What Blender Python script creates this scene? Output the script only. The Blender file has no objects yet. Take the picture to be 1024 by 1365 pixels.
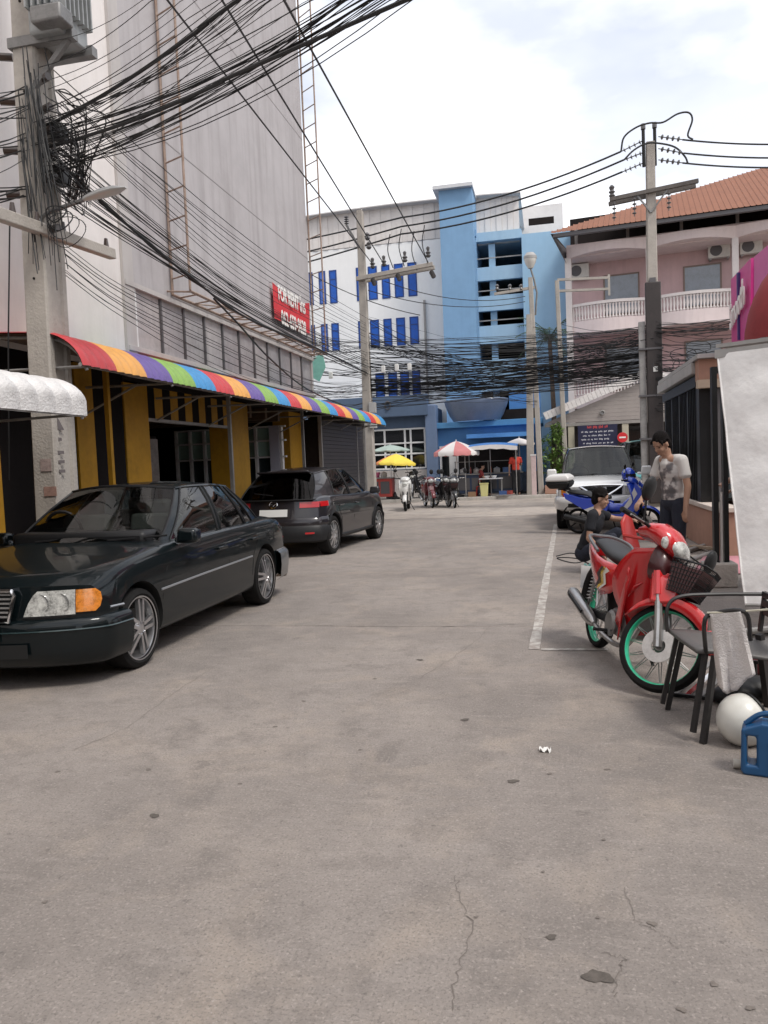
import bpy, bmesh, math, random
from mathutils import Vector, Matrix, Euler
R = math.radians
random.seed(7)
sc = bpy.context.scene
COL = sc.collection

# ---------------------------------------------------------------- camera
F, CH, HC = 1024.0, 1.5, 620.0          # focal length (photo pixels), eye height (m), horizon row at the middle column
ROLL, YAW = -math.atan(0.042), R(12.3)
PITCH = -math.atan((682.5 - HC) / F)
_f = Vector((-math.sin(YAW)*math.cos(PITCH), math.cos(YAW)*math.cos(PITCH), math.sin(PITCH)))
_r0 = Vector((math.cos(YAW), math.sin(YAW), 0)); _u0 = _r0.cross(_f)
_r = _r0*math.cos(ROLL) + _u0*math.sin(ROLL); _u = _r.cross(_f)
EYE = Vector((0, 0, CH))
cd = bpy.data.cameras.new('camera'); cam = bpy.data.objects.new('camera', cd); COL.objects.link(cam)
cd.sensor_fit = 'HORIZONTAL'; cd.sensor_width = 36.0; cd.lens = 36.0*F/1024.0
cd.clip_start = 0.05; cd.clip_end = 2000
cam.matrix_world = Matrix(((_r.x, _u.x, -_f.x, 0), (_r.y, _u.y, -_f.y, 0), (_r.z, _u.z, -_f.z, CH), (0, 0, 0, 1)))
sc.camera = cam
def ray(x, y): return _f + _r*((x-512)/F) - _u*((y-682.5)/F)
def gnd(x, y, z=0.0): d = ray(x, y); return EYE + d*((z-CH)/d.z)
def atX(x, y, X): d = ray(x, y); return EYE + d*(X/d.x)
def atY(x, y, Y): d = ray(x, y); return EYE + d*(Y/d.y)

# ---------------------------------------------------------------- sky, sun, exposure
SUN_EL, SUN_AZ = R(56), R(124)           # azimuth measured clockwise from +Y (down the street) to +X
w = bpy.data.worlds.new('World'); sc.world = w; w.use_nodes = True
nt = w.node_tree; nt.nodes.clear()
N = nt.nodes.new; L = nt.links.new
sky = N('ShaderNodeTexSky'); sky.sky_type = 'NISHITA'; sky.sun_disc = False
sky.sun_elevation = SUN_EL; sky.sun_rotation = SUN_AZ; sky.dust_density = 2.0; sky.air_density = 1.0
tc = N('ShaderNodeTexCoord')
mp = N('ShaderNodeMapping'); mp.inputs['Scale'].default_value = (1.0, 1.0, 2.2)
nz = N('ShaderNodeTexNoise'); nz.inputs['Scale'].default_value = 2.3; nz.inputs['Detail'].default_value = 5; nz.inputs['Roughness'].default_value = 0.52
cr = N('ShaderNodeValToRGB'); cr.color_ramp.elements[0].position = 0.36; cr.color_ramp.elements[1].position = 0.60
cr.color_ramp.elements[0].color = (.58, .58, .58, 1)
nz2 = N('ShaderNodeTexNoise'); nz2.inputs['Scale'].default_value = 3.2; nz2.inputs['Detail'].default_value = 6
cl = N('ShaderNodeValToRGB'); cl.color_ramp.elements[0].color = (6.5, 6.8, 7.6, 1); cl.color_ramp.elements[1].color = (10.6, 10.5, 10.5, 1)
cl.color_ramp.elements[0].position = 0.40; cl.color_ramp.elements[1].position = 0.56
mx = N('ShaderNodeMixRGB'); bg = N('ShaderNodeBackground'); bg.inputs['Strength'].default_value = 0.10; out = N('ShaderNodeOutputWorld')
L(tc.outputs['Generated'], mp.inputs['Vector']); L(mp.outputs['Vector'], nz.inputs['Vector']); L(mp.outputs['Vector'], nz2.inputs['Vector'])
L(nz.outputs['Fac'], cr.inputs['Fac']); L(nz2.outputs['Fac'], cl.inputs['Fac'])
L(cr.outputs['Color'], mx.inputs['Fac']); L(sky.outputs['Color'], mx.inputs['Color1']); L(cl.outputs['Color'], mx.inputs['Color2'])
L(mx.outputs['Color'], bg.inputs['Color']); L(bg.outputs['Background'], out.inputs['Surface'])
sl = bpy.data.lights.new('sun', 'SUN'); sl.energy = 1.5; sl.angle = R(14); sl.color = (1.0, 0.95, 0.88)
sun = bpy.data.objects.new('sun', sl); COL.objects.link(sun); sun.location = (10, -5, 30)
_sd = Vector((math.sin(SUN_AZ)*math.cos(SUN_EL), math.cos(SUN_AZ)*math.cos(SUN_EL), math.sin(SUN_EL)))
sun.rotation_euler = _sd.to_track_quat('Z', 'Y').to_euler()
sc.view_settings.view_transform = 'Standard'; sc.view_settings.look = 'None'
sc.view_settings.gamma = 1.0; sc.view_settings.use_curve_mapping = False
sc.view_settings.exposure = 0.62
sc.cycles.max_bounces = 8; sc.cycles.transparent_max_bounces = 12; sc.cycles.caustics_reflective = False; sc.cycles.caustics_refractive = False

# ---------------------------------------------------------------- materials
MATS = {}
def mat(name, col=(.5, .5, .5), rough=.6, metal=0.0, coat=0.0, var=0.0, vscale=3.0, dark=None, dscale=1.2, damt=0.0, bump=0.0, bscale=60.0,
        streak=0.0, spec=.5, emit=0.0, tr=0.0, speck=0.0, wave=None):
    """Principled material: base colour with noise variation, stains (dark, damt), vertical streaks and fine relief."""
    if name in MATS: return MATS[name]
    m = bpy.data.materials.new(name); m.use_nodes = True; MATS[name] = m
    nt = m.node_tree; b = nt.nodes['Principled BSDF']; N = nt.nodes.new; L = nt.links.new
    b.inputs['Roughness'].default_value = rough; b.inputs['Metallic'].default_value = metal
    b.inputs['Coat Weight'].default_value = coat; b.inputs['Coat Roughness'].default_value = .03
    b.inputs['Specular IOR Level'].default_value = spec
    c4 = (*col, 1); b.inputs['Base Color'].default_value = c4
    if emit: b.inputs['Emission Color'].default_value = c4; b.inputs['Emission Strength'].default_value = emit
    if tr: b.inputs['Transmission Weight'].default_value = tr
    if var or damt or bump or streak or speck:
        tc = N('ShaderNodeTexCoord'); src = None
        rgb = N('ShaderNodeRGB'); rgb.outputs[0].default_value = c4; src = rgb.outputs[0]
        def mul(src, fac_socket, colr, blend='MIX'):
            mx = N('ShaderNodeMixRGB'); mx.blend_type = blend; L(fac_socket, mx.inputs[0]); L(src, mx.inputs[1]); mx.inputs[2].default_value = colr
            return mx.outputs[0]
        def noise(scale, det=6, ro=.6, vec=None, lo=.4, hi=.65):
            n = N('ShaderNodeTexNoise'); n.inputs['Scale'].default_value = scale; n.inputs['Detail'].default_value = det; n.inputs['Roughness'].default_value = ro
            L(vec or tc.outputs['Object'], n.inputs['Vector'])
            mr = N('ShaderNodeMapRange'); mr.inputs['From Min'].default_value = lo; mr.inputs['From Max'].default_value = hi
            L(n.outputs['Fac'], mr.inputs['Value']); return mr, n
        def scaled(mr, k):
            mr.inputs['To Max'].default_value = k; return mr.outputs['Result']
        if var:
            mr, n1 = noise(vscale); src = mul(src, scaled(mr, 1.0), tuple(min(1, c*(1-var)) for c in col)+(1,))
            mr, n1 = noise(vscale*5.3, 4); src = mul(src, scaled(mr, .5), tuple(min(1, c*(1+var*.6)) for c in col)+(1,))
        if damt:
            mr, n1 = noise(dscale, 8, .7, lo=.5, hi=.72); src = mul(src, scaled(mr, damt), (*(dark or tuple(c*.4 for c in col)), 1))
        if streak:
            mp = N('ShaderNodeMapping'); mp.inputs['Scale'].default_value = (2.2, 2.2, .16); L(tc.outputs['Object'], mp.inputs['Vector'])
            mr, n1 = noise(1.6, 7, .65, mp.outputs['Vector'], .48, .75); src = mul(src, scaled(mr, streak), (*(dark or tuple(c*.45 for c in col)), 1))
        if speck:
            mr, n1 = noise(90, 2, .5, lo=.58, hi=.72); src = mul(src, scaled(mr, speck), tuple(min(1, c*1.5) for c in col)+(1,))
            mr, n1 = noise(70, 2, .5, lo=.57, hi=.7); src = mul(src, scaled(mr, speck), tuple(c*.5 for c in col)+(1,))
        L(src, b.inputs['Base Color'])
        if bump:
            n = N('ShaderNodeTexNoise'); n.inputs['Scale'].default_value = bscale; n.inputs['Detail'].default_value = 4
            L(tc.outputs['Object'], n.inputs['Vector']); bp = N('ShaderNodeBump'); bp.inputs['Strength'].default_value = bump; bp.inputs['Distance'].default_value = .02
            L(n.outputs['Fac'], bp.inputs['Height']); L(bp.outputs['Normal'], b.inputs['Normal'])
    return m
def glassmat(name, tint=(.35, .38, .37), ior=1.5, rough=.02):
    if name in MATS: return MATS[name]
    m = bpy.data.materials.new(name); m.use_nodes = True; MATS[name] = m
    nt = m.node_tree; nt.nodes.clear(); N = nt.nodes.new; L = nt.links.new
    t = N('ShaderNodeBsdfTransparent'); t.inputs[0].default_value = (*tint, 1)
    g = N('ShaderNodeBsdfGlossy'); g.inputs['Roughness'].default_value = rough; g.inputs[0].default_value = (1, 1, 1, 1)
    fr = N('ShaderNodeFresnel'); fr.inputs[0].default_value = ior
    mx = N('ShaderNodeMixShader'); o = N('ShaderNodeOutputMaterial')
    L(fr.outputs[0], mx.inputs[0]); L(t.outputs[0], mx.inputs[1]); L(g.outputs[0], mx.inputs[2]); L(mx.outputs[0], o.inputs[0])
    return m

# ---------------------------------------------------------------- mesh helpers
class MB:
    """collects vertices and faces; build() links them as ONE mesh object"""
    def __init__(s, M=None): s.v = []; s.f = []; s.M = M
    def add(s, vs, fs):
        o = len(s.v)
        for p in vs:
            p = Vector(p); s.v.append(s.M @ p if s.M else p)
        s.f += [[i+o for i in f] for f in fs]; return s
    def box(s, c, d, rot=None, taper=1.0):
        hx, hy, hz = d[0]/2, d[1]/2, d[2]/2; c = Vector(c)
        vs = [Vector((sx*hx*(taper if sz > 0 else 1), sy*hy*(taper if sz > 0 else 1), sz*hz)) for sz in (-1, 1) for sy in (-1, 1) for sx in (-1, 1)]
        if rot is not None:
            e = rot if isinstance(rot, Matrix) else Euler(rot).to_matrix(); vs = [e @ p for p in vs]
        return s.add([p+c for p in vs], [(0, 2, 3, 1), (4, 5, 7, 6), (0, 1, 5, 4), (2, 6, 7, 3), (0, 4, 6, 2), (1, 3, 7, 5)])
    def bx(s, a, b):
        a, b = Vector(a), Vector(b); return s.box((a+b)/2, [abs(q) for q in (b-a)])
    def beam(s, p, q, w, h=None, up=(0, 0, 1)):
        p, q = Vector(p), Vector(q); d = q-p; z = d.normalized(); x = Vector(up).cross(z)
        if x.length < 1e-4: x = Vector((1, 0, 0)).cross(z)
        x.normalize(); y = z.cross(x); m = Matrix((x, y, z)).transposed()
        return s.box((p+q)/2, (w, h or w, d.length), m)
    def cyl(s, p, q, r0, r1=None, n=10, cap=True):
        return s.tube([p, q], [r0, r0 if r1 is None else r1], n, cap)
    def tube(s, pts, r, n=6, cap=True, closed=False):
        pts = [Vector(p) for p in pts]; k = len(pts); rs = r if isinstance(r, (list, tuple)) else [r]*k
        vs = []; fs = []; x = None
        for i, p in enumerate(pts):
            if closed: t = pts[(i+1) % k]-pts[i-1]
            else: t = pts[min(i+1, k-1)]-pts[max(i-1, 0)]
            if t.length < 1e-9: t = Vector((0, 0, 1))
            t.normalize()
            if x is None:
                a = Vector((0, 0, 1)) if abs(t.z) < .9 else Vector((1, 0, 0)); x = a.cross(t).normalized()
            else:
                x = x - t*x.dot(t)
                x = x.normalized() if x.length > 1e-6 else t.orthogonal().normalized()
            y = t.cross(x)
            for j in range(n):
                a = 2*math.pi*j/n; vs.append(p+(x*math.cos(a)+y*math.sin(a))*rs[i])
        m = k if closed else k-1
        for i in range(m):
            for j in range(n):
                a, b = i*n+j, i*n+(j+1) % n; c = ((i+1) % k)*n
                fs.append((a, b, c+(j+1) % n, c+j))
        if cap and not closed: fs += [list(range(n))[::-1], [(k-1)*n+j for j in range(n)]]
        return s.add(vs, fs)
    def lathe(s, prof, n=24, M=None, a0=0, a1=2*math.pi, cap=False):
        """prof [(r,z)] revolved round local z"""
        full = abs(a1-a0-2*math.pi) < 1e-6; k = n if full else n+1; vs = []; fs = []
        for r, z in prof:
            for j in range(k):
                a = a0+(a1-a0)*j/n; p = Vector((r*math.cos(a), r*math.sin(a), z)); vs.append(M @ p if M else p)
        for i in range(len(prof)-1):
            for j in range(n):
                j2 = (j+1) % k; fs.append((i*k+j, i*k+j2, (i+1)*k+j2, (i+1)*k+j))
        if cap: fs += [list(range(k))[::-1], [(len(prof)-1)*k+j for j in range(k)]]
        return s.add(vs, fs)
    def grid(s, rows, closed=False, flip=False):
        m = len(rows[0]); vs = [p for r in rows for p in r]; fs = []
        for i in range(len(rows)-1):
            for j in range(m if closed else m-1):
                j2 = (j+1) % m; q = (i*m+j, i*m+j2, (i+1)*m+j2, (i+1)*m+j); fs.append(q[::-1] if flip else q)
        return s.add(vs, fs)
    def loft(s, secs, cap=True):
        """closed cross sections"""
        m = len(secs[0]); s.grid(secs, True); o = len(s.v)-len(secs)*m
        if cap: s.f += [[o+j for j in range(m)][::-1], [o+(len(secs)-1)*m+j for j in range(m)]]
        return s
    def prism(s, poly, axis, a, b):
        """2-d polygon extruded along axis (0 x,1 y,2 z) from a to b"""
        def P(p, t): q = list(p); q.insert(axis, t); return q
        n = len(poly); vs = [P(p, a) for p in poly]+[P(p, b) for p in poly]
        return s.add(vs, [list(range(n))[::-1], [n+i for i in range(n)]]+[(i, (i+1) % n, n+(i+1) % n, n+i) for i in range(n)])
    def ball(s, c, r, n=12, m=8, rot=None):
        c = Vector(c); r = (r, r, r) if isinstance(r, (int, float)) else r; vs = []; fs = []
        e = Euler(rot).to_matrix() if rot is not None else Matrix.Identity(3)
        for i in range(m+1):
            t = math.pi*i/m
            for j in range(n):
                a = 2*math.pi*j/n; vs.append(c+e @ Vector((r[0]*math.sin(t)*math.cos(a), r[1]*math.sin(t)*math.sin(a), r[2]*math.cos(t))))
        for i in range(m):
            for j in range(n): fs.append((i*n+j, (i+1)*n+j, (i+1)*n+(j+1) % n, i*n+(j+1) % n))
        return s.add(vs, fs)
    def capsule(s, p, q, r0, r1, n=12):
        p, q = Vector(p), Vector(q); d = q-p
        if d.length < 1e-6: return s.ball(p, max(r0, r1), n)
        t = d.normalized(); pts = []; rs = []
        for a in (-85, -60, -30, 0): pts.append(p+t*r0*math.sin(R(a))); rs.append(r0*math.cos(R(a)))
        for a in (0, 30, 60, 85): pts.append(q+t*r1*math.sin(R(a))); rs.append(r1*math.cos(R(a)))
        return s.tube(pts, rs, n)
    def mesh(s, name, smooth=35):
        me = bpy.data.meshes.new(name); me.from_pydata([tuple(p) for p in s.v], [], s.f)
        bm = bmesh.new(); bm.from_mesh(me); bmesh.ops.remove_doubles(bm, verts=bm.verts, dist=1e-5)
        bmesh.ops.recalc_face_normals(bm, faces=bm.faces); bm.to_mesh(me); bm.free()
        if smooth:
            for p in me.polygons: p.use_smooth = True
            me.set_sharp_from_angle(angle=R(smooth))
        return me
    def build(s, name, material, parent=None, smooth=35, bevel=0.0, loc=None, rot=None):
        me = s.mesh(name, smooth); me.materials.append(material)
        o = bpy.data.objects.new(name, me); COL.objects.link(o); o.parent = parent
        if loc: o.location = loc
        if rot: o.rotation_euler = rot
        if bevel:
            bv = o.modifiers.new('bevel', 'BEVEL'); bv.width = bevel; bv.segments = 2; bv.limit_method = 'ANGLE'; bv.angle_limit = R(40)
        return o
def tag(o, label=None, cat=None, group=None, kind=None):
    if label: o['label'] = label
    if cat: o['category'] = cat
    if group: o['group'] = group
    if kind: o['kind'] = kind
    return o
def thing(name, label, cat, loc=(0, 0, 0), rz=0.0, group=None):
    o = bpy.data.objects.new(name, None); COL.objects.link(o); o.empty_display_size = .1
    o.location = loc; o.rotation_euler = (0, 0, rz)
    return tag(o, label, cat, group)
def copy_obj(o, parent=None, loc=None, rot=None):
    c = o.copy(); COL.objects.link(c); c.parent = parent
    if loc is not None: c.location = loc
    if rot is not None: c.rotation_euler = rot
    return c
def copy_tree(o, parent=None):
    c = copy_obj(o, parent)
    for ch in list(o.children): copy_tree(ch, c)
    return c
def apply_mods(o):
    dg = bpy.context.evaluated_depsgraph_get(); me = bpy.data.meshes.new_from_object(o.evaluated_get(dg))
    o.modifiers.clear(); o.data = me; return o
def remeshed(mb, name, material, parent=None, voxel=.01, smooth=4):
    o = mb.build(name, material, parent, smooth=0)
    rm = o.modifiers.new('r', 'REMESH'); rm.mode = 'VOXEL'; rm.voxel_size = voxel; rm.use_smooth_shade = True
    sm = o.modifiers.new('s', 'SMOOTH'); sm.iterations = smooth; sm.factor = .5
    par = o.parent; apply_mods(o)
    if not o.data.materials: o.data.materials.append(material)
    for p in o.data.polygons: p.use_smooth = True
    return o
def text(body, size, material, parent, loc, rot, name='lettering', ext=.002, align='CENTER', sx=1.0, bold=0.0):
    c = bpy.data.curves.new(name, 'FONT'); c.body = body; c.size = size; c.extrude = ext; c.align_x = align; c.align_y = 'CENTER'; c.offset = bold
    c.resolution_u = 3
    o = bpy.data.objects.new(name, c); COL.objects.link(o)
    dg = bpy.context.evaluated_depsgraph_get(); me = bpy.data.meshes.new_from_object(o.evaluated_get(dg))
    bpy.data.objects.remove(o)
    for v in me.vertices: v.co.x *= sx
    me.materials.clear(); me.materials.append(material); o = bpy.data.objects.new(name, me); COL.objects.link(o)
    o.parent = parent; o.location = loc; o.rotation_euler = rot
    return o
def interp(tab, x):
    if x <= tab[0][0]: return tab[0][1]
    for (a, p), (b, q) in zip(tab, tab[1:]):
        if x <= b:
            t = (x-a)/(b-a); t = t*t*(3-2*t) if len(tab) > 99 else t; return p+(q-p)*t
    return tab[-1][1]
def spline(tab, x):
    """monotone-ish cubic through (x, value) pairs"""
    n = len(tab)
    if x <= tab[0][0]: return tab[0][1]
    if x >= tab[-1][0]: return tab[-1][1]
    ds = [(tab[i+1][1]-tab[i][1])/(tab[i+1][0]-tab[i][0]) for i in range(n-1)]
    ms = [ds[0]]+[(0 if ds[i-1]*ds[i] <= 0 else 2*ds[i-1]*ds[i]/(ds[i-1]+ds[i])) for i in range(1, n-1)]+[ds[-1]]
    for i in range(n-1):
        if x <= tab[i+1][0]:
            h = tab[i+1][0]-tab[i][0]; t = (x-tab[i][0])/h
            return ((2*t**3-3*t*t+1)*tab[i][1]+(t**3-2*t*t+t)*h*ms[i]+(-2*t**3+3*t*t)*tab[i+1][1]+(t**3-t*t)*h*ms[i+1])
def cat_curve(pts, n=6):
    """Catmull-Rom through points"""
    P = [Vector(p) for p in pts]; P = [P[0]*2-P[1]]+P+[P[-1]*2-P[-2]]; o = []
    for i in range(1, len(P)-2):
        for k in range(n):
            t = k/n; a, b, c, d = P[i-1:i+3]
            o.append(.5*((2*b)+(c-a)*t+(2*a-5*b+4*c-d)*t*t+(3*b-a-3*c+d)*t**3))
    return o+[P[-2]]

# ================================================================ ground, road, pavements
def road_material(name, base, k=1.0):
    m = bpy.data.materials.new(name); m.use_nodes = True; nt = m.node_tree; b = nt.nodes['Principled BSDF']; N = nt.nodes.new; L = nt.links.new
    geo = N('ShaderNodeNewGeometry'); P = geo.outputs['Position']
    def noise(scale, det, ro, lo, hi, vec=P, mx=1.0, dist=0.0):
        n = N('ShaderNodeTexNoise'); n.inputs['Scale'].default_value = scale; n.inputs['Detail'].default_value = det; n.inputs['Roughness'].default_value = ro; n.inputs['Distortion'].default_value = dist
        L(vec, n.inputs['Vector']); r = N('ShaderNodeMapRange'); r.inputs['From Min'].default_value = lo; r.inputs['From Max'].default_value = hi; r.inputs['To Max'].default_value = mx
        L(n.outputs['Fac'], r.inputs['Value']); return r.outputs['Result'], n.outputs['Fac']
    def mix(a, fac, colr):
        x = N('ShaderNodeMixRGB'); L(fac, x.inputs[0]); L(a, x.inputs[1]); x.inputs[2].default_value = (*colr, 1); return x.outputs[0]
    rgb = N('ShaderNodeRGB'); rgb.outputs[0].default_value = (*base, 1); c = rgb.outputs[0]
    S = lambda q: tuple(v*q for v in base)
    c = mix(c, noise(.38, 6, .6, .42, .62)[0], S(.70)); c = mix(c, noise(.9, 5, .6, .52, .7, mx=.7)[0], (base[0]*1.22, base[1]*1.2, base[2]*1.16))                                  # broad worn tracks
    c = mix(c, noise(1.7, 6, .6, .5, .7, mx=.8, dist=.6)[0], (base[0]*1.18, base[1]*1.13, base[2]*1.05))   # pale dusty patches
    c = mix(c, noise(.8, 7, .7, .60, .66, mx=.55, dist=.8)[0], S(.55)); c = mix(c, noise(2.4, 6, .65, .64, .68, mx=.5)[0], S(.5)); c = mix(c, noise(3.2, 8, .72, .49, .68, mx=.85)[0], S(.66)); c = mix(c, noise(11, 5, .65, .5, .7, mx=.5)[0], S(.74))                            # mottled grime
    mp = N('ShaderNodeMapping'); mp.inputs['Scale'].default_value = (1.0, 4.2, 1); mp.inputs['Rotation'].default_value = (0, 0, R(8)); L(P, mp.inputs['Vector'])
    c = mix(c, noise(3.1, 8, .72, .54, .74, mp.outputs[0], .55)[0], S(1.28))             # brushed streaks across the road
    v = N('ShaderNodeTexVoronoi'); v.inputs['Scale'].default_value = 55; L(P, v.inputs['Vector'])   # aggregate
    r = N('ShaderNodeMapRange'); r.inputs['From Min'].default_value = .0; r.inputs['From Max'].default_value = .35; r.inputs['To Min'].default_value = .5*k; r.inputs['To Max'].default_value = 0
    L(v.outputs['Distance'], r.inputs['Value']); n0 = noise(9, 3, .6, .45, .6)[0]
    mu = N('ShaderNodeMath'); mu.operation = 'MULTIPLY'; L(r.outputs[0], mu.inputs[0]); L(n0, mu.inputs[1]); c = mix(c, mu.outputs[0], S(1.55))
    c = mix(c, noise(110, 2, .5, .54, .68, mx=.7*k)[0], S(.55)); c = mix(c, noise(70, 3, .6, .56, .72, mx=.7*k)[0], S(1.4))
    c = mix(c, noise(22, 6, .8, .585, .68, mx=.8*k)[0], S(.45))                           # dark pits
    L(c, b.inputs['Base Color']); b.inputs['Roughness'].default_value = .82; b.inputs['Specular IOR Level'].default_value = .3
    bp = N('ShaderNodeBump'); bp.inputs['Strength'].default_value = .55*k; bp.inputs['Distance'].default_value = .012
    L(noise(48, 6, .7, .3, .75)[0], bp.inputs['Height']); L(bp.outputs[0], b.inputs['Normal'])
    MATS[name] = m; return m
M_road = road_material('road_concrete', (.302, .267, .243))
M_cross = road_material('cross_street_concrete', (.38, .335, .30), .4)
M_pave = road_material('pavement_concrete', (.36, .33, .30), .6)
M_dirt = mat('ground_earth', (.20, .17, .14), .95, var=.3, vscale=.5)
g = tag(MB().add([(-500, -300, -.03), (500, -300, -.03), (500, 900, -.03), (-500, 900, -.03)], [(0, 1, 2, 3)]).build('ground', M_dirt, smooth=0), kind='structure')
base = MB().bx((-6.2, -9, -.025), (12, 20.7, -.006)).build('road', mat('road_joint', (.10, .085, .075), .9, var=.3), smooth=0); tag(base, kind='structure')
def slab(x0, x1, y0, y1, m=M_road, parent=base, name='road_slab'):
    return MB().bx((x0, y0, -.02), (x1, y1, 0)).build(name, m, parent, smooth=0, bevel=.006)
ys = [-9, .4, 6.92, 13.4, 20.69]
for i in range(4):
    slab(-6.2, 2.315 if i else 12, ys[i]+.006, ys[i+1]-.006)
    if i: slab(2.327, 12, ys[i]+.006, ys[i+1]-.006)
cs = tag(MB().bx((-80, 20.7, -.025), (80, 29.6, .004)).build('cross_street', M_cross, smooth=0), kind='structure')
pv = tag(MB().bx((-80, 29.75, -.02), (80, 80, .12)).build('far_pavement', M_pave, smooth=0), kind='structure')
kb = MB()
for i in range(-20, 20): kb.bx((i*2.0+.006, 29.6, -.02), (i*2.0+1.994, 29.75, .13))
kb.build('kerb', mat('kerb_concrete', (.48, .45, .41), .85, var=.25, bump=.3), pv, bevel=.012)
# painted parking line: worn white L
def paint_material():
    m = bpy.data.materials.new('worn_road_paint'); m.use_nodes = True; nt = m.node_tree; b = nt.nodes['Principled BSDF']; N = nt.nodes.new; L = nt.links.new
    geo = N('ShaderNodeNewGeometry'); n = N('ShaderNodeTexNoise'); n.inputs['Scale'].default_value = 9; n.inputs['Detail'].default_value = 9; n.inputs['Roughness'].default_value = .75
    L(geo.outputs['Position'], n.inputs['Vector']); r = N('ShaderNodeValToRGB'); r.color_ramp.elements[0].position = .44; r.color_ramp.elements[1].position = .64
    r.color_ramp.elements[0].color = (.29, .255, .23, 1); r.color_ramp.elements[1].color = (.56, .54, .50, 1)
    L(n.outputs['Fac'], r.inputs[0]); L(r.outputs[0], b.inputs['Base Color']); b.inputs['Roughness'].default_value = .8; return m
M_paint = paint_material()
p0, p1, p2 = gnd(712, 866), gnd(741, 699), gnd(800, 866)
mk = MB()
n = 30
rows = []
for i in range(n+1):
    t = i/n; c = p0.lerp(p1, t); wv = .042+.004*math.sin(i*2.3)
    rows.append([(c.x-wv, c.y, .004), (c.x+wv, c.y, .004)])
mk.grid(rows); rows = []
for i in range(13):
    c = p0.lerp(p2, i/12); wv = .034+.004*math.sin(i*3.1); rows.append([(c.x+.056, c.y-wv, .0045), (c.x+.056, c.y+wv, .0045)])
mk.grid(rows)
tag(mk.build('parking_line', M_paint, base, smooth=0))
# stains, cracks
rnd = random.Random(3)
M_stain = mat('oil_stain', (.105, .09, .078), .9, var=.4, vscale=30)
def blob(cx, cy, r, m, name, z=.003, asp=1.0):
    k = 30; ph = rnd.random()*6; vs = [(cx, cy, z)]
    for j in range(k):
        a = 2*math.pi*j/k; q = r*(1+.18*math.sin(2*a+ph)+.12*math.sin(3*a+2*ph)+.10*math.sin(5*a+3*ph)+.05*rnd.uniform(-1, 1)); vs.append((cx+q*math.cos(a)*asp, cy+q*math.sin(a), z))
    return MB().add(vs, [(0, 1+j, 1+(j+1) % k) for j in range(k)]).build(name, m, base, smooth=0)
for px, py, r in [(797, 1303, .030), (735, 1250, .013), (797, 1224, .006), (805, 1120, .007), (952, 1313, .010), (909, 1347, .010), (724, 1163, .006), (635, 1223, .006),
                  (733, 1032, .010), (810, 1026, .010), (684, 1042, .02), (206, 1088, .018), (198, 1026, .012), (320, 1045, .008), (367, 969, .010), (1000, 1345, .009),
                  (77, 1029, .01), (870, 1232, .012), (60, 1203, .008), (405, 935, .012), (500, 905, .012), (620, 960, .02), (560, 880, .02), (480, 1000, .007)]:
    c = gnd(px, py); blob(c.x, c.y, r, M_stain if r > .012 else mat('faint_stain', (.175, .15, .132), .9, var=.3, vscale=60), 'stain', asp=1.25)
M_crack = mat('crack_brown', (.16, .138, .122), .9)  # dark brown of the crack lines
def crack(pix, wd=.002):
    pts = [gnd(*p) for p in pix]; out = []
    for a, b in zip(pts, pts[1:]):
        for k in range(9):
            q = a.lerp(b, k/9); out.append(q+Vector((rnd.uniform(-1, 1), rnd.uniform(-1, 1), 0))*.011)
    rows = []
    for i, q in enumerate(out):
        d = (out[min(i+1, len(out)-1)]-out[max(i-1, 0)]).normalized(); s = Vector((-d.y, d.x, 0))*wd*rnd.uniform(.3, 1.1); rows.append([(q.x-s.x, q.y-s.y, .0025), (q.x+s.x, q.y+s.y, .0025)])
    MB().grid(rows).build('crack', M_crack, base, smooth=0)
crack([(600, 1348), (612, 1290), (628, 1235), (612, 1190), (606, 1165)])
crack([(818, 1330), (826, 1290), (832, 1277), (800, 1271)], .0017)
crack([(395, 833), (520, 836), (640, 834), (700, 832)], .004)
crack([(905, 1265), (880, 1245), (850, 1230), (830, 1180)], .0013)
crack([(560, 905), (600, 880), (640, 850), (655, 832)], .0015)
crack([(100, 1000), (170, 970), (230, 925), (300, 880)], .0014)

# ================================================================ left side: white building, grey tower, arcade
M_white = mat('white_plaster', (.78, .735, .71), .8, var=.07, vscale=.8, streak=.28, dark=(.50, .44, .40), bump=.08, bscale=25)
M_tower = mat('grey_render', (.445, .42, .425), .8, var=.10, vscale=.45, streak=.75, dark=(.29, .265, .265), damt=.5, dscale=.35, bump=.1, bscale=18)
M_towerband = mat('pale_render', (.50, .47, .455), .8, var=.1, vscale=.6, streak=.4, dark=(.33, .30, .29))
M_black = mat('black_panel', (.008, .006, .006), .8, var=.3, spec=.15)
M_yellow = mat('yellow_paint', (.45, .235, .018), .6, spec=.3, var=.22, vscale=2.0, streak=.3, dark=(.30, .16, .02))
M_steel = mat('grey_steel', (.33, .32, .31), .5, .4, var=.2, vscale=8)
M_rust = mat('rusty_steel', (.36, .27, .22), .75, .2, var=.3, vscale=6, damt=.7, dark=(.24, .13, .08), dscale=5)
M_whiteframe = mat('white_aluminium', (.75, .75, .74), .45, var=.06)
M_dkframe = mat('dark_mullion', (.10, .095, .10), .5)
M_curtain = mat('window_curtain', (.42, .40, .41), .35, var=.25, vscale=2.5, streak=.5, coat=.6)
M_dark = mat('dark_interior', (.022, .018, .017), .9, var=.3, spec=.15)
FX = -6.0
wb = thing('white_building', 'plain white plastered building wall above the black and yellow shop front', 'building', (FX, 2, 0))
def part(parent, name, m, a, b, bevel=.0):
    """axis-aligned box given in world coordinates, stored relative to its thing"""
    o = Vector(parent.location) if parent else Vector((0, 0, 0))
    return MB().bx(Vector(a)-o, Vector(b)-o).build(name, m, parent, smooth=0, bevel=bevel)
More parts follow.
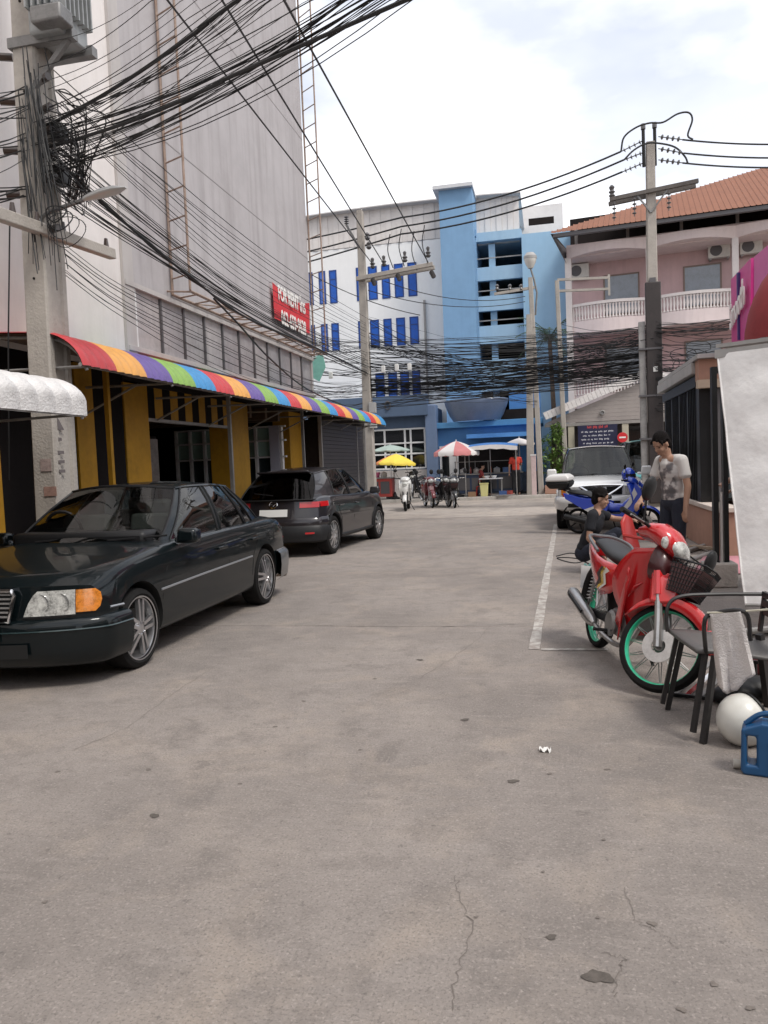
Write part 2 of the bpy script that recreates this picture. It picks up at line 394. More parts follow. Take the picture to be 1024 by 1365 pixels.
part(wb, 'upper_wall', M_white, (-16, -8, 3.02), (FX, 10.294, 15))
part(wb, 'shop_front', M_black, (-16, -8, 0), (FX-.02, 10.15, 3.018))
for y0, y1 in [(4.6, 4.95), (5.5, 5.85), (6.35, 6.7), (7.2, 7.5), (8.15, 8.51), (8.74, 8.89), (8.98, 9.37)]: part(wb, 'yellow_stripe', M_yellow, (FX-.03, y0, 0), (FX+.012, y1, 3.0))
part(wb, 'grey_base', M_steel, (FX-.02, -8, 0), (FX+.02, 4.2, .25))

tw = thing('concrete_tower', 'tall blank grey rendered block with a strip of curtained windows above the rainbow awning', 'building', (FX, 15, 0))
Y0, Y1 = 10.3, 19.45
part(tw, 'wall', M_tower, (-16, Y0, 4.36), (FX+.02, Y1, 26))
part(tw, 'window_head', M_towerband, (FX-.15, Y0+.01, 4.285), (FX+.06, Y1-.01, 4.357))
part(tw, 'lower_wall', M_tower, (-16, Y0, 2.95), (FX+.02, Y1, 3.33), 0)
part(tw, 'window_sill', M_towerband, (FX-.15, Y0+.02, 3.332), (FX+.07, Y1+.02, 3.41), .006)
part(tw, 'corner_pier', M_towerband, (FX-.5, Y0-.004, 3.0), (FX+.045, Y0+.27, 26))
part(tw, 'corner_pier', M_towerband, (FX-.5, Y1-.12, 3.412), (FX+.02, Y1-.001, 4.284))
part(tw, 'window_back_wall', mat('window_back_wall', (.2, .19, .19), .9), (-16, Y0, 3.34), (FX-.2, Y1-.02, 4.35))
npn = 11; ya, yb = Y0+.32, Y1-.14; pw = (yb-ya)/npn
for i in range(npn):
    a = ya+i*pw; f = part(tw, 'window_pane', M_curtain if i % 3 else mat('window_curtain_pale', (.50, .47, .47), .3, var=.2, streak=.4, coat=.7), (FX-.03, a+.025, 3.412), (FX-.01, a+pw-.025, 4.283))
    part(tw, 'mullion', M_whiteframe if i == 0 else M_dkframe, (FX-.05, a-.022, 3.411), (FX+.025, a+.022, 4.284))
# faint horizontal pour joints on the tower
for z in (6.9, 9.9, 12.9): part(tw, 'pour_joint', mat('joint_grey', (.30, .28, .28), .9), (FX+.0, Y0+.28, z), (FX+.024, Y1-.01, z+.02))  # joint strips in a darker grey than the wall

# steel billboard frame standing off the tower wall
fr = thing('billboard_frame', 'rusty steel ladder frame standing off the grey tower wall', 'steel frame', (FX, 15, 4.3))
def rod(parent, name, p, q, r=.018, m=M_rust, n=6):
    o = Vector(parent.location); return MB().cyl(Vector(p)-o, Vector(q)-o, r, n=n).build(name, m, parent)
def ladder(ya, yo, z0, z1):
    a, b = FX+.06, FX+.47
    rod(fr, 'rail', (a, ya, z0), (a, ya, z1), .024); rod(fr, 'rail', (b, yo, z0), (b, yo, z1), .02)
    z = z0+.25
    while z < z1: rod(fr, 'rung', (a, ya, z), (b, yo, z), .013); z += .46
ladder(11.75, 11.55, 4.42, 16); ladder(19.5, 19.2, 4.42, 16)
rod(fr, 'rail', (FX+.06, 11.75, 4.42), (FX+.06, 19.5, 4.42), .024); rod(fr, 'rail', (FX+.47, 11.55, 4.40), (FX+.47, 19.2, 4.40), .024)
for i in range(15):
    t = (i+.5)/15; rod(fr, 'rung', (FX+.06, 11.75+t*7.75, 4.42), (FX+.47, 11.55+t*7.65, 4.40), .014)
    if i % 2: rod(fr, 'brace', (FX+.06, 11.75+t*7.75, 4.42), (FX+.47, 11.55+(t+.07)*7.65, 4.40), .012)
for y in (11.65, 14.2, 16.8, 19.35): rod(fr, 'bracket', (FX-.02, y, 4.46), (FX+.47, y-.05, 4.40), .016)
# red rent banner
bn = thing('rent_banner', 'red banner with white lettering and a phone number on the tower wall', 'banner', (0, 0, 0))
tl, tr_, br_, bl = (atX(363, 376, FX+.1), atX(412, 404, FX+.1), atX(413, 446, FX+.1), atX(366, 424, FX+.1))
rows = []
for i in range(9):
    s = i/8; rows.append([])
    for j in range(13):
        t = j/12; a = tl.lerp(tr_, t); b = bl.lerp(br_, t); p = a.lerp(b, s)
        p.z -= .16*math.sin(math.pi*t)*(1-s)**2; p.x += .02*math.sin(t*9)*(1-s); rows[-1].append(p)
MB().grid(rows).build('cloth', mat('red_banner', (.62, .035, .045), .6, var=.15, vscale=4), bn)
M_wlet = mat('white_lettering', (.82, .80, .76), .6)
cz = (tl+tr_+br_+bl)/4; slope = math.atan2(br_.z-bl.z, br_.y-bl.y)
rotb = Matrix.Rotation(slope, 3, 'X') @ Matrix(((0, 0, 1), (1, 0, 0), (0, 1, 0)))
bnl = (br_-bl).length
text('FOR RENT โทร', .46, M_wlet, bn, (FX+.125, cz.y-.06, cz.z+.20), rotb.to_euler(), ext=.004, sx=.68, bold=.012)
text('062-659-9628', .46, M_wlet, bn, (FX+.125, cz.y, cz.z-.33), rotb.to_euler(), ext=.004, sx=.70, bold=.012)
for p in (tl, tr_, br_, bl): rod(bn, 'tie', (p.x, p.y, p.z), (FX+.02, p.y, p.z), .006, M_steel)

# arcade under the tower
ar = thing('arcade_shop', 'dark open shop arcade with yellow pillars under the grey tower', 'shop', (FX, 15, 0))
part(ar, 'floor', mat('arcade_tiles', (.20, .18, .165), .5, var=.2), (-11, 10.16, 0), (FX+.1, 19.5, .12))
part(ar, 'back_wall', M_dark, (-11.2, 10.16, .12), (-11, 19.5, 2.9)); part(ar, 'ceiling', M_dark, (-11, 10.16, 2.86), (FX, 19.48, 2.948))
for y0, y1, d in [(10.17, 10.85, .32), (13.95, 14.85, .45), (17.4, 18.5, .42)]: part(ar, 'pillar', M_yellow, (FX-d, y0, .12), (FX, y1, 2.9), .01)
rnd = random.Random(5)
y = 10.87
while y < 13.9:
    part(ar, 'fascia_stripe', M_yellow if int((y-10.87)/.26+.5) % 2 else M_black, (FX-.10, y, 2.38), (FX-.04, y+.255, 2.858)); y += .26
part(ar, 'fascia_rail', M_steel, (FX-.12, 10.87, 2.33), (FX-.02, 13.93, 2.378))
for y in (15.0, 15.9, 16.7): part(ar, 'beam', mat('brown_beam', (.12, .075, .045), .7, var=.3), (-11, y, 2.6), (FX-.02, y+.12, 2.85))
part(ar, 'counter', mat('counter_brown', (.10, .06, .04), .5, var=.3), (-8.6, 13.2, .12), (-7.6, 13.7, 1.0))
part(ar, 'poster', mat('dark_poster', (.14, .12, .11), .4, var=.6, vscale=9), (-6.55, 11.6, 1.2), (-6.5, 12.0, 2.1))
part(ar, 'poster_stand', M_black, (-6.6, 11.55, .12), (-6.552, 12.05, 2.15))
# inner shop window facing up the street
ww = thing('inner_shop_window', 'white framed window with mint green blinds inside the dark arcade', 'window', (-7.3, 17.0, .12))
M_mint = mat('mint_blind', (.34, .50, .45), .5, var=.1, vscale=5, coat=.4); M_wg = glassmat('shop_glass', (.25, .30, .29))
part(ww, 'lower_panel', mat('white_panel', (.66, .65, .64), .5, var=.1), (-8.75, 17.0, .12), (-5.95, 17.1, 1.05)); part(ww, 'sill', M_whiteframe, (-8.8, 16.9, 1.052), (-5.93, 17.1, 1.12))
for x in (-8.72, -8.36, -8.0, -7.3, -6.7, -6.08): part(ww, 'mullion', M_whiteframe, (x-.03, 16.96, 1.122), (x+.03, 17.08, 2.52))
part(ww, 'jamb', mat('lilac_panel', (.50, .50, .58), .5), (-6.35, 16.95, 1.122), (-6.12, 17.09, 2.52))
for z in (1.80, 2.18, 2.50): part(ww, 'transom', M_whiteframe, (-8.74, 16.97, z-.02), (-5.97, 17.07, z+.02))
for i, (x0, x1) in enumerate([(-8.69, -8.39), (-8.33, -8.03), (-7.97, -7.33), (-7.27, -6.73), (-6.67, -6.36)]):
    for z0, z1 in ((1.83, 2.155), (2.205, 2.475)): part(ww, 'blind', M_mint, (x0, 17.05, z0), (x1, 17.06, z1))
    part(ww, 'pane', mat('dark_glass', (.03, .04, .042), .08, coat=.5), (x0, 17.05, 1.13), (x1, 17.06, 1.775))
# dark shop at the end of the awning
ds = thing('shuttered_shop', 'low shop closed with a dark grey roller shutter past the tower', 'shop', (-5.6, 20.8, 0))
part(ds, 'wall', M_dark, (-12, 19.5, 0), (-5.62, 23.2, 2.78))
for i in range(26): part(ds, 'shutter_slat', mat('shutter_grey', (.055, .053, .057), .5, .2, var=.12), (-5.62, 18.56, .1+i*.1), (-5.59-.008*(i % 2), 23.1, .193+i*.1))
part(ds, 'shutter_box', M_dark, (-5.9, 18.55, 2.7), (-5.55, 23.15, 2.9)); part(ds, 'side_wall', M_dark, (-6.1, 18.52, .12), (-5.63, 19.49, 2.7)); part(ds, 'post', M_steel, (-5.62, 18.46, 0), (-5.54, 18.545, 2.8)); part(ds, 'post', M_steel, (-5.62, 23.11, 0), (-5.54, 23.19, 2.8))

# rainbow awning: curved panels, each colour a part
aw = thing('rainbow_awning', 'long curved awning striped red, yellow, purple, green and blue', 'awning', (FX, 15, 3.0))
AY0, PWD, NP = 7.25, .662, 23
cols = [(.52, .045, .05), (.70, .34, .08), (.13, .085, .29), (.23, .40, .08), (.05, .25, .52)]
def prof(t):
    """from the wall (t=0) over the roll to the lip (t=1)"""
    if t < .4: q = t/.4; return (FX+.0+q*.72, 3.10-.05*q)
    a = (t-.4)/.6*R(82); return (FX+.72+.56*math.sin(a), 3.05-.44*(1-math.cos(a)))
pm = []
for c in range(5):
    rows = []
    for i in range(21):
        yy = PWD*i/20; q = abs(math.sin(math.pi*4*i/20)); rows.append([])
        for j in range(17):
            t = j/16; x, z = prof(t); x2, z2 = prof(min(1, t+.01)); x1, z1 = prof(max(0, t-.01)); d = Vector((x2-x1, z2-z1)).normalized()
            rows[-1].append((x-FX-d.y*.022*q, yy, z-3.0+d.x*.022*q))
    m = mat('awning_'+str(c), cols[c], .45, var=.14, vscale=3, damt=.35, dark=tuple(v*.55+.03 for v in cols[c]), dscale=3); me = MB().grid(rows).mesh('awning_panel', 80); me.materials.append(m); pm.append(me)
for i in range(NP):
    o = bpy.data.objects.new('awning_panel', pm[i % 5] if i < NP-1 else pm[4]); COL.objects.link(o); o.parent = aw; o.location = (0, AY0-15+i*PWD, 0)
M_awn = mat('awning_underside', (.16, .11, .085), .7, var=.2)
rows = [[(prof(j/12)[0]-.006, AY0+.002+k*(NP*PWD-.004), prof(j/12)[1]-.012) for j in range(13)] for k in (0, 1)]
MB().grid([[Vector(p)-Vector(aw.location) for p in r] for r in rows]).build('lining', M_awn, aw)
ex, ez = prof(1)
rod(aw, 'front_pipe', (ex-.03, AY0, ez+.01), (ex-.03, AY0+NP*PWD, ez+.01), .022, M_steel, 8)
for i in range(9):
    y = AY0+.1+i*(NP*PWD-.2)/8
    MB().tube([Vector((prof(t/10)[0]-.02, y, prof(t/10)[1]-.04))-Vector(aw.location) for t in range(11)], .018, 6).build('rib', M_steel, aw)
    rod(aw, 'rafter', (ex-.04, y, ez), (FX, y, ez+.02), .018, M_steel); rod(aw, 'strut', (FX, y, 2.35), (ex-.5, y, ez+.02), .015, M_steel)
for y in (9.1, 13.0, 17.2, 22.3): MB().bx(Vector((-5.64, y-.03, 0))-Vector(aw.location), Vector((-5.58, y+.03, 3.08))-Vector(aw.location)).build('post', M_yellow if y < 10 else M_steel, aw)

# small white scalloped awning
wa = thing('white_awning', 'short white embossed plastic awning in front of the concrete pole', 'awning', (-5.0, 5.2, 2.2))
def prof2(t):
    if t < .35: q = t/.35; return (-5.98+q*1.6, 2.44-.10*q)
    if t < .82: a = (t-.35)/.47*R(78); return (-4.38+.36*math.sin(a), 2.36-.48*(1-math.cos(a))*.45)
    q = (t-.82)/.18; return (-4.028, 2.19-q*.14)
M_wa = mat('white_ribbed_plastic', (.66, .645, .635), .5, var=.16, vscale=14, damt=.3, dscale=6, dark=(.36, .34, .33), bump=.5, bscale=55)
wd = .222
rows = []
for i in range(7):
    yy = wd*i/6; q = abs(math.sin(math.pi*i/6)); rows.append([])
    for j in range(19):
        t = j/18; x, z = prof2(t); k = (.040 if t < .82 else .012)*q; x2, z2 = prof2(min(1, t+.01)); x1, z1 = prof2(max(0, t-.01)); d = Vector((x2-x1, z2-z1)).normalized()
        rows[-1].append((x+5.0-d.y*k, yy, z-2.2+d.x*k))
me = MB().grid(rows).mesh('awning_panel', 60); me.materials.append(M_wa)
for i in range(14):
    o = bpy.data.objects.new('awning_panel', me); COL.objects.link(o); o.parent = wa; o.location = (0, 6.2-5.2-(i+1)*wd, 0)
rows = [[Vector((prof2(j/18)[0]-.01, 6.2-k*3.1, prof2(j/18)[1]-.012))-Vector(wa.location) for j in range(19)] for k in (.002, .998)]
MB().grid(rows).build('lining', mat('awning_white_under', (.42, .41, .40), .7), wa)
for y in (6.15, 4.6, 3.15): MB().tube([Vector((prof2(t/10)[0]-.02, y, prof2(t/10)[1]-.03))-Vector(wa.location) for t in range(11)], .013, 6).build('rib', M_steel, wa); rod(wa, 'strut', (-5.98, y, 2.03), (-4.06, y, 2.06), .013, M_steel)

# ================================================================ far side of the cross street
def windows(bld, rects, y, mpane, mframe, fw=.05, transom=None, proud=.03):
    """each window a frame part with its pane as a sub-part; rects (x0,x1,z0,z1) in world metres on plane y facing -Y"""
    o = Vector(bld.location)
    for x0, x1, z0, z1 in rects:
        f = MB(); a = y-proud; b = y+.05
        for p, q in [((x0, a, z0), (x0+fw, b, z1)), ((x1-fw, a, z0), (x1, b, z1)), ((x0+fw, a, z0), (x1-fw, b, z0+fw)), ((x0+fw, a, z1-fw), (x1-fw, b, z1))]: f.bx(Vector(p)-o, Vector(q)-o)
        if transom: f.bx(Vector((x0+fw, a, z0+(z1-z0)*transom-fw/2))-o, Vector((x1-fw, b, z0+(z1-z0)*transom+fw/2))-o)
        fo = f.build('window', mframe, bld, smooth=0)
        MB().bx(Vector((x0+fw, y-.01, z0+fw))-o, Vector((x1-fw, y+.0, z1-fw))-o).build('pane', mpane, fo, smooth=0)
# white building with blue windows
BY = 38.0
wh = thing('white_office_block', 'white building with rows of narrow blue windows and a vaulted grey roof', 'building', (-8, BY, 0))
M_bw = mat('bright_white_render', (.86, .86, .85), .7, var=.05, vscale=.5, streak=.15, dark=(.6, .6, .62))
part(wh, 'wall', M_bw, (-20, BY, .12), (-4.6, BY+9, 12.4))
M_bp = mat('blue_glass', (.015, .11, .50), .12, coat=.8, var=.25, vscale=1.2); M_bf = mat('blue_frame', (.01, .05, .22), .4)
rects = []
for a, b in [(411, 416), (424, 433), (438, 448), (474, 484), (490, 502), (508, 519), (525, 537), (543, 555)]:
    for za, zb in ((352, 395), (424, 459)):
        p = atY(a, 350, BY); q = atY(b, 350, BY); dz = -(a-515)*.075/27
        rects.append((p.x, q.x, atY(515, zb+3, BY).z, atY(515, za+1, BY).z))
for a, b in [(500, 512), (517, 529), (533, 545), (549, 560)]: p = atY(a, 490, BY); q = atY(b, 490, BY); rects.append((p.x, q.x, 4.6, 6.1))
windows(wh, rects, BY, M_bp, M_bf, .06, .72, .02)
M_vault = mat('ribbed_roof_sheet', (.72, .68, .65), .6, .1, var=.1, vscale=1)
nseg = 74
for i in range(nseg):      # vertical ribbed cladding under the vaulted roof line
    x0 = -20+i*.27; x1 = x0+.265
    if x1 > -1.0: break
    zt = 13.75+.42*(1-((x0+6.5)/10)**2); zt = max(zt, 12.6)
    part(wh, 'cladding_sheet', M_vault, (x0, BY-.04+.03*(i % 2), 12.42 if x0 < -4.9 else 11.9), (x1, BY+.2, zt))
rows = []
for k in range(2):
    rows.append([Vector((x/2, BY-.35+k*9.3, max(12.6, 13.75+.42*(1-((x/2+6.5)/10)**2))+.06))-Vector(wh.location) for x in range(-40, -1)])
sh = MB().grid(rows).build('roof', mat('pale_roof_sheet', (.55, .53, .52), .5, .2), wh); so = sh.modifiers.new('s', 'SOLIDIFY'); so.thickness = .09
part(wh, 'drain_pipe', M_steel, (atY(566, 400, BY).x-.05, BY-.12, 4), (atY(566, 400, BY).x+.05, BY-.01, 9.5))
# blue stair tower
TY = 36.0
bt = thing('blue_stair_tower', 'tall plain blue stair tower with an overhanging roof slab', 'tower', (-3.6, TY, 0))
M_blue = mat('blue_render', (.20, .36, .56), .75, var=.10, vscale=.4, streak=.2, dark=(.11, .22, .38))
M_lblue = mat('light_blue_render', (.37, .55, .71), .75, var=.08, vscale=.5, streak=.25, dark=(.2, .36, .52))
xl, xc = atY(590, 400, TY).x, atY(634, 400, TY).x; zt = atY(605, 252, TY).z
part(bt, 'wall', M_blue, (xl, TY, .12), (xc, TY+4.2, zt), .0)
part(bt, 'roof_slab', mat('slab_white', (.62, .63, .65), .7, var=.1), (xl-.25, TY-.25, zt+.002), (xc+.05, TY+4.4, zt+.16))
part(bt, 'slit', mat('slit_dark', (.05, .07, .1), .6), (xc-.01, TY+1.8, 7.9), (xc+.012, TY+1.95, 10.3))
part(bt, 'cable_tray', M_blue, (xc+.0, TY+.8, 12.0), (xc+.05, TY+1.1, 12.3))
# parking structure
PY = 37.5
pk = thing('blue_parking_deck', 'pale blue multi storey parking structure with dark open decks', 'building', (-1, PY, 0))
xa, xb, xe = xc-.2, atY(698, 400, PY).x, atY(752, 400, PY).x
ztop = atY(680, 306, PY).z
def zpx(yy): return atY(680, yy, PY).z
bands = [(306, 318), (353, 371), (392, 412), (432, 456), (478, 520)]
for ya_, yb_ in bands: part(pk, 'parapet', M_lblue, (xa, PY, zpx(yb_)), (xb, PY+.25, zpx(ya_)))
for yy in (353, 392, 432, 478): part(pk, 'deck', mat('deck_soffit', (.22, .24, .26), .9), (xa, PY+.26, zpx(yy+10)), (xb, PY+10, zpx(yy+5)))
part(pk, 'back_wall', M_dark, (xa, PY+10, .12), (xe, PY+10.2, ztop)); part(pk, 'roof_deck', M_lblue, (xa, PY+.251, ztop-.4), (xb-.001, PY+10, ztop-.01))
part(pk, 'side_wall', M_lblue, (xa-.2, PY+.26, .12), (xa-.001, PY+10, ztop))
part(pk, 'stair_wall', mat('sky_blue_render', (.33, .53, .72), .75, var=.08, vscale=.5, streak=.2, dark=(.18, .36, .56)), (xb, PY-.3, .12), (xe+3.0, PY+10.3, atY(720, 312, PY).z))
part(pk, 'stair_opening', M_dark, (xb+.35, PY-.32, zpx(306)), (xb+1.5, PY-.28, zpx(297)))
for x in (xa+.9,): part(pk, 'column', M_lblue, (x-.15, PY+.3, .12), (x+.15, PY+.6, ztop-.5))
for ya_, yb_ in ((318, 353), (371, 392), (412, 432)): part(pk, 'rail', M_steel, (xa+.01, PY+.08, (zpx(ya_)+zpx(yb_)*2)/3), (xb-.01, PY+.12, (zpx(ya_)+zpx(yb_)*2)/3+.05))
rf = MB()
part(pk, 'ribbed_roof_wall', M_vault, (xa+.05, PY+6, ztop), (xe+.2, PY+6.2, atY(690, 277, PY+6).z))

# low blue shop building on the far pavement
LY = 33.0
lb = thing('low_blue_shop', 'low dark blue shop building with white framed windows behind the street stalls', 'building', (-6, LY, .12))
M_nb = mat('slate_blue_render', (.085, .13, .21), .7, var=.12, vscale=.6, streak=.2, dark=(.05, .08, .13)); M_mb = mat('mid_blue_render', (.06, .19, .42), .65, var=.1, vscale=.7, streak=.2, dark=(.04, .12, .28))
xg, xr = atY(571, 600, LY).x, atY(722, 600, LY).x
part(lb, 'wall', M_nb, (-16, LY, .12), (xg+.001, LY+4.9, 4.1)); part(lb, 'fascia', M_nb, (-16, LY-.5, 3.55), (xg+.1, LY+.02, 4.45), .02)
part(lb, 'corner_column', mat('blue_grey_column', (.14, .20, .32), .6, var=.1), (xg-.05, LY-.35, .12), (xg+.45, LY+.3, 4.0), .05)
part(lb, 'blue_wall', M_mb, (xg+.45, LY, .12), (xr, LY+2.9, 2.95)); part(lb, 'blue_coping', mat('coping_blue', (.10, .30, .55), .5, var=.1), (xg+.4, LY-.2, 2.951), (xr+.1, LY+2.9, 3.2), .02)
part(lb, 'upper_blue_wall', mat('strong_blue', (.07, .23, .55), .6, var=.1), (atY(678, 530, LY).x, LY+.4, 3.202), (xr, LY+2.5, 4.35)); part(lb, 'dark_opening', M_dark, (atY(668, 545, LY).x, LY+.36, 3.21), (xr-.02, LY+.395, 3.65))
# rounded canopy above the door
cp = MB(); rows = []
for i in range(13):
    a = math.pi*i/12; rows.append([])
    cx = (atY(592, 540, LY).x+atY(678, 540, LY).x)/2; rx = (atY(678, 540, LY).x-atY(592, 540, LY).x)/2
    for z, q in ((3.21, .72), (3.45, .84), (3.9, .97), (4.08, 1.0)): rows[-1].append(Vector((cx-rx*math.cos(a)*q, LY+.1-.9*math.sin(a)*q, z))-Vector(lb.location))
    rows[-1].append(Vector((cx-rx*math.cos(a)*.98, LY+.1-.88*math.sin(a), 4.12))-Vector(lb.location)); rows[-1].append(Vector((cx, LY+.2, 4.12))-Vector(lb.location))
cp.grid(rows).build('rounded_canopy', mat('canopy_blue_grey', (.13, .17, .25), .4, var=.15, coat=.3), lb)
MB().lathe([(.10, 0), (.13, .02), (.13, .05), (.10, .06)], 20, Matrix.Translation(Vector((atY(517, 540, LY-.5).x, LY-.5, 4.05))-Vector(lb.location)) @ Matrix.Scale(1.5, 4, (0, 0, 1)) @ Matrix.Rotation(R(90), 4, 'X')).build('emblem', M_dkframe, lb)
M_sg = mat('shop_dark_glass', (.012, .014, .016), .06, coat=.6)
o = Vector(lb.location)
wx0, wx1 = atY(478, 590, LY).x, atY(567, 590, LY).x
part(lb, 'window_glass', M_sg, (wx0, LY-.03, 1.35), (wx1, LY-.01, 3.0))
wf = MB()
for x in (wx0, wx0+.62, wx0+1.2, wx0+2.1, wx1-.62, wx1): wf.bx(Vector((x-.04, LY-.07, 1.3))-o, Vector((x+.04, LY-.031, 3.05))-o)
for z in (1.32, 1.95, 2.42, 3.02): wf.bx(Vector((wx0, LY-.085, z-.035))-o, Vector((wx1, LY-.071, z+.035))-o)
wf.build('window_frame', M_whiteframe, lb, smooth=0)
part(lb, 'dado', mat('pale_stone_dado', (.46, .43, .41), .7, var=.15), (wx0-1.5, LY-.12, .12), (wx1+.05, LY-.001, 1.25)); part(lb, 'door', M_whiteframe, (xg+.5, LY-.06, .12), (xg+1.3, LY-.001, 2.2))
part(lb, 'door_glass', M_sg, (xg+.6, LY-.08, .9), (xg+.9, LY-.061, 2.1))
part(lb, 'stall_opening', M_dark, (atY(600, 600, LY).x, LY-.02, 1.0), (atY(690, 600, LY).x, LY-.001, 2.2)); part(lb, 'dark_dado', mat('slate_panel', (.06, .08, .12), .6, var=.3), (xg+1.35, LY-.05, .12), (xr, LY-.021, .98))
part(lb, 'blue_lean_to', mat('blue_lean_to_sheet', (.10, .30, .66), .5, var=.1), (atY(625, 578, LY).x, LY-1.0, 2.45), (atY(712, 578, LY).x, LY-.001, 2.62))

# grey gabled house
GY = 31.5
gh = thing('gabled_house', 'grey clapboard gable house front with a notice board under the pink block', 'house', (2, GY, .12))
M_clap = mat('grey_brown_board', (.34, .30, .28), .75, var=.14, vscale=1.5)
gl, gt, gr = atY(726, 556, GY), atY(866, 496, GY), atY(985, 545, GY)
zb = atY(800, 562, GY).z
n = 12
for i in range(n):     # weatherboards of the gable, each one a piece
    z0 = zb+.02+(gt.z-zb)*i/n; z1 = zb+.02+(gt.z-zb)*(i+.97)/n; f = lambda z: (gl.x+(gt.x-gl.x)*min(1, max(0, (z-gl.z+.25)/(gt.z-gl.z))), gt.x+(gr.x-gt.x)*min(1, max(0, 1-(z-gr.z+.25)/(gt.z-gr.z))))
    a0, b0 = f(z0); a1, b1 = f(z1); o = Vector(gh.location)
    MB().prism([(a0-o.x, z0-o.z), (b0-o.x, z0-o.z), (b1-o.x, z1-o.z), (a1-o.x, z1-o.z)], 1, -.0, .06).build('weatherboard', M_clap, gh, smooth=0)
part(gh, 'wall', mat('house_wall_dark', (.09, .075, .07), .8, var=.2), (gl.x+.4, GY+.9, .12), (gr.x, GY+4, zb)); part(gh, 'lintel', mat('lintel_grey', (.30, .28, .26), .7, var=.15), (gl.x, GY-.04, zb-.12), (gr.x, GY+.08, zb))
M_barge = mat('white_barge_tiles', (.76, .72, .70), .6, var=.15, vscale=6)
for a, b in ((gl, gt), (gt, gr)):
    k = 26
    for i in range(k):
        p = a.lerp(b, i/k); q = a.lerp(b, (i+.94)/k); MB().beam(p-Vector(gh.location)+Vector((0, -.12, .02)), q-Vector(gh.location)+Vector((0, -.12, .02)), .14, .30).build('verge_tile', M_barge, gh, smooth=0)
    rows = [[a-Vector(gh.location)+Vector((0, -.1, .06)), b-Vector(gh.location)+Vector((0, -.1, .06))], [a-Vector(gh.location)+Vector((0, 1.9, .06)), b-Vector(gh.location)+Vector((0, 1.9, .06))]]
    ro = MB().grid(rows).build('roof', mat('dark_roof_tile', (.12, .09, .085), .7, var=.3, vscale=6), gh, smooth=0); so = ro.modifiers.new('s', 'SOLIDIFY'); so.thickness = .07
for x in (atY(762, 590, GY).x, atY(834, 580, GY).x): part(gh, 'column', mat('cream_column', (.48, .44, .34), .7, var=.1), (x-.12, GY-.02, .12), (x+.12, GY+.2, zb-.121))
part(gh, 'side_window', M_sg, (atY(841, 580, GY).x, GY+.8, .9), (atY(862, 580, GY).x, GY+.89, zb-.2))
MB().lathe([(.02, 0), (.09, .02), (.1, .05), (.07, .06)], 14, Matrix.Translation(Vector((atY(803, 550, GY).x, GY-.02, atY(803, 550, GY).z))-Vector(gh.location)) @ Matrix.Rotation(R(90), 4, 'X')).build('wall_vent', M_steel, gh)
nb = thing('notice_board', 'dark blue notice board with rows of pale lettering and a red heading', 'sign', (0, 0, 0))
b0, b1 = atY(771, 594, GY-.2), atY(823, 565, GY-.2)
part(nb, 'board', mat('navy_board', (.02, .022, .06), .4, var=.2), (b0.x, GY-.2, b0.z-.1), (b1.x, GY-.15, b1.z))
part(nb, 'leg', M_dkframe, (b0.x+.1, GY-.15, .12), (b0.x+.16, GY-.1, b0.z)); part(nb, 'leg', M_dkframe, (b1.x-.16, GY-.15, .12), (b1.x-.1, GY-.1, b0.z))
# the lettering is too blurred to read in the photograph: rows of word-long strokes
rl_ = random.Random(6)
def strokes(zc, x0, x1, h, m):
    x = x0
    while x < x1-.05:
        w_ = min(rl_.uniform(.06, .2), x1-x); mb = MB(); k = max(2, int(w_/.035))
        for q in range(k): mb.box((x+w_*(q+.5)/k, GY-.204, zc+rl_.uniform(-.15, .15)*h), (w_/k*.62, .004, h*rl_.uniform(.55, 1.0)))
        mb.build('lettering', m, nb, 0)['kind'] = 'stuff'; x += w_+.05
strokes(b1.z-.08, b0.x+.35, b1.x-.35, .12, mat('red_lettering', (.55, .07, .07), .5))
for i in range(4): strokes(b1.z-.26-i*.15, b0.x+.12+.06*(i % 2), b1.x-.12-.08*(i % 3), .065, mat('pale_lettering', (.6, .6, .65), .5))
rs = thing('red_round_sign', 'red round sign on a thin post beside the notice board', 'sign', (*atY(830, 583, GY-.5).xy, .12))
zc = atY(830, 583, GY-.5).z-.12
MB().lathe([(0, -.012), (.19, -.012), (.195, 0), (.19, .012), (0, .012)], 28, Matrix.Translation((0, 0, zc)) @ Matrix.Rotation(R(90), 4, 'X')).build('disc', mat('red_enamel', (.62, .03, .035), .35, coat=.3), rs)
MB().box((0, -.016, zc), (.24, .004, .06)).build('white_bar', M_wlet, rs); MB().cyl((0, .03, 0), (0, .03, zc+.1), .022).build('post', M_steel, rs)

# pink block with balconies and orange roof
KY = 34.0
pb = thing('pink_apartment_block', 'pink apartment block with curved white balconies under an orange metal roof', 'building', (5, KY, .12))
M_pink = mat('pink_render', (.62, .44, .44), .8, var=.10, vscale=.6, streak=.3, dark=(.36, .23, .23)); M_pp = mat('pale_pink_render', (.76, .65, .64), .8, var=.08, vscale=.7, streak=.3, dark=(.45, .36, .36))
o = Vector(pb.location); xL = atY(758, 400, KY).x; xR = 14.0
part(pb, 'back_wall', M_pink, (xL, KY+1.4, .12), (xR, KY+8, 10.4))
zp0, zp1 = atY(850, 340, KY).z-.1, atY(850, 314, KY).z
part(pb, 'parapet', M_pp, (xL-.05, KY-.05, zp0+.35), (xR, KY+1.41, zp1))
cxs = [xL, atY(866, 380, KY).x, atY(979, 380, KY).x, atY(979, 380, KY).x*2-atY(866, 380, KY).x]
M_bal = mat('baluster_white', (.72, .66, .64), .6, var=.1)
bal = MB().lathe([(.045, 0), (.06, .04), (.03, .1), (.055, .3), (.035, .5), (.055, .56), (.055, .6)], 8).mesh('baluster'); bal.materials.append(M_bal)
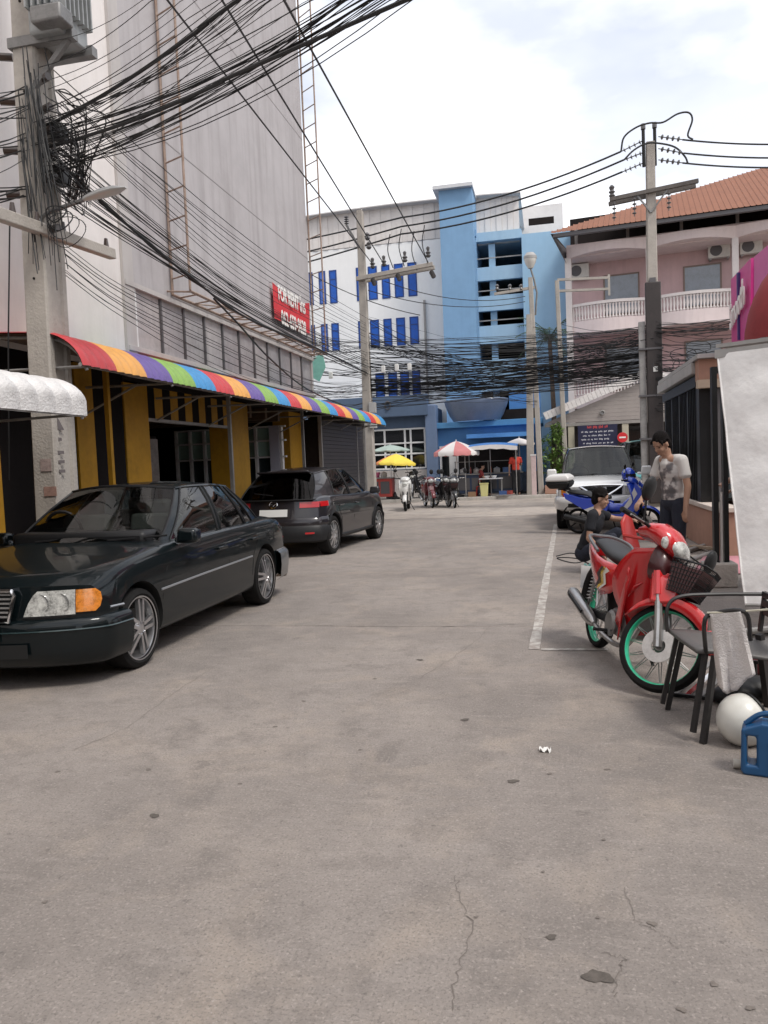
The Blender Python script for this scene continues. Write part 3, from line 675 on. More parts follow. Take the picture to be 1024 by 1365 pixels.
for fl, zf in enumerate((atY(860, 424, KY).z, atY(860, 424, KY).z-3.15)):
    part(pb, 'floor_slab', M_pp, (xL, KY+.05, zf-.32), (xR, KY+1.4, zf-.02))
    for k in range(3):
        x0, x1 = cxs[k], cxs[k+1]; m = 14; outer = []
        for i in range(m+1):
            t = i/m; outer.append((x0+(x1-x0)*t, KY-.42*math.sin(math.pi*t)))
        def band(name, z0, z1, off, th, mtl):
            mb = MB(); secs = []
            for (x, y) in outer: secs.append([Vector((x, y-off, z0))-o, Vector((x, y-off, z1))-o, Vector((x, y-off+th, z1))-o, Vector((x, y-off+th, z0))-o])
            mb.loft(secs).build(name, mtl, pb, smooth=0)
        band('balcony_skirt', zf-.42, zf+.12, 0, .12, M_pp); band('balcony_rail', zf+.74, zf+.86, .02, .16, M_bal)
        fs = [Vector((x, y, zf))-o for x, y in outer]; MB().add(fs+[Vector((x1, KY+.3, zf))-o, Vector((x0, KY+.3, zf))-o], [list(range(len(fs)+2))]).build('balcony_floor', M_pp, pb, smooth=0)
        nb_ = 26
        for i in range(nb_):
            t = (i+.5)/nb_; b = bpy.data.objects.new('baluster', bal); COL.objects.link(b); b.parent = pb; b.location = Vector((x0+(x1-x0)*t, KY-.42*math.sin(math.pi*t)+.06, zf+.13))-o
        part(pb, 'column', M_bal, (x1-.12, KY-.12, zf-.3), (x1+.12, KY+.14, zf+3.0))
        # curved canopy edge above the balcony
        if fl == 0:
            mb = MB(); secs = []
            for (x, y) in outer:
                zz = zp0+.36-.10*((x-(x0+x1)/2)/((x1-x0)/2))**2+.05; secs.append([Vector((x, y*1.0-.1+KY*0, zz))-o, Vector((x, KY-.3+(y-KY)*.6, zp0+.75))-o, Vector((x, KY+.02, zp0+.8))-o, Vector((x, KY+.02, zz))-o])
            mb.loft(secs).build('arched_canopy', M_pp, pb, smooth=0)
        dx = x0+(x1-x0)*.42
        windows(pb, [(dx, dx+1.5, zf+.5, zf+2.25)], KY+1.38, mat('grey_curtain_glass', (.20, .23, .27), .15, coat=.7, var=.2), mat('bronze_frame', (.22, .16, .13), .5), .06)
        part(pb, 'door', mat('brown_door', (.16, .09, .065), .5, var=.2), (dx+.0, KY+1.36, zf), (dx+.9, KY+1.399, zf+.48))
cxr = cxs[1]
part(pb, 'column', M_bal, (xL-.12, KY-.12, .12), (xL+.14, KY+.14, zp0+.35))
# orange roof: sheet slope with ribs
rl, rr = atY(738, 303, KY-1.2), atY(1100, 249, KY-1.2)
ez_ = atY(850, 292, KY-1.3).z-.05
pts = [Vector((rl.x, KY-1.3, ez_)), Vector((15, KY-1.3, ez_+.3)), Vector((15, KY+6.0, ez_+4.0)), Vector((9.5, KY+6.0, ez_+3.9)), Vector((rl.x+.1, KY-.5, ez_+.22))]
M_or = mat('orange_metal_roof', (.225, .088, .046), .75, .0, var=.12, vscale=.8, streak=.2, dark=(.32, .11, .05))
k = 70
def roofz(x, y): return ez_+.0*(x-rl.x)/(15-rl.x)+(y-(KY-1.3))/7.3*3.72
for i in range(k):
    x0 = rl.x+(15-rl.x)*i/k; x1 = rl.x+(15-rl.x)*(i+1)/k; ym = min(KY+6.0, KY-1.1+6.9*((x0+.2-rl.x)/(9.2-rl.x)))
    vs = []
    for x, dz in ((x0, .0), (x0+.03, .028), (x0+.06, .0), (x1, .0)): vs.append([Vector((x, KY-1.3, roofz(x, KY-1.3)+dz))-o, Vector((x, ym, roofz(x, ym)+dz))-o])
    MB().grid(vs).build('roof_sheet', M_or, pb, smooth=0)
part(pb, 'eave_beam', M_dkframe, (rl.x+.1, KY-1.25, ez_-.16), (15, KY-1.05, ez_-.02)); part(pb, 'attic_back', M_dark, (xL, KY+1.42, 10.41), (xR, KY+7, ez_+1.25))
for i in range(6): part(pb, 'attic_post', M_steel, (xL+.3+i*2.1, KY+.1, zp1), (xL+.42+i*2.1, KY+.22, ez_+.45))
MB().add([Vector(v)-o for v in [(rl.x, KY-1.28, ez_-.02), (rl.x+.1, KY-1.0, ez_+.05), (xL, KY+1.4, zp1), (xL, KY, zp0)]], [(0, 1, 2, 3)]).build('verge_board', M_dkframe, pb, smooth=0)

pb.rotation_euler = (0, 0, R(-7))
# air conditioner units on the balconies
def ac(x, y, z, label):
    t = thing('air_conditioner', label, 'air conditioner', (x, y, z), 0, 'outdoor air conditioner units')
    MB().box((0, 0, .3), (.85, .3, .6)).build('casing', mat('ac_casing', (.62, .60, .56), .5, var=.12), t, bevel=.02)
    MB().lathe([(.05, -.175), (.24, -.165), (.255, -.15), (.05, -.151)], 24, Matrix.Translation((-.12, 0, .3)) @ Matrix.Rotation(R(-90), 4, 'X') @ Matrix.Scale(-1, 4, (0, 0, 1))).build('fan_grille', M_dkframe, t)
    MB().lathe([(0, -.170), (.235, -.160)], 24, Matrix.Translation((-.12, 0, .3)) @ Matrix.Rotation(R(90), 4, 'X') @ Matrix.Scale(-1, 4, (0, 0, 1))).build('fan', M_dkframe, t)
    MB().bx((-.38, -.12, -.06), (-.3, .25, 0)).bx((.3, -.12, -.06), (.38, .25, 0)).build('bracket', M_steel, t)
    return t
for px, py, lb_ in [(773, 368, 'outdoor air conditioner on the upper balcony, left of the curtained window behind the small poles'), (957, 346, 'outdoor air conditioner under the balcony canopy, right of the grey window'),
                   (998, 342, 'outdoor air conditioner between the balcony column and the pink billboard'), (960, 432, 'outdoor air conditioner under the upper balcony slab behind the cables')]:
    p = atY(px, py, KY+1.1); dxa = p.x-5; ac(p.x, KY+1.1-dxa*math.sin(R(7)), p.z, lb_).rotation_euler = (0, 0, R(-7))

# ================================================================ vehicles
M_tyre = mat('tyre_rubber', (.010, .0095, .0095), .85, var=.3, vscale=20, spec=.25); M_alloy = mat('alloy_wheel', (.55, .55, .56), .28, .9); M_chrome = mat('chrome', (.75, .75, .76), .12, 1.0)
M_blkpl = mat('black_plastic', (.011, .011, .012), .5, var=.2, spec=.35); M_arch = mat('wheel_arch_black', (.008, .008, .008), .9); M_discb = mat('brake_disc', (.05, .048, .046), .5, .5)
M_glass = glassmat('car_glass', (.42, .46, .44)); M_tint = glassmat('tinted_car_glass', (.05, .05, .055)); M_lens = mat('clear_lens', (.56, .56, .53), .08, coat=.9, var=.65, vscale=16, damt=.5, dscale=9, dark=(.12, .12, .12))
M_amber = mat('amber_lens', (.70, .23, .03), .12, coat=.8, var=.55, vscale=18, damt=.4, dscale=12, dark=(.75, .5, .25)); M_redlens = mat('red_lens', (.45, .012, .015), .12, coat=.7); M_seat = mat('car_seat_fabric', (.13, .125, .12), .8)
M_seam = mat('panel_gap', (.006, .006, .006), .9); M_plate = mat('number_plate', (.72, .72, .70), .5)
def smooth01(t): t = max(0, min(1, t)); return t*t*(3-2*t)
class Car:
    """local frame: x forward, y left, z up; origin on the ground midway between the axles"""
    def __init__(s, root, W, xf, xr, top, width, zbot, belt, roof, front=(.16, 2.6, .10), rear=(.14, 2.8, .05), axles=(1.345, -1.345), wr=.31):
        s.root = root; s.W = W; s.xf = xf; s.xr = xr; s.top = top; s.width = width; s.zbot = zbot; s.belt = belt; s.roof = roof; s.front = front; s.rear = rear; s.ax = axles; s.wr = wr
    def dfm(s, p):
        """plan rounding and rake of nose and tail"""
        x, y, z = p; a, e, b = s.front; t = smooth01((x-(s.xf-.75))/.75); q = abs(y)/s.W
        x -= t*(a*min(1.2, q)**e+b*max(0, z-.45)**1.4)
        a, e, b = s.rear; t = smooth01(((s.xr+.75)-x)/.75); x += t*(a*min(1.2, q)**e+b*max(0, z-.45)**1.4)
        return Vector((x, y, z))
    def section(s, x):
        w = spline(s.width, x); zb = spline(s.zbot, x); zt = spline(s.top, x); zs = min(spline(s.belt, x), zt-.004); h = zs-zb
        pts = [(0, zb), (w*.80, zb), (w*.93, zb+.03), (w*.975, zb+.11), (w*.995, zb+.26*h/.55), (w*1.0, zb+.55*h), (w*.99, zb+.80*h), (w*.972, zb+.93*h), (w*.945, zs), (w*.90, zs+(zt-zs)*.35), (w*.78, zs+(zt-zs)*.68), (w*.5, zs+(zt-zs)*.93), (0, zt)]
        c = [Vector((p[0], p[1], 0)) for p in pts]; c = [c[0]]+cat_curve(c[1:], 3); return [(p.x, p.y) for p in c]
    def body(s, m, n=64, arch=True, name='body'):
        mb = MB(); secs = []
        for i in range(n+1):
            x = s.xr+(s.xf-s.xr)*i/n; h = s.section(x); loop = [(y, z) for y, z in h]+[(-y, z) for y, z in h[-2:0:-1]]; secs.append([s.dfm((x, y, z)) for y, z in loop])
        mb.grid(secs, True)
        for x, h in ((s.xr, s.section(s.xr)), (s.xf, s.section(s.xf))):
            rows = [[s.dfm((x, y*k/6, z)) for k in range(-6, 7)] for y, z in h[2:-1]]
            rows = [[s.dfm((x, h[1][0]*(k > 0)-h[1][0]*(k < 0), h[1][1])) for k in range(-6, 7)]]+rows+[[s.dfm((x, 0, h[-1][1]))]*13]
            mb.grid(rows)
        o = mb.build(name, m, s.root, 40)
        if arch:
            c = MB()
            for ax in s.ax:
                for sy in (-1, 1): c.cyl((ax, sy*(s.W-.26), s.wr+.01), (ax, sy*(s.W+.2), s.wr+.01), s.wr*1.14, n=40)
            co = c.build('cut', M_arch, None, 0)
            bm_ = o.modifiers.new('b', 'BOOLEAN'); bm_.operation = 'DIFFERENCE'; bm_.object = co; bm_.solver = 'EXACT'
            o.parent = None; bpy.context.view_layer.update(); apply_mods(o); o.parent = s.root
            bpy.data.objects.remove(co)
            while len(o.data.materials) > 1: o.data.materials.pop()
            o.data.materials.clear(); o.data.materials.append(m); o.data.materials.append(M_arch)
            for p in o.data.polygons:
                c_ = p.center; p.material_index = 0; p.use_smooth = True
                for ax in s.ax:
                    d = math.hypot(c_.x-ax, c_.z-s.wr-.01)
                    if d < s.wr*1.145 and abs(c_.y) > s.W-.3 and (d < s.wr*1.10 or abs(p.normal.y) < .5) and (abs(p.normal.y) > .9 and abs(c_.y) < s.W-.2 or abs(p.normal.y) < .3): p.material_index = 1
            o.data.set_sharp_from_angle(angle=R(32))
        s.bodyobj = o; return o
    def ysurf(s, x, z):
        """half width of the body side at x, z"""
        h = s.section(x); best = None
        for (y0, z0), (y1, z1) in zip(h, h[1:]):
            if (z0-z)*(z1-z) <= 0 and abs(z1-z0) > 1e-6: t = (z-z0)/(z1-z0); best = y0+(y1-y0)*t if best is None else max(best, y0+(y1-y0)*t)
        return best if best is not None else h[5][0]
    def side(s, sy, pts, name, m, r=.006, parent=None, off=.0):
        """a thin bead along the body side through (x,z) points"""
        P = [s.dfm((x, sy*(s.ysurf(x, z)+off), z)) for x, z in pts]; return MB().tube(P, r, 5).build(name, m, parent or s.bodyobj)
    def sidepatch(s, sy, xs, zs, name, m, off=.006, parent=None):
        rows = [[s.dfm((x, sy*(s.ysurf(x, z)+off), z)) for x in xs] for z in zs]; return MB().grid(rows).build(name, m, parent or s.root)
    def face(s, end, poly_rows, name, m, off=.008, parent=None):
        """patch on the nose (end=1) or tail (-1) plane; rows of (y,z)"""
        x = s.xf if end > 0 else s.xr; rows = [[s.dfm((x, y, z))+Vector((end*off, 0, 0)) for y, z in r] for r in poly_rows]
        return MB().grid(rows).build(name, m, parent or s.root)
    def wrap(s, end, prof, xback, name, m, parent=None, ymax=1.0, n=12):
        """band wrapped round the nose or tail; prof [(z, out)]"""
        xe = s.xf if end > 0 else s.xr; rows = []
        for z, out in prof:
            r = []
            for i in range(n+1):
                x = xback+(xe-xback)*i/n; r.append(s.dfm((x+end*out*i/n, spline(s.width, x)+out, z)))
            w_ = spline(s.width, xe)+out
            for k in range(1, 16): r.append(s.dfm((xe+end*out, w_*(1-k/8), z)))
            for i in range(n+1):
                x = xe+(xback-xe)*i/n; r.append(s.dfm((x+end*out*(1-i/n), -spline(s.width, x)-out, z)))
            for _ in range(5): r = [r[0]]+[(r[i-1]+r[i]*2+r[i+1])/4 for i in range(1, len(r)-1)]+[r[-1]]
            rows.append(r)
        return MB().grid(rows).build(name, m, parent or s.root, 50)
    # greenhouse
    def bp(s, xb): return Vector((xb, spline(s.gw_belt, xb), spline(s.belt, xb)-.01))
    def rp(s, xr): return Vector((xr, spline(s.gw_roof, xr), spline(s.roof, xr)))
    def sp(s, xb, xr, v, sy=1, off=0):
        p = s.bp(xb).lerp(s.rp(xr), v); p.y += .035*math.sin(math.pi*v)+off; p.y *= sy; return p
    def greenhouse(s, cols, m, glass, ws, bl, gw_belt, gw_roof, crown=.06, qglass=None, trim=M_blkpl):
        """cols [(x_belt, x_roof, kind of the strip to the next column)], ws/bl: bulge of windscreen and rear glass"""
        s.gw_belt, s.gw_roof = gw_belt, gw_roof
        V = [0, .12, .3, .5, .7, .88, 1]
        for sy in (1, -1):
            for (a, b, kind), (a2, b2, _) in zip(cols, cols[1:]):
                rows = [[s.sp(a+(a2-a)*k/5, b+(b2-b)*k/5, v, sy) for k in range(6)] for v in V]
                if kind == 'p': MB().grid(rows).build('pillar', m, s.root)
                else:
                    g = MB().grid(rows).build('side_window', glass, s.root)
                    loop = [s.sp(a+(a2-a)*k/5, b+(b2-b)*k/5, 0, sy, .004) for k in range(6)]+[s.sp(a2, b2, v, sy, .004) for v in V[1:]]+[s.sp(a2+(a-a2)*k/5, b2+(b-b2)*k/5, 1, sy, .004) for k in range(1, 6)]+[s.sp(a, b, v, sy, .004) for v in V[-2:0:-1]]
                    MB().tube(loop, .011, 5, closed=True).build('window_seal', trim, g)
        a, b = cols[0][:2]; a2, b2 = cols[-1][:2]; n = 14
        def cross(xb, xr, v, bulge):
            p = s.sp(xb, xr, v); r = []
            for k in range(-n//2, n//2+1):
                q = k/(n/2); r.append(Vector((p.x+bulge*(1-q*q)*(1-.35*v), p.y*q, p.z+crown*v*(1-q*q)*.75)))
            return r
        for nm, (xb, xr_), bu in (('windscreen', (a, b), ws), ('rear_window', (a2, b2), -bl)):
            if bu == 0 and nm == 'rear_window': pass
            rows = [cross(xb, xr_, v, bu) for v in V]; g = MB().grid(rows).build(nm, glass, s.root)
            MB().tube(rows[0]+[r[-1] for r in rows[1:]]+rows[-1][-2::-1]+[r[0] for r in rows[-2:0:-1]], .013, 5, closed=True).build('seal', trim, g)
        rows = []
        for i in range(17):
            t = i/16; x = b+(b2-b)*t; e = s.rp(x); bu = ws*.65*(1-t)**6-bl*.65*t**6; r = []
            for k in range(-n//2, n//2+1):
                q = k/(n/2); r.append(Vector((x+bu*(1-q*q), e.y*q, e.z+crown*(1-q*q)*(.75+.25*math.sin(math.pi*t)))))
            rows.append(r)
        MB().grid(rows).build('roof', m, s.root)
        for sy in (1, -1): MB().tube([Vector((b+(b2-b)*i/16, sy*(s.rp(b+(b2-b)*i/16).y), s.rp(b+(b2-b)*i/16).z)) for i in range(17)], .016, 6).build('roof_rail', m, s.root)
    def wheels(s, kind='twin5', tyre=None, hubmat=None, w=.2, rimr=None):
        r = s.wr; rr = rimr or r*.70; first = None
        ty = MB().lathe([(rr*.98, -w*.42), (rr*1.04, -w*.5), (r*.86, -w*.54), (r*.97, -w*.46), (r, -w*.32), (r, w*.32), (r*.97, w*.46), (r*.86, w*.54), (rr*1.04, w*.5), (rr*.98, w*.42), (rr*.98, -w*.42)], 40).mesh('tyre', 30); ty.materials.append(M_tyre)
        rim = MB().lathe([(rr*.99, w*.50), (rr*1.03, w*.51), (rr*1.03, w*.44), (rr*.95, w*.40), (rr*.86, .0), (rr*.86, -w*.4)], 40)
        spk = MB(); nsp = {'twin5': 5, 'multi': 10, 'steel': 6}[kind]
        for k in range(nsp):
            for d in ((-.15, .15) if kind == 'twin5' else (0,)):
                a = 2*math.pi*k/nsp+R(18); wd = .027 if kind == 'twin5' else .045
                p0 = Vector((rr*.20*math.cos(a+d*2.9), rr*.20*math.sin(a+d*2.9), w*.46)); p1 = Vector((rr*.92*math.cos(a+d), rr*.92*math.sin(a+d), w*.36)); spk.beam(p0, p1, wd*r/.31, .03)
        spk.lathe([(0, w*.52), (rr*.14, w*.52), (rr*.22, w*.48), (rr*.26, w*.40), (rr*.26, w*.2)], 20)
        rim.v += [v for v in spk.v]; off = len(rim.v)-len(spk.v); rim.f += [[i+off for i in f] for f in spk.f]
        rm = rim.mesh('rim', 30); rm.materials.append(hubmat or M_alloy)
        dm = MB().lathe([(0, .0), (rr*.62, .0), (rr*.62, .02), (0, .02)], 24).lathe([(rr*.9, -w*.3), (0, -w*.3)], 24).mesh('brake_disc'); dm.materials.append(M_discb)
        for ax in s.ax:
            for sy in (1, -1):
                wo = bpy.data.objects.new('wheel', dm); COL.objects.link(wo); wo.parent = s.root; wo.location = (ax, sy*(s.W-.115), r); wo.rotation_euler = (R(-90*sy), R(random.uniform(0, 72)), 0)
                for nm, me in (('tyre', ty), ('rim', rm)): c = bpy.data.objects.new(nm, me); COL.objects.link(c); c.parent = wo
    def cabin(s, x0, x1, z, seats=((.15, .36), (.15, -.36), (-.75, 0)), wheel=None):
        MB().box(((x0+x1)/2, 0, z), (x0-x1, s.W*1.55, .02)).build('cabin_floor', M_arch, s.root, 0)
        MB().box((x0-.16, 0, z+.06), (.34, s.W*1.5, .14)).build('dashboard', M_blkpl, s.root, bevel=.04)
        for x, y in seats:
            wd = .5 if y else 1.2
            t = MB().box((x, y, z+.06), (.14, wd, .36), (0, R(-14), 0)).box((x-.08, y if y else .36, z+.29), (.1, .26, .16))
            if not y: t.box((x-.08, -.36, z+.29), (.1, .26, .16))
            t.build('seat', M_seat, s.root, bevel=.04)
        if wheel:
            t = [(wheel[0]+.05*math.sin(a)*.5, wheel[1]+.185*math.cos(a), z+.13+.17*math.sin(a)) for a in [2*math.pi*k/24 for k in range(24)]]
            MB().tube(t, .016, 6, closed=True).cyl((wheel[0], wheel[1]-.18, z+.13), (wheel[0], wheel[1]+.18, z+.13), .02).build('steering_wheel', M_blkpl, s.root)

# ---- dark green-black saloon
mc = gnd(180, 888).lerp(gnd(348, 805), .5)
sed = thing('saloon_car', 'dark green-black four door saloon parked nose out beside the concrete pole', 'car', (mc.x-.865+.10, mc.y, 0), R(-90.3))
M_merc = mat('dark_green_car_paint', (.003, .0062, .0075), .4, .0, coat=.62, spec=.12, var=.2, vscale=2)
top = [(-2.31, .86), (-2.2, .93), (-1.9, .975), (-1.5, .985), (-1.0, .96), (.6, .96), (.86, .955), (1.2, .915), (1.7, .855), (1.96, .805), (2.06, .745)]
c = Car(sed, .86, 2.06, -2.31, top, [(-2.31, .76), (-2.1, .82), (-1.5, .855), (0, .862), (1.4, .86), (1.8, .85), (2.06, .82)],
        [(-2.31, .36), (-2.1, .26), (-1.6, .20), (1.6, .19), (1.9, .20), (2.06, .24)], [(-2.31, .83), (-2.0, .89), (-1.5, .915), (-1.0, .925), (.8, .90), (1.4, .85), (1.8, .80), (2.06, .725)],
        [(-1.1, 1.335), (-.6, 1.372), (-.1, 1.375), (.2, 1.355)], front=(.25, 2.3, .14), rear=(.15, 2.8, .10), wr=.312)
c.body(M_merc)
c.greenhouse([(.80, .09, 'p'), (.66, .02, 'g'), (-.30, -.36, 'p'), (-.37, -.43, 'g'), (-1.02, -.86, 'p'), (-1.06, -.89, 'g'), (-1.30, -.98, 'p'), (-1.62, -1.06, 'x')], M_merc, M_glass, .22, .16,
             [(-1.62, .68), (-1.2, .745), (-.3, .775), (.5, .765), (.8, .715)], [(-1.06, .535), (-.5, .565), (0, .555), (.1, .535)])
c.cabin(.86, -1.45, .90, wheel=(.52, -.36)); c.wheels('twin5', w=.205, rimr=.243)
for sy in (1, -1):
    c.side(sy, [(1.02, .56), (.3, .575), (-.5, .585), (-.93, .59)], 'side_moulding', mat('grey_side_moulding', (.30, .31, .33), .3, .4), .011)
    c.side(sy, [(1.72, .545), (1.85, .548), (1.95, .55)], 'side_moulding', mat('grey_side_moulding', (.3, .31, .33), .3, .4), .010); c.side(sy, [(-1.72, .56), (-1.95, .56), (-2.2, .555)], 'side_moulding', mat('grey_side_moulding', (.3, .31, .33), .3, .4), .010)
    for xs in ([(.98, .24), (.99, .5), (.90, .72), (.74, .885)], [(-.34, .23), (-.34, .6), (-.335, .9)], [(-1.20, .90), (-1.13, .75), (-.98, .60), (-.95, .4), (-.96, .24)]): c.side(sy, xs, 'door_gap', M_seam, .0045, off=-.001)
    c.side(sy, [(.98, .235), (0, .235), (-.95, .235)], 'door_gap', M_seam, .0045); c.side(sy, [(1.9, .765), (1.5, .815), (1.0, .87), (.82, .895)], 'bonnet_gap', M_seam, .004, off=-.012)
    for x in (-.18, -1.02):
        h = MB(); y = c.ysurf(x, .77); h.box((x, sy*(y+.022), .77), (.20, .018, .028)); h.box((x+.09, sy*(y+.008), .77), (.02, .03, .026)); h.box((x-.09, sy*(y+.008), .77), (.02, .03, .026)); h.build('door_handle', M_merc, sed, bevel=.006)
    y = c.ysurf(.6, .86); m_ = MB(); m_.box((.63, sy*(y+.095), .965), (.13, .19, .125), taper=.9); m_.box((.64, sy*(y+.0), .93), (.07, .06, .06)); mo = m_.build('door_mirror', M_merc, sed, bevel=.03)
    MB().box((.562, sy*(y+.095), .965), (.008, .16, .095)).build('mirror_glass', M_chrome, mo)
    # headlight with amber corner
    rows = [[(sy*(y0_+(.68-y0_)*k/6), z) for k in range(7)] for z, y0_ in ((.535, .345), (.58, .36), (.63, .38), (.68, .41), (.71, .44))]
    hl = c.face(1, rows, 'headlight', M_lens, .012); rows = [[(sy*(.684+(y1_-.684)*k/6), z) for k in range(7)] for z, y1_ in ((.548, .80), (.58, .828), (.63, .838), (.68, .83), (.708, .80))]
    c.face(1, rows, 'indicator', M_amber, .014)
    rows = [[(sy*y_, z) for y_ in (.34, .5, .68)] for z in (.531, .524)]; c.face(1, rows, 'headlight_trim', M_blkpl, .012, hl)
    for yy in (.46, .59): MB().lathe([(.0, -.03), (.05, -.02), (.062, .0), (.066, .004)], 18, Matrix.Translation(c.dfm((2.06, sy*yy, .622))+Vector((.004, 0, 0))) @ Matrix.Rotation(R(90), 4, 'Y')).build('reflector', M_chrome, hl)
    rows = [[(sy*y_, z) for y_ in (.36, .5, .62, .74)] for z in (.60, .68, .78)]; c.face(-1, rows, 'tail_light', M_redlens, .01)
c.wrap(1, [(.16, -.03), (.19, .03), (.28, .055), (.38, .062), (.44, .06), (.485, .052), (.505, .03), (.512, -.01)], 1.71, 'front_bumper', M_merc)
c.wrap(1, [(.425, .066), (.43, .074), (.437, .066)], 1.74, 'bumper_trim', mat('green_black_trim', (.02, .04, .042), .25, .2, coat=.6))
c.wrap(-1, [(.21, -.02), (.25, .04), (.40, .06), (.52, .055), (.555, .02), (.56, -.01)], -1.70, 'rear_bumper', mat('grey_lower_bumper', (.10, .105, .11), .35, .2, coat=.6))
rows = [[(y_, z) for y_ in (-.40, -.2, 0, .2, .40)] for z in (.25, .30, .35)]; c.face(1, rows, 'lower_intake', M_arch, .072)
g = MB(); Mg = Matrix.Translation((2.155, 0, .655)); gz = [(-.27, -.125), (.27, -.125), (.30, .05), (.285, .085), (-.285, .085), (-.30, .05)]
loop = [Vector((2.052 if z > 0 else 2.085, y, .64+z)) for y, z in gz]; gr_ = MB().add(loop, [list(range(6))]).build('grille', M_arch, sed, 0)
MB().tube([p+Vector((.012, 0, 0)) for p in loop], .016, 6, closed=True).build('chrome_surround', M_chrome, gr_)
for i in range(6): z = -.095+i*.031; hw = .262+.11*(z+.095)*.8; MB().box((2.09-.16*(z+.125), 0, .64+z), (.016, hw*2, .011)).build('grille_bar', M_steel, gr_)
MB().box((2.085, 0, .62), (.014, .02, .18)).build('grille_bar', M_chrome, gr_)
MB().tube([(1.99, .045*math.cos(a), .86+.045*math.sin(a)) for a in [2*math.pi*k/20 for k in range(20)]], .004, 5, closed=True).cyl((1.99, 0, .79), (1.99, 0, .86), .005).tube([(1.99, 0, .905), (1.99, 0, .86), (1.99, .038, .838)], .004, 5).tube([(1.99, 0, .86), (1.99, -.038, .838)], .004, 5).build('bonnet_star', M_chrome, sed)
for sy in (-.38, .32):
    MB().tube([(.90, sy, .958), (.86, sy+.28, .975), (.80, sy+.5, .985)], .009, 5).build('wiper', M_blkpl, sed)
MB().box((-2.42, 0, .47), (.02, .46, .13)).build('number_plate', M_plate, sed)
MB().box((2.135, 0, .42), (.012, .40, .11)).build('number_plate', M_plate, sed)

# ---- dark grey crossover
r0 = gnd(440, 738); r1_ = gnd(507, 717); d = (r1_-r0).normalized(); hd = math.atan2(d.y, d.x); hd = hd*.75+R(90)*.25
ctr = r0+d*1.285+Vector((-math.sin(hd), math.cos(hd), 0))*.80
suv = thing('crossover_car', 'dark brown-grey hatchback crossover parked behind the saloon, tail towards the viewer', 'car', (ctr.x, ctr.y, 0), hd)
M_suv = mat('brown_grey_car_paint', (.026, .023, .026), .3, .35, coat=.8, spec=.35, var=.15, vscale=2)
top = [(-1.93, .98), (-1.8, 1.03), (-1.3, 1.04), (.7, 1.04), (.95, 1.03), (1.3, .99), (1.75, .93), (2.02, .84), (2.1, .72)]
c = Car(suv, .87, 2.1, -1.93, top, [(-1.93, .76), (-1.7, .83), (-1.2, .868), (0, .868), (1.3, .865), (1.8, .83), (2.1, .74)],
        [(-1.93, .34), (-1.7, .28), (-1.3, .22), (1.5, .22), (1.9, .26), (2.1, .32)], [(-1.93, .96), (-1.7, .99), (-1.2, 1.0), (0, .97), (.9, .955), (1.5, .90), (2.1, .72)],
        [(-1.45, 1.375), (-1.0, 1.435), (-.4, 1.47), (.0, 1.465), (.2, 1.435)], front=(.25, 2.4, .2), rear=(.24, 2.3, .26), axles=(1.285, -1.285), wr=.335)
c.body(M_suv)
c.greenhouse([(1.02, .14, 'p'), (.86, .06, 'g'), (-.18, -.25, 'p'), (-.25, -.32, 'g'), (-.98, -.88, 'p'), (-1.76, -1.27, 'x')], M_suv, M_tint, .25, .10,
             [(-1.76, .68), (-1.2, .75), (-.3, .79), (.6, .775), (1.02, .70)], [(-1.4, .49), (-.8, .565), (0, .56), (.2, .535)])
c.cabin(1.0, -1.6, .96, wheel=(.6, -.36)); c.wheels('multi', w=.21, rimr=.235)
c.wrap(-1, [(.25, -.02), (.28, .04), (.36, .05), (.50, .05), (.54, .02)], -1.66, 'rear_bumper', M_blkpl); c.wrap(-1, [(.54, .02), (.58, .03), (.66, .02), (.68, -.005)], -1.68, 'bumper_top', M_suv)
c.wrap(1, [(.24, -.02), (.28, .03), (.5, .04), (.55, .0)], 1.66, 'front_bumper', M_suv)
for sy in (1, -1):
    c.side(sy, [(.92, .26), (.95, .5), (.90, .75), (.80, .93)], 'door_gap', M_seam, .005); c.side(sy, [(-.22, .26), (-.22, .6), (-.21, .95)], 'door_gap', M_seam, .005); c.side(sy, [(-1.10, .97), (-1.02, .8), (-.88, .62), (-.86, .4), (-.87, .26)], 'door_gap', M_seam, .005)
    c.side(sy, [(.92, .30), (0, .29), (-.88, .30)], 'sill_cladding', M_blkpl, .045, off=-.02)
    for ax in c.ax:
        P = []
        for k in range(15): a = math.pi*k/14*1.08-.12; x, z = ax+c.wr*1.17*math.cos(a), c.wr+.01+c.wr*1.17*math.sin(a); P.append(c.dfm((x, sy*(c.ysurf(x, max(z, .3))+.0), z)))
        MB().tube(P, .026, 6).build('arch_cladding', M_blkpl, suv)
    for x in (-.05, -.90): y = c.ysurf(x, .83); MB().box((x, sy*(y+.02), .83), (.19, .018, .026)).box((x+.085, sy*(y+.006), .83), (.02, .03, .024)).box((x-.085, sy*(y+.006), .83), (.02, .03, .024)).build('door_handle', M_suv, suv, bevel=.006)
    y = c.ysurf(.8, .9); MB().box((.84, sy*(y+.10), 1.02), (.12, .20, .13), taper=.88).box((.85, sy*(y+.01), .99), (.06, .06, .05)).build('door_mirror', M_suv, suv, bevel=.03)
    rows = [[(sy*y_, z) for y_ in (.46, .55, .64, .72, .77)] for z in (.84, .89, .935)]; t = c.face(-1, rows, 'tail_light', M_redlens, .014)
    c.sidepatch(sy, [-1.90, -1.8, -1.7, -1.62], [.85, .89, .935], 'tail_light', M_redlens, .012); c.face(-1, [[(sy*y_, z) for y_ in (.58, .66, .72)] for z in (.40, .43)], 'reflector', M_redlens, .065)
    c.face(1, [[(sy*y_, z) for y_ in (.34, .5, .66)] for z in (.66, .73)], 'headlight', M_lens, .012)
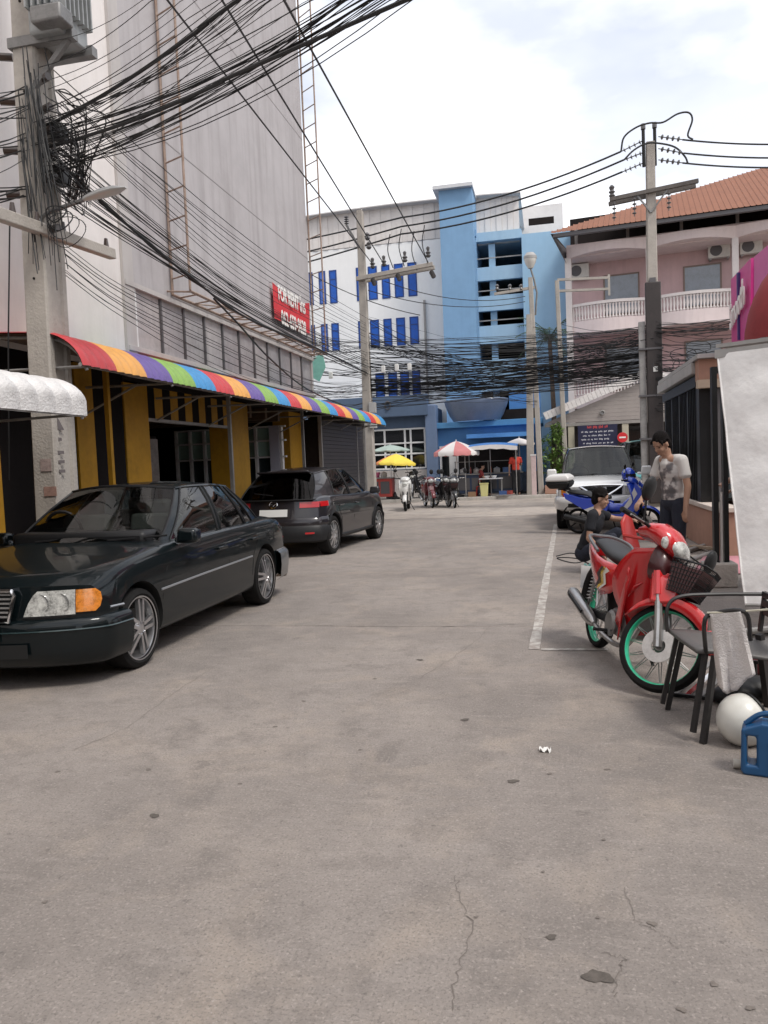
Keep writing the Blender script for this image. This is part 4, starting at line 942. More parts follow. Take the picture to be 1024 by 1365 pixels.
c.face(-1, [[(y_, z) for y_ in (-.26, 0, .26)] for z in (.70, .82)], 'number_plate', M_plate, .012)
t = MB()
for k in range(2): t.tube([c.dfm((c.xr, .075*math.cos(a), .905+.055*math.sin(a)))+Vector((-.016, 0, 0)) for a in [2*math.pi*q/20 for q in range(20)]], .008, 5, closed=True)
t.tube([c.dfm((c.xr, y_, z_))+Vector((-.016, 0, 0)) for y_, z_ in ((-.07, .93), (-.03, .91), (0, .885), (.03, .91), (.07, .93))], .007, 5); t.build('emblem', M_chrome, suv)
MB().box((-1.34, 0, 1.425), (.20, .98, .03), (0, R(14), 0)).build('roof_spoiler', M_suv, suv, bevel=.01); MB().tube([(-1.86, .0, 1.06), (-1.82, .2, 1.08), (-1.78, .38, 1.10)], .010, 5).build('rear_wiper', M_blkpl, suv)

# ---- white pickup
pl = gnd(752, 704)
pu = thing('pickup_truck', 'white pickup truck parked facing the viewer beside the black gate', 'truck', (pl.x+.78, pl.y+1.5, 0), R(-91))
M_pw = mat('white_car_paint', (.72, .72, .71), .25, coat=.9, var=.06, vscale=3)
top = [(-2.6, 1.06), (.1, 1.08), (1.0, 1.10), (1.25, 1.09), (1.7, 1.05), (2.1, .98), (2.25, .90)]
c = Car(pu, .88, 2.25, -2.6, top, [(-2.6, .85), (-2, .875), (0, .875), (1.5, .875), (2.0, .85), (2.25, .78)], [(-2.6, .45), (-2, .4), (1.6, .38), (2.25, .42)],
        [(-2.6, 1.05), (0, 1.02), (1.2, 1.0), (1.8, .96), (2.25, .86)], [(-.9, 1.66), (-.3, 1.70), (.2, 1.69), (.5, 1.66)], front=(.20, 2.4, .12), rear=(.03, 3, .0), axles=(1.5, -1.5), wr=.37)
c.body(M_pw, 56)
c.greenhouse([(1.16, .46, 'p'), (1.0, .38, 'g'), (.05, -.02, 'p'), (-.05, -.1, 'g'), (-.75, -.72, 'p'), (-.95, -.86, 'x')], M_pw, M_glass, .18, .04,
             [(-.95, .74), (0, .78), (.9, .77), (1.16, .72)], [(-.9, .60), (0, .615), (.46, .58)], crown=.05)
c.cabin(1.15, -.9, 1.0, seats=((.2, .38), (.2, -.38)), wheel=(.75, -.38)); c.wheels('steel', w=.24, rimr=.21)
c.wrap(1, [(.40, -.02), (.44, .06), (.56, .08), (.66, .07), (.70, .02)], 1.92, 'front_bumper', M_pw)
for sy in (1, -1):
    y = c.ysurf(.95, .98); MB().box((1.02, sy*(y+.14), 1.16), (.12, .22, .19), taper=.88).box((1.03, sy*(y+.0), 1.10), (.06, .10, .06)).build('door_mirror', M_pw, pu, bevel=.035)
    rows = [[(sy*y_, z) for y_ in (.46, .55, .64, .72, .78)] for z in (.72, .80, .88)]; hl = c.face(1, rows, 'headlight', M_lens, .014); c.face(1, [[(sy*y_, z) for y_ in (.70, .75, .79)] for z in (.73, .80, .87)], 'indicator', M_amber, .018, hl)
    rows = [[(sy*y_, z) for y_ in (.10, .24, .40)] for z in (.72, .80, .88)]; gq = c.face(1, rows, 'grille', M_arch, .012)
    for k in range(4): MB().tube([c.dfm((2.25, sy*y_, .735+k*.04))+Vector((.018, 0, 0)) for y_ in (.1, .25, .4)], .007, 5).build('grille_bar', M_blkpl, gq)
    c.face(1, [[(sy*y_, z) for y_ in (.45, .55, .66)] for z in (.48, .56)], 'fog_lamp', M_arch, .086)
    for ax in c.ax: MB().tube([c.dfm((ax+c.wr*1.17*math.cos(a), sy*(c.ysurf(ax+c.wr*1.17*math.cos(a), max(.42, c.wr+c.wr*1.17*math.sin(a)))), c.wr+.01+c.wr*1.17*math.sin(a))) for a in [math.pi*k/14 for k in range(15)]], .022, 6).build('arch_flare', M_pw, pu)
    c.side(sy, [(1.05, .45), (1.05, .8), (.98, 1.0)], 'door_gap', M_seam, .005); c.side(sy, [(.0, .45), (.0, 1.0)], 'door_gap', M_seam, .005)
t = MB()
for pts in ([(.42, .90), (.27, .80), (.10, .70)], [(-.42, .90), (-.27, .80), (-.10, .70)], [(-.10, .70), (0, .69), (.10, .70)], [(.42, .905), (0, .92), (-.42, .905)]): t.tube([c.dfm((2.25, y_, z_))+Vector((.022, 0, 0)) for y_, z_ in pts], .022, 6)
t.build('grille_chrome', M_chrome, pu); MB().lathe([(0, -.01), (.055, 0), (.06, .01)], 18, Matrix.Translation((2.245, 0, .83)) @ Matrix.Rotation(R(90), 4, 'Y')).build('emblem', M_chrome, pu)
c.face(1, [[(y_, z) for y_ in (-.36, 0, .36)] for z in (.47, .54, .60)], 'lower_intake', M_arch, .088); MB().box((2.352, 0, .56), (.012, .34, .12)).build('number_plate', M_plate, pu)
MB().bx((-2.5, -.7, 1.085), (-1.0, .7, 1.09)).build('bed_liner', M_arch, pu)
for sy in (-.4, .3): MB().tube([(1.28, sy, 1.10), (1.22, sy+.25, 1.12), (1.16, sy+.45, 1.13)], .009, 5).build('wiper', M_blkpl, pu)

# ---- teal van behind the pickup
tv = thing('teal_van', 'teal minibus half hidden behind the white pickup', 'van', (3.05, 25.6, 0), R(-90))
M_teal = mat('teal_car_paint', (.12, .40, .42), .3, coat=.7, var=.1)
top = [(-2.2, 1.0), (1.5, 1.0), (1.9, .98), (2.0, .85)]
c = Car(tv, .82, 2.0, -2.2, top, [(-2.2, .8), (0, .82), (1.6, .82), (2.0, .76)], [(-2.2, .3), (2.0, .3)], [(-2.2, .98), (1.6, .96), (2.0, .83)], [(-2.1, 1.84), (0, 1.9), (1.2, 1.86)], front=(.12, 2.6, .06), rear=(.05, 3, .02), axles=(1.2, -1.2), wr=.3)
c.body(M_teal, 40)
c.greenhouse([(1.78, 1.2, 'p'), (1.62, 1.12, 'g'), (.7, .68, 'p'), (.6, .58, 'g'), (-.7, -.7, 'p'), (-.8, -.8, 'g'), (-1.9, -1.9, 'p'), (-2.15, -2.1, 'x')], M_teal, M_glass, .14, .03, [(-2.15, .76), (0, .79), (1.78, .74)], [(-2.1, .66), (0, .7), (1.2, .66)], crown=.07)
c.cabin(1.7, -2.0, .96, seats=((.8, .36), (.8, -.36))); c.wheels('steel', w=.18); c.wrap(1, [(.3, -.02), (.34, .05), (.5, .05), (.54, 0)], 1.6, 'front_bumper', M_teal)
for sy in (1, -1): c.face(1, [[(sy*y_, z) for y_ in (.45, .58, .7)] for z in (.62, .70, .78)], 'headlight', M_lens, .012)
c.face(1, [[(y_, z) for y_ in (-.4, 0, .4)] for z in (.62, .74)], 'grille', M_arch, .01)

# ================================================================ utility poles
M_conc = mat('pole_concrete', (.42, .385, .345), .85, var=.16, vscale=3, streak=.35, dark=(.25, .22, .20), damt=.3, dscale=4, bump=.35, bscale=40)
M_ins = mat('insulator_grey', (.10, .095, .095), .35, coat=.4); M_insb = mat('insulator_brown', (.045, .028, .022), .3, coat=.5); M_iron = mat('galvanised_iron', (.24, .235, .23), .55, .6, var=.25, vscale=9)
M_cable = mat('black_cable', (.012, .012, .013), .55)
def lp(t, p): return Vector(p)-Vector(t.location)
def pole_shaft(t, b, a, wb, wt, db, dt, name='shaft'):
    """tapered rectangular concrete shaft with recessed webs and bolt holes"""
    b, a = lp(t, b), lp(t, a); secs = []
    for k in range(9):
        s = k/8; c = b.lerp(a, s); hw = (wb+(wt-wb)*s)/2; hd = (db+(dt-db)*s)/2; e = .02
        secs.append([c+Vector(p) for p in [(-hw+e, -hd, 0), (hw-e, -hd, 0), (hw, -hd+e, 0), (hw, -hd*.55, 0), (hw-.025, -hd*.45, 0), (hw-.025, hd*.45, 0), (hw, hd*.55, 0), (hw, hd-e, 0), (hw-e, hd, 0), (-hw+e, hd, 0), (-hw, hd-e, 0), (-hw, hd*.55, 0), (-hw+.025, hd*.45, 0), (-hw+.025, -hd*.45, 0), (-hw, -hd*.55, 0), (-hw, -hd+e, 0)]])
    return MB().loft(secs).build(name, M_conc, t, 30)
def string_ins(t, p, q, n=5, r=.055, m=M_ins, name='insulator'):
    p, q = lp(t, p), lp(t, q); mb = MB(); mb.cyl(p, q, .014, n=6); d = (q-p)
    rot = d.to_track_quat('Z', 'Y').to_matrix().to_4x4()
    for k in range(n):
        c = p.lerp(q, (k+.7)/(n+.4)); mb.lathe([(.015, .03), (r, .0), (r*.9, -.012), (.015, -.02)], 10, Matrix.Translation(c) @ rot)
    return mb.build(name, m, t)
# ---- near left pole
bx_, by_ = -5.27, 7.42
lpn = thing('utility_pole', 'concrete utility pole with transformer and cable tangle rising behind the white awning', 'utility pole', (bx_, by_, 0))
pole_shaft(lpn, (bx_, by_, 0), (bx_+.14, by_, 9.2), .29, .24, .42, .30)
for z in (.9, 1.6, 3.6, 4.3, 5.0, 5.5, 6.0, 6.4): MB().cyl(lp(lpn, (bx_+z*.015, by_-.215+z*.006, z)), lp(lpn, (bx_+z*.015, by_-.205+z*.006, z)), .014, n=8).build('bolt_hole', M_dark, lpn)
# stuck notices
for (px, py, w_, h_, cl_) in [(60, 620, .13, .13, (.36, .28, .26)), (66, 655, .15, .10, (.36, .22, .18))]:
    p = atY(px, py, by_-.22); MB().box(lp(lpn, (p.x, by_-.216+p.z*.006, p.z)), (w_, .004, h_)).build('sticker', mat('faded_sticker_%d' % py, cl_, .7, var=.4, vscale=18), lpn)
px_ = bx_+.145
q = atX(84, 563, px_+.02); MB().prism([(by_-.13-by_, 2.02), (by_-.02-by_, 2.02), (by_-.13-by_, 2.16)], 0, px_-bx_+.028, px_-bx_+.031).build('triangle_mark', mat('dark_stencil', (.14, .12, .12), .8), lpn)
for i, zz in enumerate((1.92, 1.78, 1.68, 1.58)): MB().box((px_-bx_+.028, -.10, zz), (.004, .10 if i else .05, .035)).build('stencil_line', mat('dark_stencil', (.14, .12, .12), .8), lpn)
# transformer
tx0, tz0 = atY(80, 80, by_-.05), 0
tt = MB(); tcx, tcz = bx_+.46, 6.05
MB().box(lp(lpn, (tcx-.02, by_-.05, tcz+.55)), (.36, .5, 1.25)).build('transformer_tank', mat('transformer_grey', (.31, .32, .32), .5, .2, var=.15, vscale=4, streak=.3), lpn, bevel=.03)
for k in range(7): MB().box(lp(lpn, (tcx+.19, by_-.28+k*.075, tcz+.60)), (.08, .02, .95)).build('cooling_fin', mat('transformer_grey', (.31, .32, .32), .5), lpn)
for k in range(5): MB().box(lp(lpn, (tcx-.17+k*.075, by_-.33, tcz+.60)), (.02, .08, .9)).build('cooling_fin', mat('transformer_grey', (.31, .32, .32), .5), lpn)
MB().box(lp(lpn, (tcx-.15, by_-.15, tcz-.06)), (.75, .10, .10)).build('bracket', M_iron, lpn); MB().box(lp(lpn, (tcx-.15, by_+.2, tcz-.06)), (.75, .10, .10)).build('bracket', M_iron, lpn); MB().beam(lp(lpn, (bx_+.1, by_-.15, tcz-.6)), lp(lpn, (tcx+.15, by_-.15, tcz-.1)), .05).build('brace', M_iron, lpn)
MB().box(lp(lpn, (tcx+.1, by_-.34, tcz+.02)), (.34, .22, .16)).build('terminal_box', M_iron, lpn, bevel=.02)
# concrete cross arm running along the street
e0, e1 = atX(-60, 265, bx_+.20), atX(150, 339, bx_+.20)
MB().beam(lp(lpn, e0), lp(lpn, e1), .10, .12).build('cross_arm', M_conc, lpn, bevel=.012)
for s in (.1, .3, .45, .62, .95): p = e0.lerp(e1, s); MB().cyl(lp(lpn, p)+Vector((.0, 0, .05)), lp(lpn, p)+Vector((0, 0, .16)), .035, .02, 10).build('spool_insulator', M_insb, lpn)
for z, sx in ((5.62, 1), (5.32, 1), (5.1, 1), (4.86, 1), (4.62, 1), (4.1, 1), (5.9, -1), (5.45, -1), (4.95, -1), (4.5, -1)): MB().cyl(lp(lpn, (bx_+sx*.15+.07, by_-.1, z)), lp(lpn, (bx_+sx*.29+.07, by_-.16, z)), .04, n=10).build('spool_insulator', M_insb, lpn)
for z, s_ in ((5.15, .16), (4.7, .2)): MB().box(lp(lpn, (bx_+.30, by_+.05, z)), (.12, .14, s_)).build('junction_box', mat('black_box', (.03, .03, .03), .5), lpn, bevel=.01)
# street lamp on the pole
h0, h1 = atY(112, 266, by_-.2), atY(168, 250, by_-.2)
MB().tube(cat_curve([lp(lpn, (bx_+.08, by_-.15, h0.z-.22)), lp(lpn, (bx_+.25, by_-.2, h0.z-.1)), lp(lpn, h0)], 6), .022, 8).build('lamp_arm', M_iron, lpn)
hd_ = MB(); secs = []
for s, wy, wz in ((0, .03, .03), (.15, .055, .045), (.45, .085, .055), (.75, .08, .045), (1, .02, .012)):
    cpt = lp(lpn, h0.lerp(h1, s)); secs.append([cpt+Vector((0, wy*math.cos(a), wz*math.sin(a)*(1.0 if math.sin(a) > 0 else .45))) for a in [2*math.pi*k/14 for k in range(14)]])
hd_.loft(secs).build('lamp_head', mat('lamp_head_grey', (.52, .52, .51), .4, .2), lpn)

# ---- middle pole
MX, MY = -5.84, 25.0
mpo = thing('utility_pole', 'concrete utility pole with a double cross arm standing past the end of the rainbow awning', 'utility pole', (MX, MY, 0))
pole_shaft(mpo, (MX-.02, MY, 0), (MX, MY, atY(480, 281, MY).z), .34, .20, .34, .22)
a0, a1 = atY(483, 371, MY-.2), atY(577, 352, MY-.2)
MB().beam(lp(mpo, a0)+Vector((-.2, 0, 0)), lp(mpo, a1), .11, .13).build('cross_arm', M_conc, mpo, bevel=.01)
MB().beam(lp(mpo, a0)+Vector((-.2, .42, 0)), lp(mpo, a1)+Vector((0, .42, 0)), .11, .13).build('cross_arm', M_conc, mpo, bevel=.01)
for px in (497, 512, 540, 571): p = atY(px, 358+(500-px)*.2, MY-.2); MB().lathe([(.05, 0), (.09, .05), (.05, .1), (.09, .15), (.04, .2), (.06, .3), (.03, .34)], 12, Matrix.Translation(lp(mpo, p)+Vector((0, 0, .02)))).build('pin_insulator', M_ins, mpo)
for px, py in ((497, 372), (530, 366), (575, 362)): p = atY(px, py, MY-.25); string_ins(mpo, p+Vector((0, -.05, 0)), p+Vector((.12, -.25, -.25)), 4, .08)
b0, b1 = atY(462, 300, MY-.1), atY(503, 355, MY-.1)
MB().beam(lp(mpo, b0), lp(mpo, (MX-.05, MY-.15, b0.z-.75)), .07).build('stay_bar', M_iron, mpo); string_ins(mpo, b0+Vector((0, 0, .3)), b0, 4, .08)
for px, py in ((490, 320), (492, 332)): p = atY(px, py, MY-.2); MB().lathe([(.05, 0), (.09, .06), (.05, .12), (.08, .18), (.03, .24)], 10, Matrix.Translation(lp(mpo, p))).build('pin_insulator', M_ins, mpo)
for z in (2.9, 3.4): MB().box(lp(mpo, (MX+.18, MY-.12, z)), (.22, .2, .34)).build('meter_box', mat('meter_grey', (.45, .45, .44), .5), mpo, bevel=.01)

# ---- big right pole with dark conduit
RX, RY = 2.93, 23.0
rpo = thing('utility_pole', 'tall concrete pole with a dark conduit cover standing before the pink block', 'utility pole', (RX, RY, 0))
pole_shaft(rpo, (RX-.02, RY, 0), (RX+.03, RY, atY(868, 190, RY).z), .36, .22, .34, .24)
cz1 = atY(870, 378, RY).z
MB().bx(lp(rpo, (RX-.21, RY-.28, .1)), lp(rpo, (RX+.21, RY-.14, cz1))).build('conduit_cover', mat('dark_conduit', (.035, .027, .026), .6, var=.3, vscale=4, streak=.4), rpo, bevel=.03)
MB().bx(lp(rpo, (RX-.08, RY-.24, cz1)), lp(rpo, (RX+.08, RY-.15, cz1+.12))).build('conduit_cap', M_dkframe, rpo); MB().bx(lp(rpo, (RX-.40, RY-.2, .1)), lp(rpo, (RX-.22, RY-.1, 5.2))).build('cable_duct', mat('grey_duct', (.30, .29, .28), .6, var=.3, streak=.4), rpo, bevel=.02)
for z in (1.9, 3.1, 4.4): MB().bx(lp(rpo, (RX-.43, RY-.30, z)), lp(rpo, (RX+.24, RY-.12, z+.05))).build('strap', M_dkframe, rpo)
MB().bx(lp(rpo, (RX-.04, RY-.295, atY(870, 493, RY).z-.08)), lp(rpo, (RX+.08, RY-.281, atY(870, 493, RY).z+.06))).build('tag_plate', M_plate, rpo)
for dx in (-.15, .15): MB().cyl(lp(rpo, (RX+dx, RY-.05, atY(868, 222, RY).z)), lp(rpo, (RX+dx, RY-.05, atY(868, 172, RY).z)), .045, n=10).build('cable_terminator', M_blkpl, rpo); MB().cyl(lp(rpo, (RX+dx, RY-.05, atY(868, 172, RY).z)), lp(rpo, (RX+dx, RY-.05, atY(868, 165, RY).z)), .065, n=10).build('terminator_cap', M_ins, rpo)
a0, a1 = atY(813, 266, RY-.2), atY(931, 241, RY-.2)
MB().beam(lp(rpo, a0), lp(rpo, a1), .12, .10).build('cross_arm', mat('weathered_timber', (.13, .115, .105), .85, var=.3, vscale=7), rpo); MB().beam(lp(rpo, a0)+Vector((0, .40, 0)), lp(rpo, a1)+Vector((0, .40, 0)), .12, .10).build('cross_arm', mat('weathered_timber', (.13, .115, .105), .85), rpo)
MB().beam(lp(rpo, a0.lerp(a1, .30)), lp(rpo, (RX, RY-.15, a0.z-.45)), .04).build('arm_brace', M_iron, rpo); MB().beam(lp(rpo, a0.lerp(a1, .68)), lp(rpo, (RX, RY-.15, a0.z-.45)), .04).build('arm_brace', M_iron, rpo)
MB().lathe([(.05, 0), (.09, .05), (.05, .1), (.09, .15), (.05, .2), (.08, .28), (.03, .34)], 12, Matrix.Translation(lp(rpo, a0)+Vector((.06, 0, .05)))).build('pin_insulator', M_ins, rpo)
for px, py in ((819, 268), (846, 262), (892, 254)): p = atY(px, py, RY-.22); string_ins(rpo, p, p+Vector((-.02, -.05, -.55)), 4, .06)
LWIRE = []
for ys_, xe, yv in ((187, 828, 202), (203, 832, 213), (217, 830, 229)): p, q = atY(858, ys_, RY-.05), atY(xe, yv, RY+.1); string_ins(rpo, p, q, 4, .07); LWIRE.append(q)
RWIRE = []
for ys_, xe, yv in ((182, 910, 186), (198, 912, 204), (213, 910, 217)): p, q = atY(878, ys_, RY-.05), atY(xe, yv, RY-.4); string_ins(rpo, p, q, 4, .07); RWIRE.append(q)

# ---- smaller poles on the far pavement
SY = 30.6
def plain_pole(px, base_x, ztop, lab, w0=.28, w1=.18, mtl=None, round_=False, Y=SY):
    p = atY(px, 500, Y); t = thing('utility_pole', lab, 'utility pole', (base_x, Y, .0))
    if round_: MB().cyl((0, 0, 0), (p.x-base_x, 0, ztop), w0/2, w1/2, 14).build('shaft', mtl or M_conc, t)
    else: pole_shaft(t, (base_x, Y, 0), (p.x, Y, ztop), w0, w1, w0, w1)
    return t
z = atY(709, 370, SY).z
sp1 = plain_pole(711, gnd(722, 662).x, z, 'slim pale concrete pole carrying a globe street light and a small cross arm', .22, .17)
p = atY(707, 347, SY); MB().lathe([(.0, -.32), (.10, -.30), (.2, -.1), (.24, .05), (.22, .16), (.12, .24), (0, .26)], 18, Matrix.Translation(lp(sp1, p))).build('lamp_globe', mat('lamp_globe', (.60, .58, .54), .35, coat=.3), sp1); MB().lathe([(.25, .05), (.25, .15), (.15, .28), (0, .3)], 18, Matrix.Translation(lp(sp1, p))).build('lamp_cap', mat('lamp_cap_grey', (.35, .34, .33), .5), sp1)
MB().tube([lp(sp1, p)+Vector((0, 0, -.3)), lp(sp1, atY(712, 372, SY)), lp(sp1, atY(716, 390, SY)), lp(sp1, atY(714, 420, SY))], .035, 8).build('lamp_bracket', M_iron, sp1)
a0, a1 = atY(659, 392, SY), atY(713, 383, SY); MB().beam(lp(sp1, a0), lp(sp1, a1), .1, .1).build('cross_arm', M_conc, sp1)
for px in (663, 680, 695): q = atY(px, 389, SY); MB().lathe([(.05, 0), (.08, .06), (.05, .12), (.08, .18), (.03, .24)], 10, Matrix.Translation(lp(sp1, q)+Vector((0, 0, .05)))).build('pin_insulator', M_ins, sp1)
sp2 = plain_pole(708, gnd(707, 664).x, atY(700, 420, SY).z, 'grey weathered pole wrapped in cables beside the pale slim pole', .30, .22)
sp3 = plain_pole(746, .62, atY(745, 374, SY+.6).z, 'thin cream pole with two short cross bars before the pink block', .2, .16, Y=SY+.6)
for y_ in (373, 388): q, r_ = atY(743, y_, SY+.6), atY(812, y_-3, SY+.6); MB().beam(lp(sp3, q), lp(sp3, r_), .09, .09).build('cross_bar', M_conc, sp3)
q = atY(812, 378, SY+.6); MB().beam(lp(sp3, q)+Vector((0, 0, .35)), lp(sp3, q)+Vector((0, 0, -.45)), .08).build('end_bar', M_conc, sp3)
pk_ = gnd(728, 664); bo = thing('pink_bollard_post', 'short pink and white painted post at the kerb between the poles', 'post', (atY(712, 640, 29.9).x, 29.9, .12))
MB().bx((-.09, -.09, 0), (.09, .09, 1.5)).build('shaft', mat('pale_pink_paint', (.62, .48, .47), .6, var=.15), bo, bevel=.01); MB().bx((-.11, -.11, 1.5), (.11, .11, 1.55)).build('cap', M_whiteframe, bo)

# ================================================================ cables
rc = random.Random(11)
def sagline(p, q, sag, n=14):
    p, q = Vector(p), Vector(q); return [p.lerp(q, i/n)+Vector((0, 0, -4*sag*(i/n)*(1-i/n))) for i in range(n+1)]
def cable(p, q, sag, r, label, group=None, n=16, ext=0):
    o = MB().tube(sagline(p, q, sag, n), r, 5).build('power_line', M_cable); tag(o, label, 'cable', group); return o
# individual lines of the high circuit
MW = [atY(x, y, MY-.15) for x, y in ((470, 293), (495, 318), (541, 352))]
labs = ['uppermost power line between the tall right pole and the middle pole', 'middle power line between the tall right pole and the middle pole', 'lowest power line between the tall right pole and the middle pole']
ends = [atY(588, 287, 25.5), atY(588, 297, 25.5), atY(588, 305, 25.5)]
for q, e, l in zip(LWIRE, ((405, 313), (405, 332), (405, 348)), labs):
    m_ = MB(); p1 = atY(535, {labs[0]: 290, labs[1]: 302, labs[2]: 312}[l], MY-.15); p2 = atY(e[0]-60, e[1]+18, 27); m_.tube(sagline(q, p1, .25)+sagline(p1, p2, .05)[1:], .028, 5); tag(m_.build('power_line', M_cable), l, 'cable', 'high circuit lines')
for q, e, l in zip(RWIRE, (187, 205, 218), ('uppermost', 'middle', 'lowest')): cable(q, atY(1150, e-1, 22.0), .12, .024, l+' power line leaving the tall pole over the orange roof', 'high circuit lines')
for pts, l in (([(828, 202), (832, 183), (848, 170), (866, 164), (884, 163), (903, 152), (918, 150), (923, 160), (917, 180), (924, 186)], 'looping jumper cable over the top of the tall right pole'),
               ([(832, 213), (845, 200), (862, 191), (880, 191), (900, 196), (913, 208), (917, 217)], 'lower jumper cable bridging the insulators of the tall right pole')):
    tag(MB().tube(cat_curve([atY(x, y, RY-.3) for x, y in pts], 5), .026, 5).build('jumper_cable', M_cable), l, 'cable')
# three lines crossing from above the tower to the middle pole
for (x0, y0), (x1, y1), l in (((200, -30), (497, 352), 'power line crossing the tower face to the middle pole, leftmost of three'), ((285, -18), (512, 352), 'power line passing the tower corner to the middle pole, centre one of three'), ((372, -12), (571, 350), 'power line crossing open sky to the end of the middle cross arm')):
    q = atY(x1, y1, MY-.2); p = atY(x0, y0, 9.5); d = (p-q); cable(q, q+d*1.25, .0, .016, l, 'lines from the middle pole')
for px, y0, y1 in ((520, 312, 357), (535, 305, 355), (552, 308, 360), (566, 300, 350)): tag(MB().tube(cat_curve([atY(px, y0, MY-.18), atY(px-3, (y0+y1)/2, MY-.18), atY(px+4, y1, MY-.2)], 5), .016, 5).build('drop_lead', M_cable), 'thin lead dropping to the middle cross arm, '+{520: 'nearest the pole shaft', 535: 'second from the pole shaft', 552: 'third from the pole shaft', 566: 'at the arm tip'}[px], 'cable', 'drop leads')
# ---- bundles: too many strands to count
def bundle(name, label, paths, r=(.005, .012)):
    """paths: lists of pixel/depth waypoints already as vectors"""
    mb = MB()
    for P in paths: mb.tube(P, rc.uniform(*r), 4, cap=False)
    o = mb.build(name, M_cable, smooth=80); tag(o, label, 'cable bundle', kind='stuff'); return o
def J(v, s): return Vector(v)+Vector((rc.gauss(0, s), rc.gauss(0, s), rc.gauss(0, s)))
# A: from the near pole up and over the street
pa = []
def over(y0, xe, ye, dep, r0=.05, sag=.12, extra=1.5):
    s = J(atY(58+rc.uniform(-10, 14), y0, by_-.15), r0); e = atY(xe, ye, dep); d = e-s; P = sagline(s, s+d, sag, 10); P.append(s+d*extra); return P
for i in range(26): pa.append(over(rc.uniform(165, 235), rc.uniform(460, 520), -4+rc.uniform(-8, 6), 6.2, .04, .10+rc.uniform(0, .08)))
for i in range(10): pa.append(over(rc.uniform(150, 225), rc.uniform(330, 420), rc.uniform(-12, 6), 6.0, .04, .08+rc.uniform(0, .05)))
for y0, xe, ye in ((60, 190, 0), (85, 200, 2), (110, 240, 2), (125, 262, 0), (140, 300, -2), (150, 250, 25), (165, 292, 12), (172, 305, 10), (178, 310, 16), (186, 330, 5), (196, 322, -5)): pa.append(over(y0, xe, ye, 6.3, .02, .05+rc.uniform(0, .05)))
for y0, xe, ye in ((218, 552, -2), (214, 536, -4)): pa.append(over(y0, xe, ye, 6.2, .01, .28))
bundle('overhead_cable_bundle', 'black cables fanning from the near left pole up across the street', pa, (.003, .0065))
# two close-packed trunk cables in the same fan
for y0, xe, ye, l in ((196, 330, 92, 'thick cable trunk crossing the tower face from the near pole, lower one'), (168, 306, 8, 'thick cable trunk crossing the tower face from the near pole, upper one')):
    s = atY(62, y0, by_-.15); e = atY(xe, ye, 6.4); d = e-s; P = sagline(s, e, .06, 10)+[s+d*2.6+Vector((0, 0, .15))]; tag(MB().tube(cat_curve(P, 3), .017, 6).build('trunk_cable', M_cable), l, 'cable')
# B: from the near pole down along the facade to the middle pole
pbn = []
def along(y0, ym, y1, jit=.05, Xoff=None):
    s = J(atY(60+rc.uniform(-8, 16), y0, by_+.1), .04); m = J(atX(330, ym, -4.85), jit*.4); e = J(atY(489, y1, MY), jit); return cat_curve([s, s.lerp(m, .35)+Vector((0, 0, -.04)), m, m.lerp(e, .45)+Vector((0, 0, -.08)), e], 6)
for i in range(26): t = rc.random(); pbn.append(along(180+t*70, 393+t*26+rc.uniform(-3, 3), 470+t*30, .06))
for i in range(9): t = i/9; pbn.append(along(95+t*70, 318+t*70, 425+t*40, .03))
bundle('street_cable_bundle', 'black cables running along the tower wall to the middle pole', pbn, (.003, .008))
m0 = cat_curve([atY(66, 205, by_+.1), atX(170, 300, -5.05), atX(255, 370, -4.9), atX(330, 424, -4.85), atX(420, 463, -4.95), atY(489, 497, MY)], 6)
tag(MB().tube(m0, [.022+.008*math.sin(i*1.7) for i in range(len(m0))], 6).build('trunk_cable', M_cable), 'thick sagging cable trunk along the tower wall below the banner', 'cable')
m0 = cat_curve([atX(285, 398, -4.9), atX(318, 432, -4.9), atX(360, 478, -5.0), atX(412, 520, -5.2), atY(470, 545, 21)], 6); tag(MB().tube(m0, .016, 6).build('trunk_cable', M_cable), 'cable trunk branching down towards the far end of the awning', 'cable')
pl_ = []
for i in range(9): y0 = 312+i*5; pl_.append(cat_curve([J(atY(68, y0, by_), .02), J(atX(170, 385+i*5, -5.3), .02), J(atX(300, 448+i*6, -5.4), .03), J(atX(410, 505+i*3, -5.6), .04), J(atY(478, 520, 22), .1)], 5))
bundle('low_cable_bundle', 'thin cables from below the cross arm to the awning end', pl_, (.004, .007))
# tangle on the pole
tg = []
for i in range(34):
    y0 = rc.uniform(60, 210); P = [J(atY(rc.uniform(22, 64), y0, by_-.25), .012)]; dv = Vector((rc.uniform(.0, .05), rc.uniform(-.012, .004), rc.uniform(-.42, -.22)))
    for k in range(4): P.append(J(P[-1]+dv, .014))
    tg.append(cat_curve(P, 4))
for i in range(40):
    y0 = rc.uniform(120, 240); s = J(atY(70, y0, by_-.2), .05); tg.append(cat_curve([s, J(s+Vector((.15, -.02, -.12)), .04), J(s+Vector((.32, .0, -.30)), .05), J(atX(100+rc.uniform(-12, 20), 265, -4.95), .04)], 4))
for i in range(22):                                  # towards the left, off along the street
    y0 = rc.uniform(95, 260); s = J(atY(40, y0, by_-.1), .04); e = atY(-260, y0+rc.uniform(-60, 60), by_-2.5); tg.append(sagline(s, e, rc.uniform(.05, .25), 8))
for k in range(4):                                   # loops of spare cable
    c0 = atY(75+k*5, 285+k*8, by_-.28); rr = .10+.03*k; tg.append([c0+Vector((rr*math.cos(a)*1.1, .03*math.sin(a*2), rr*math.sin(a)*.8)) for a in [2*math.pi*i/18*1.1 for i in range(19)]])
bundle('pole_cable_tangle', 'dense tangle of black cables wound round the near left pole', tg, (.003, .008))
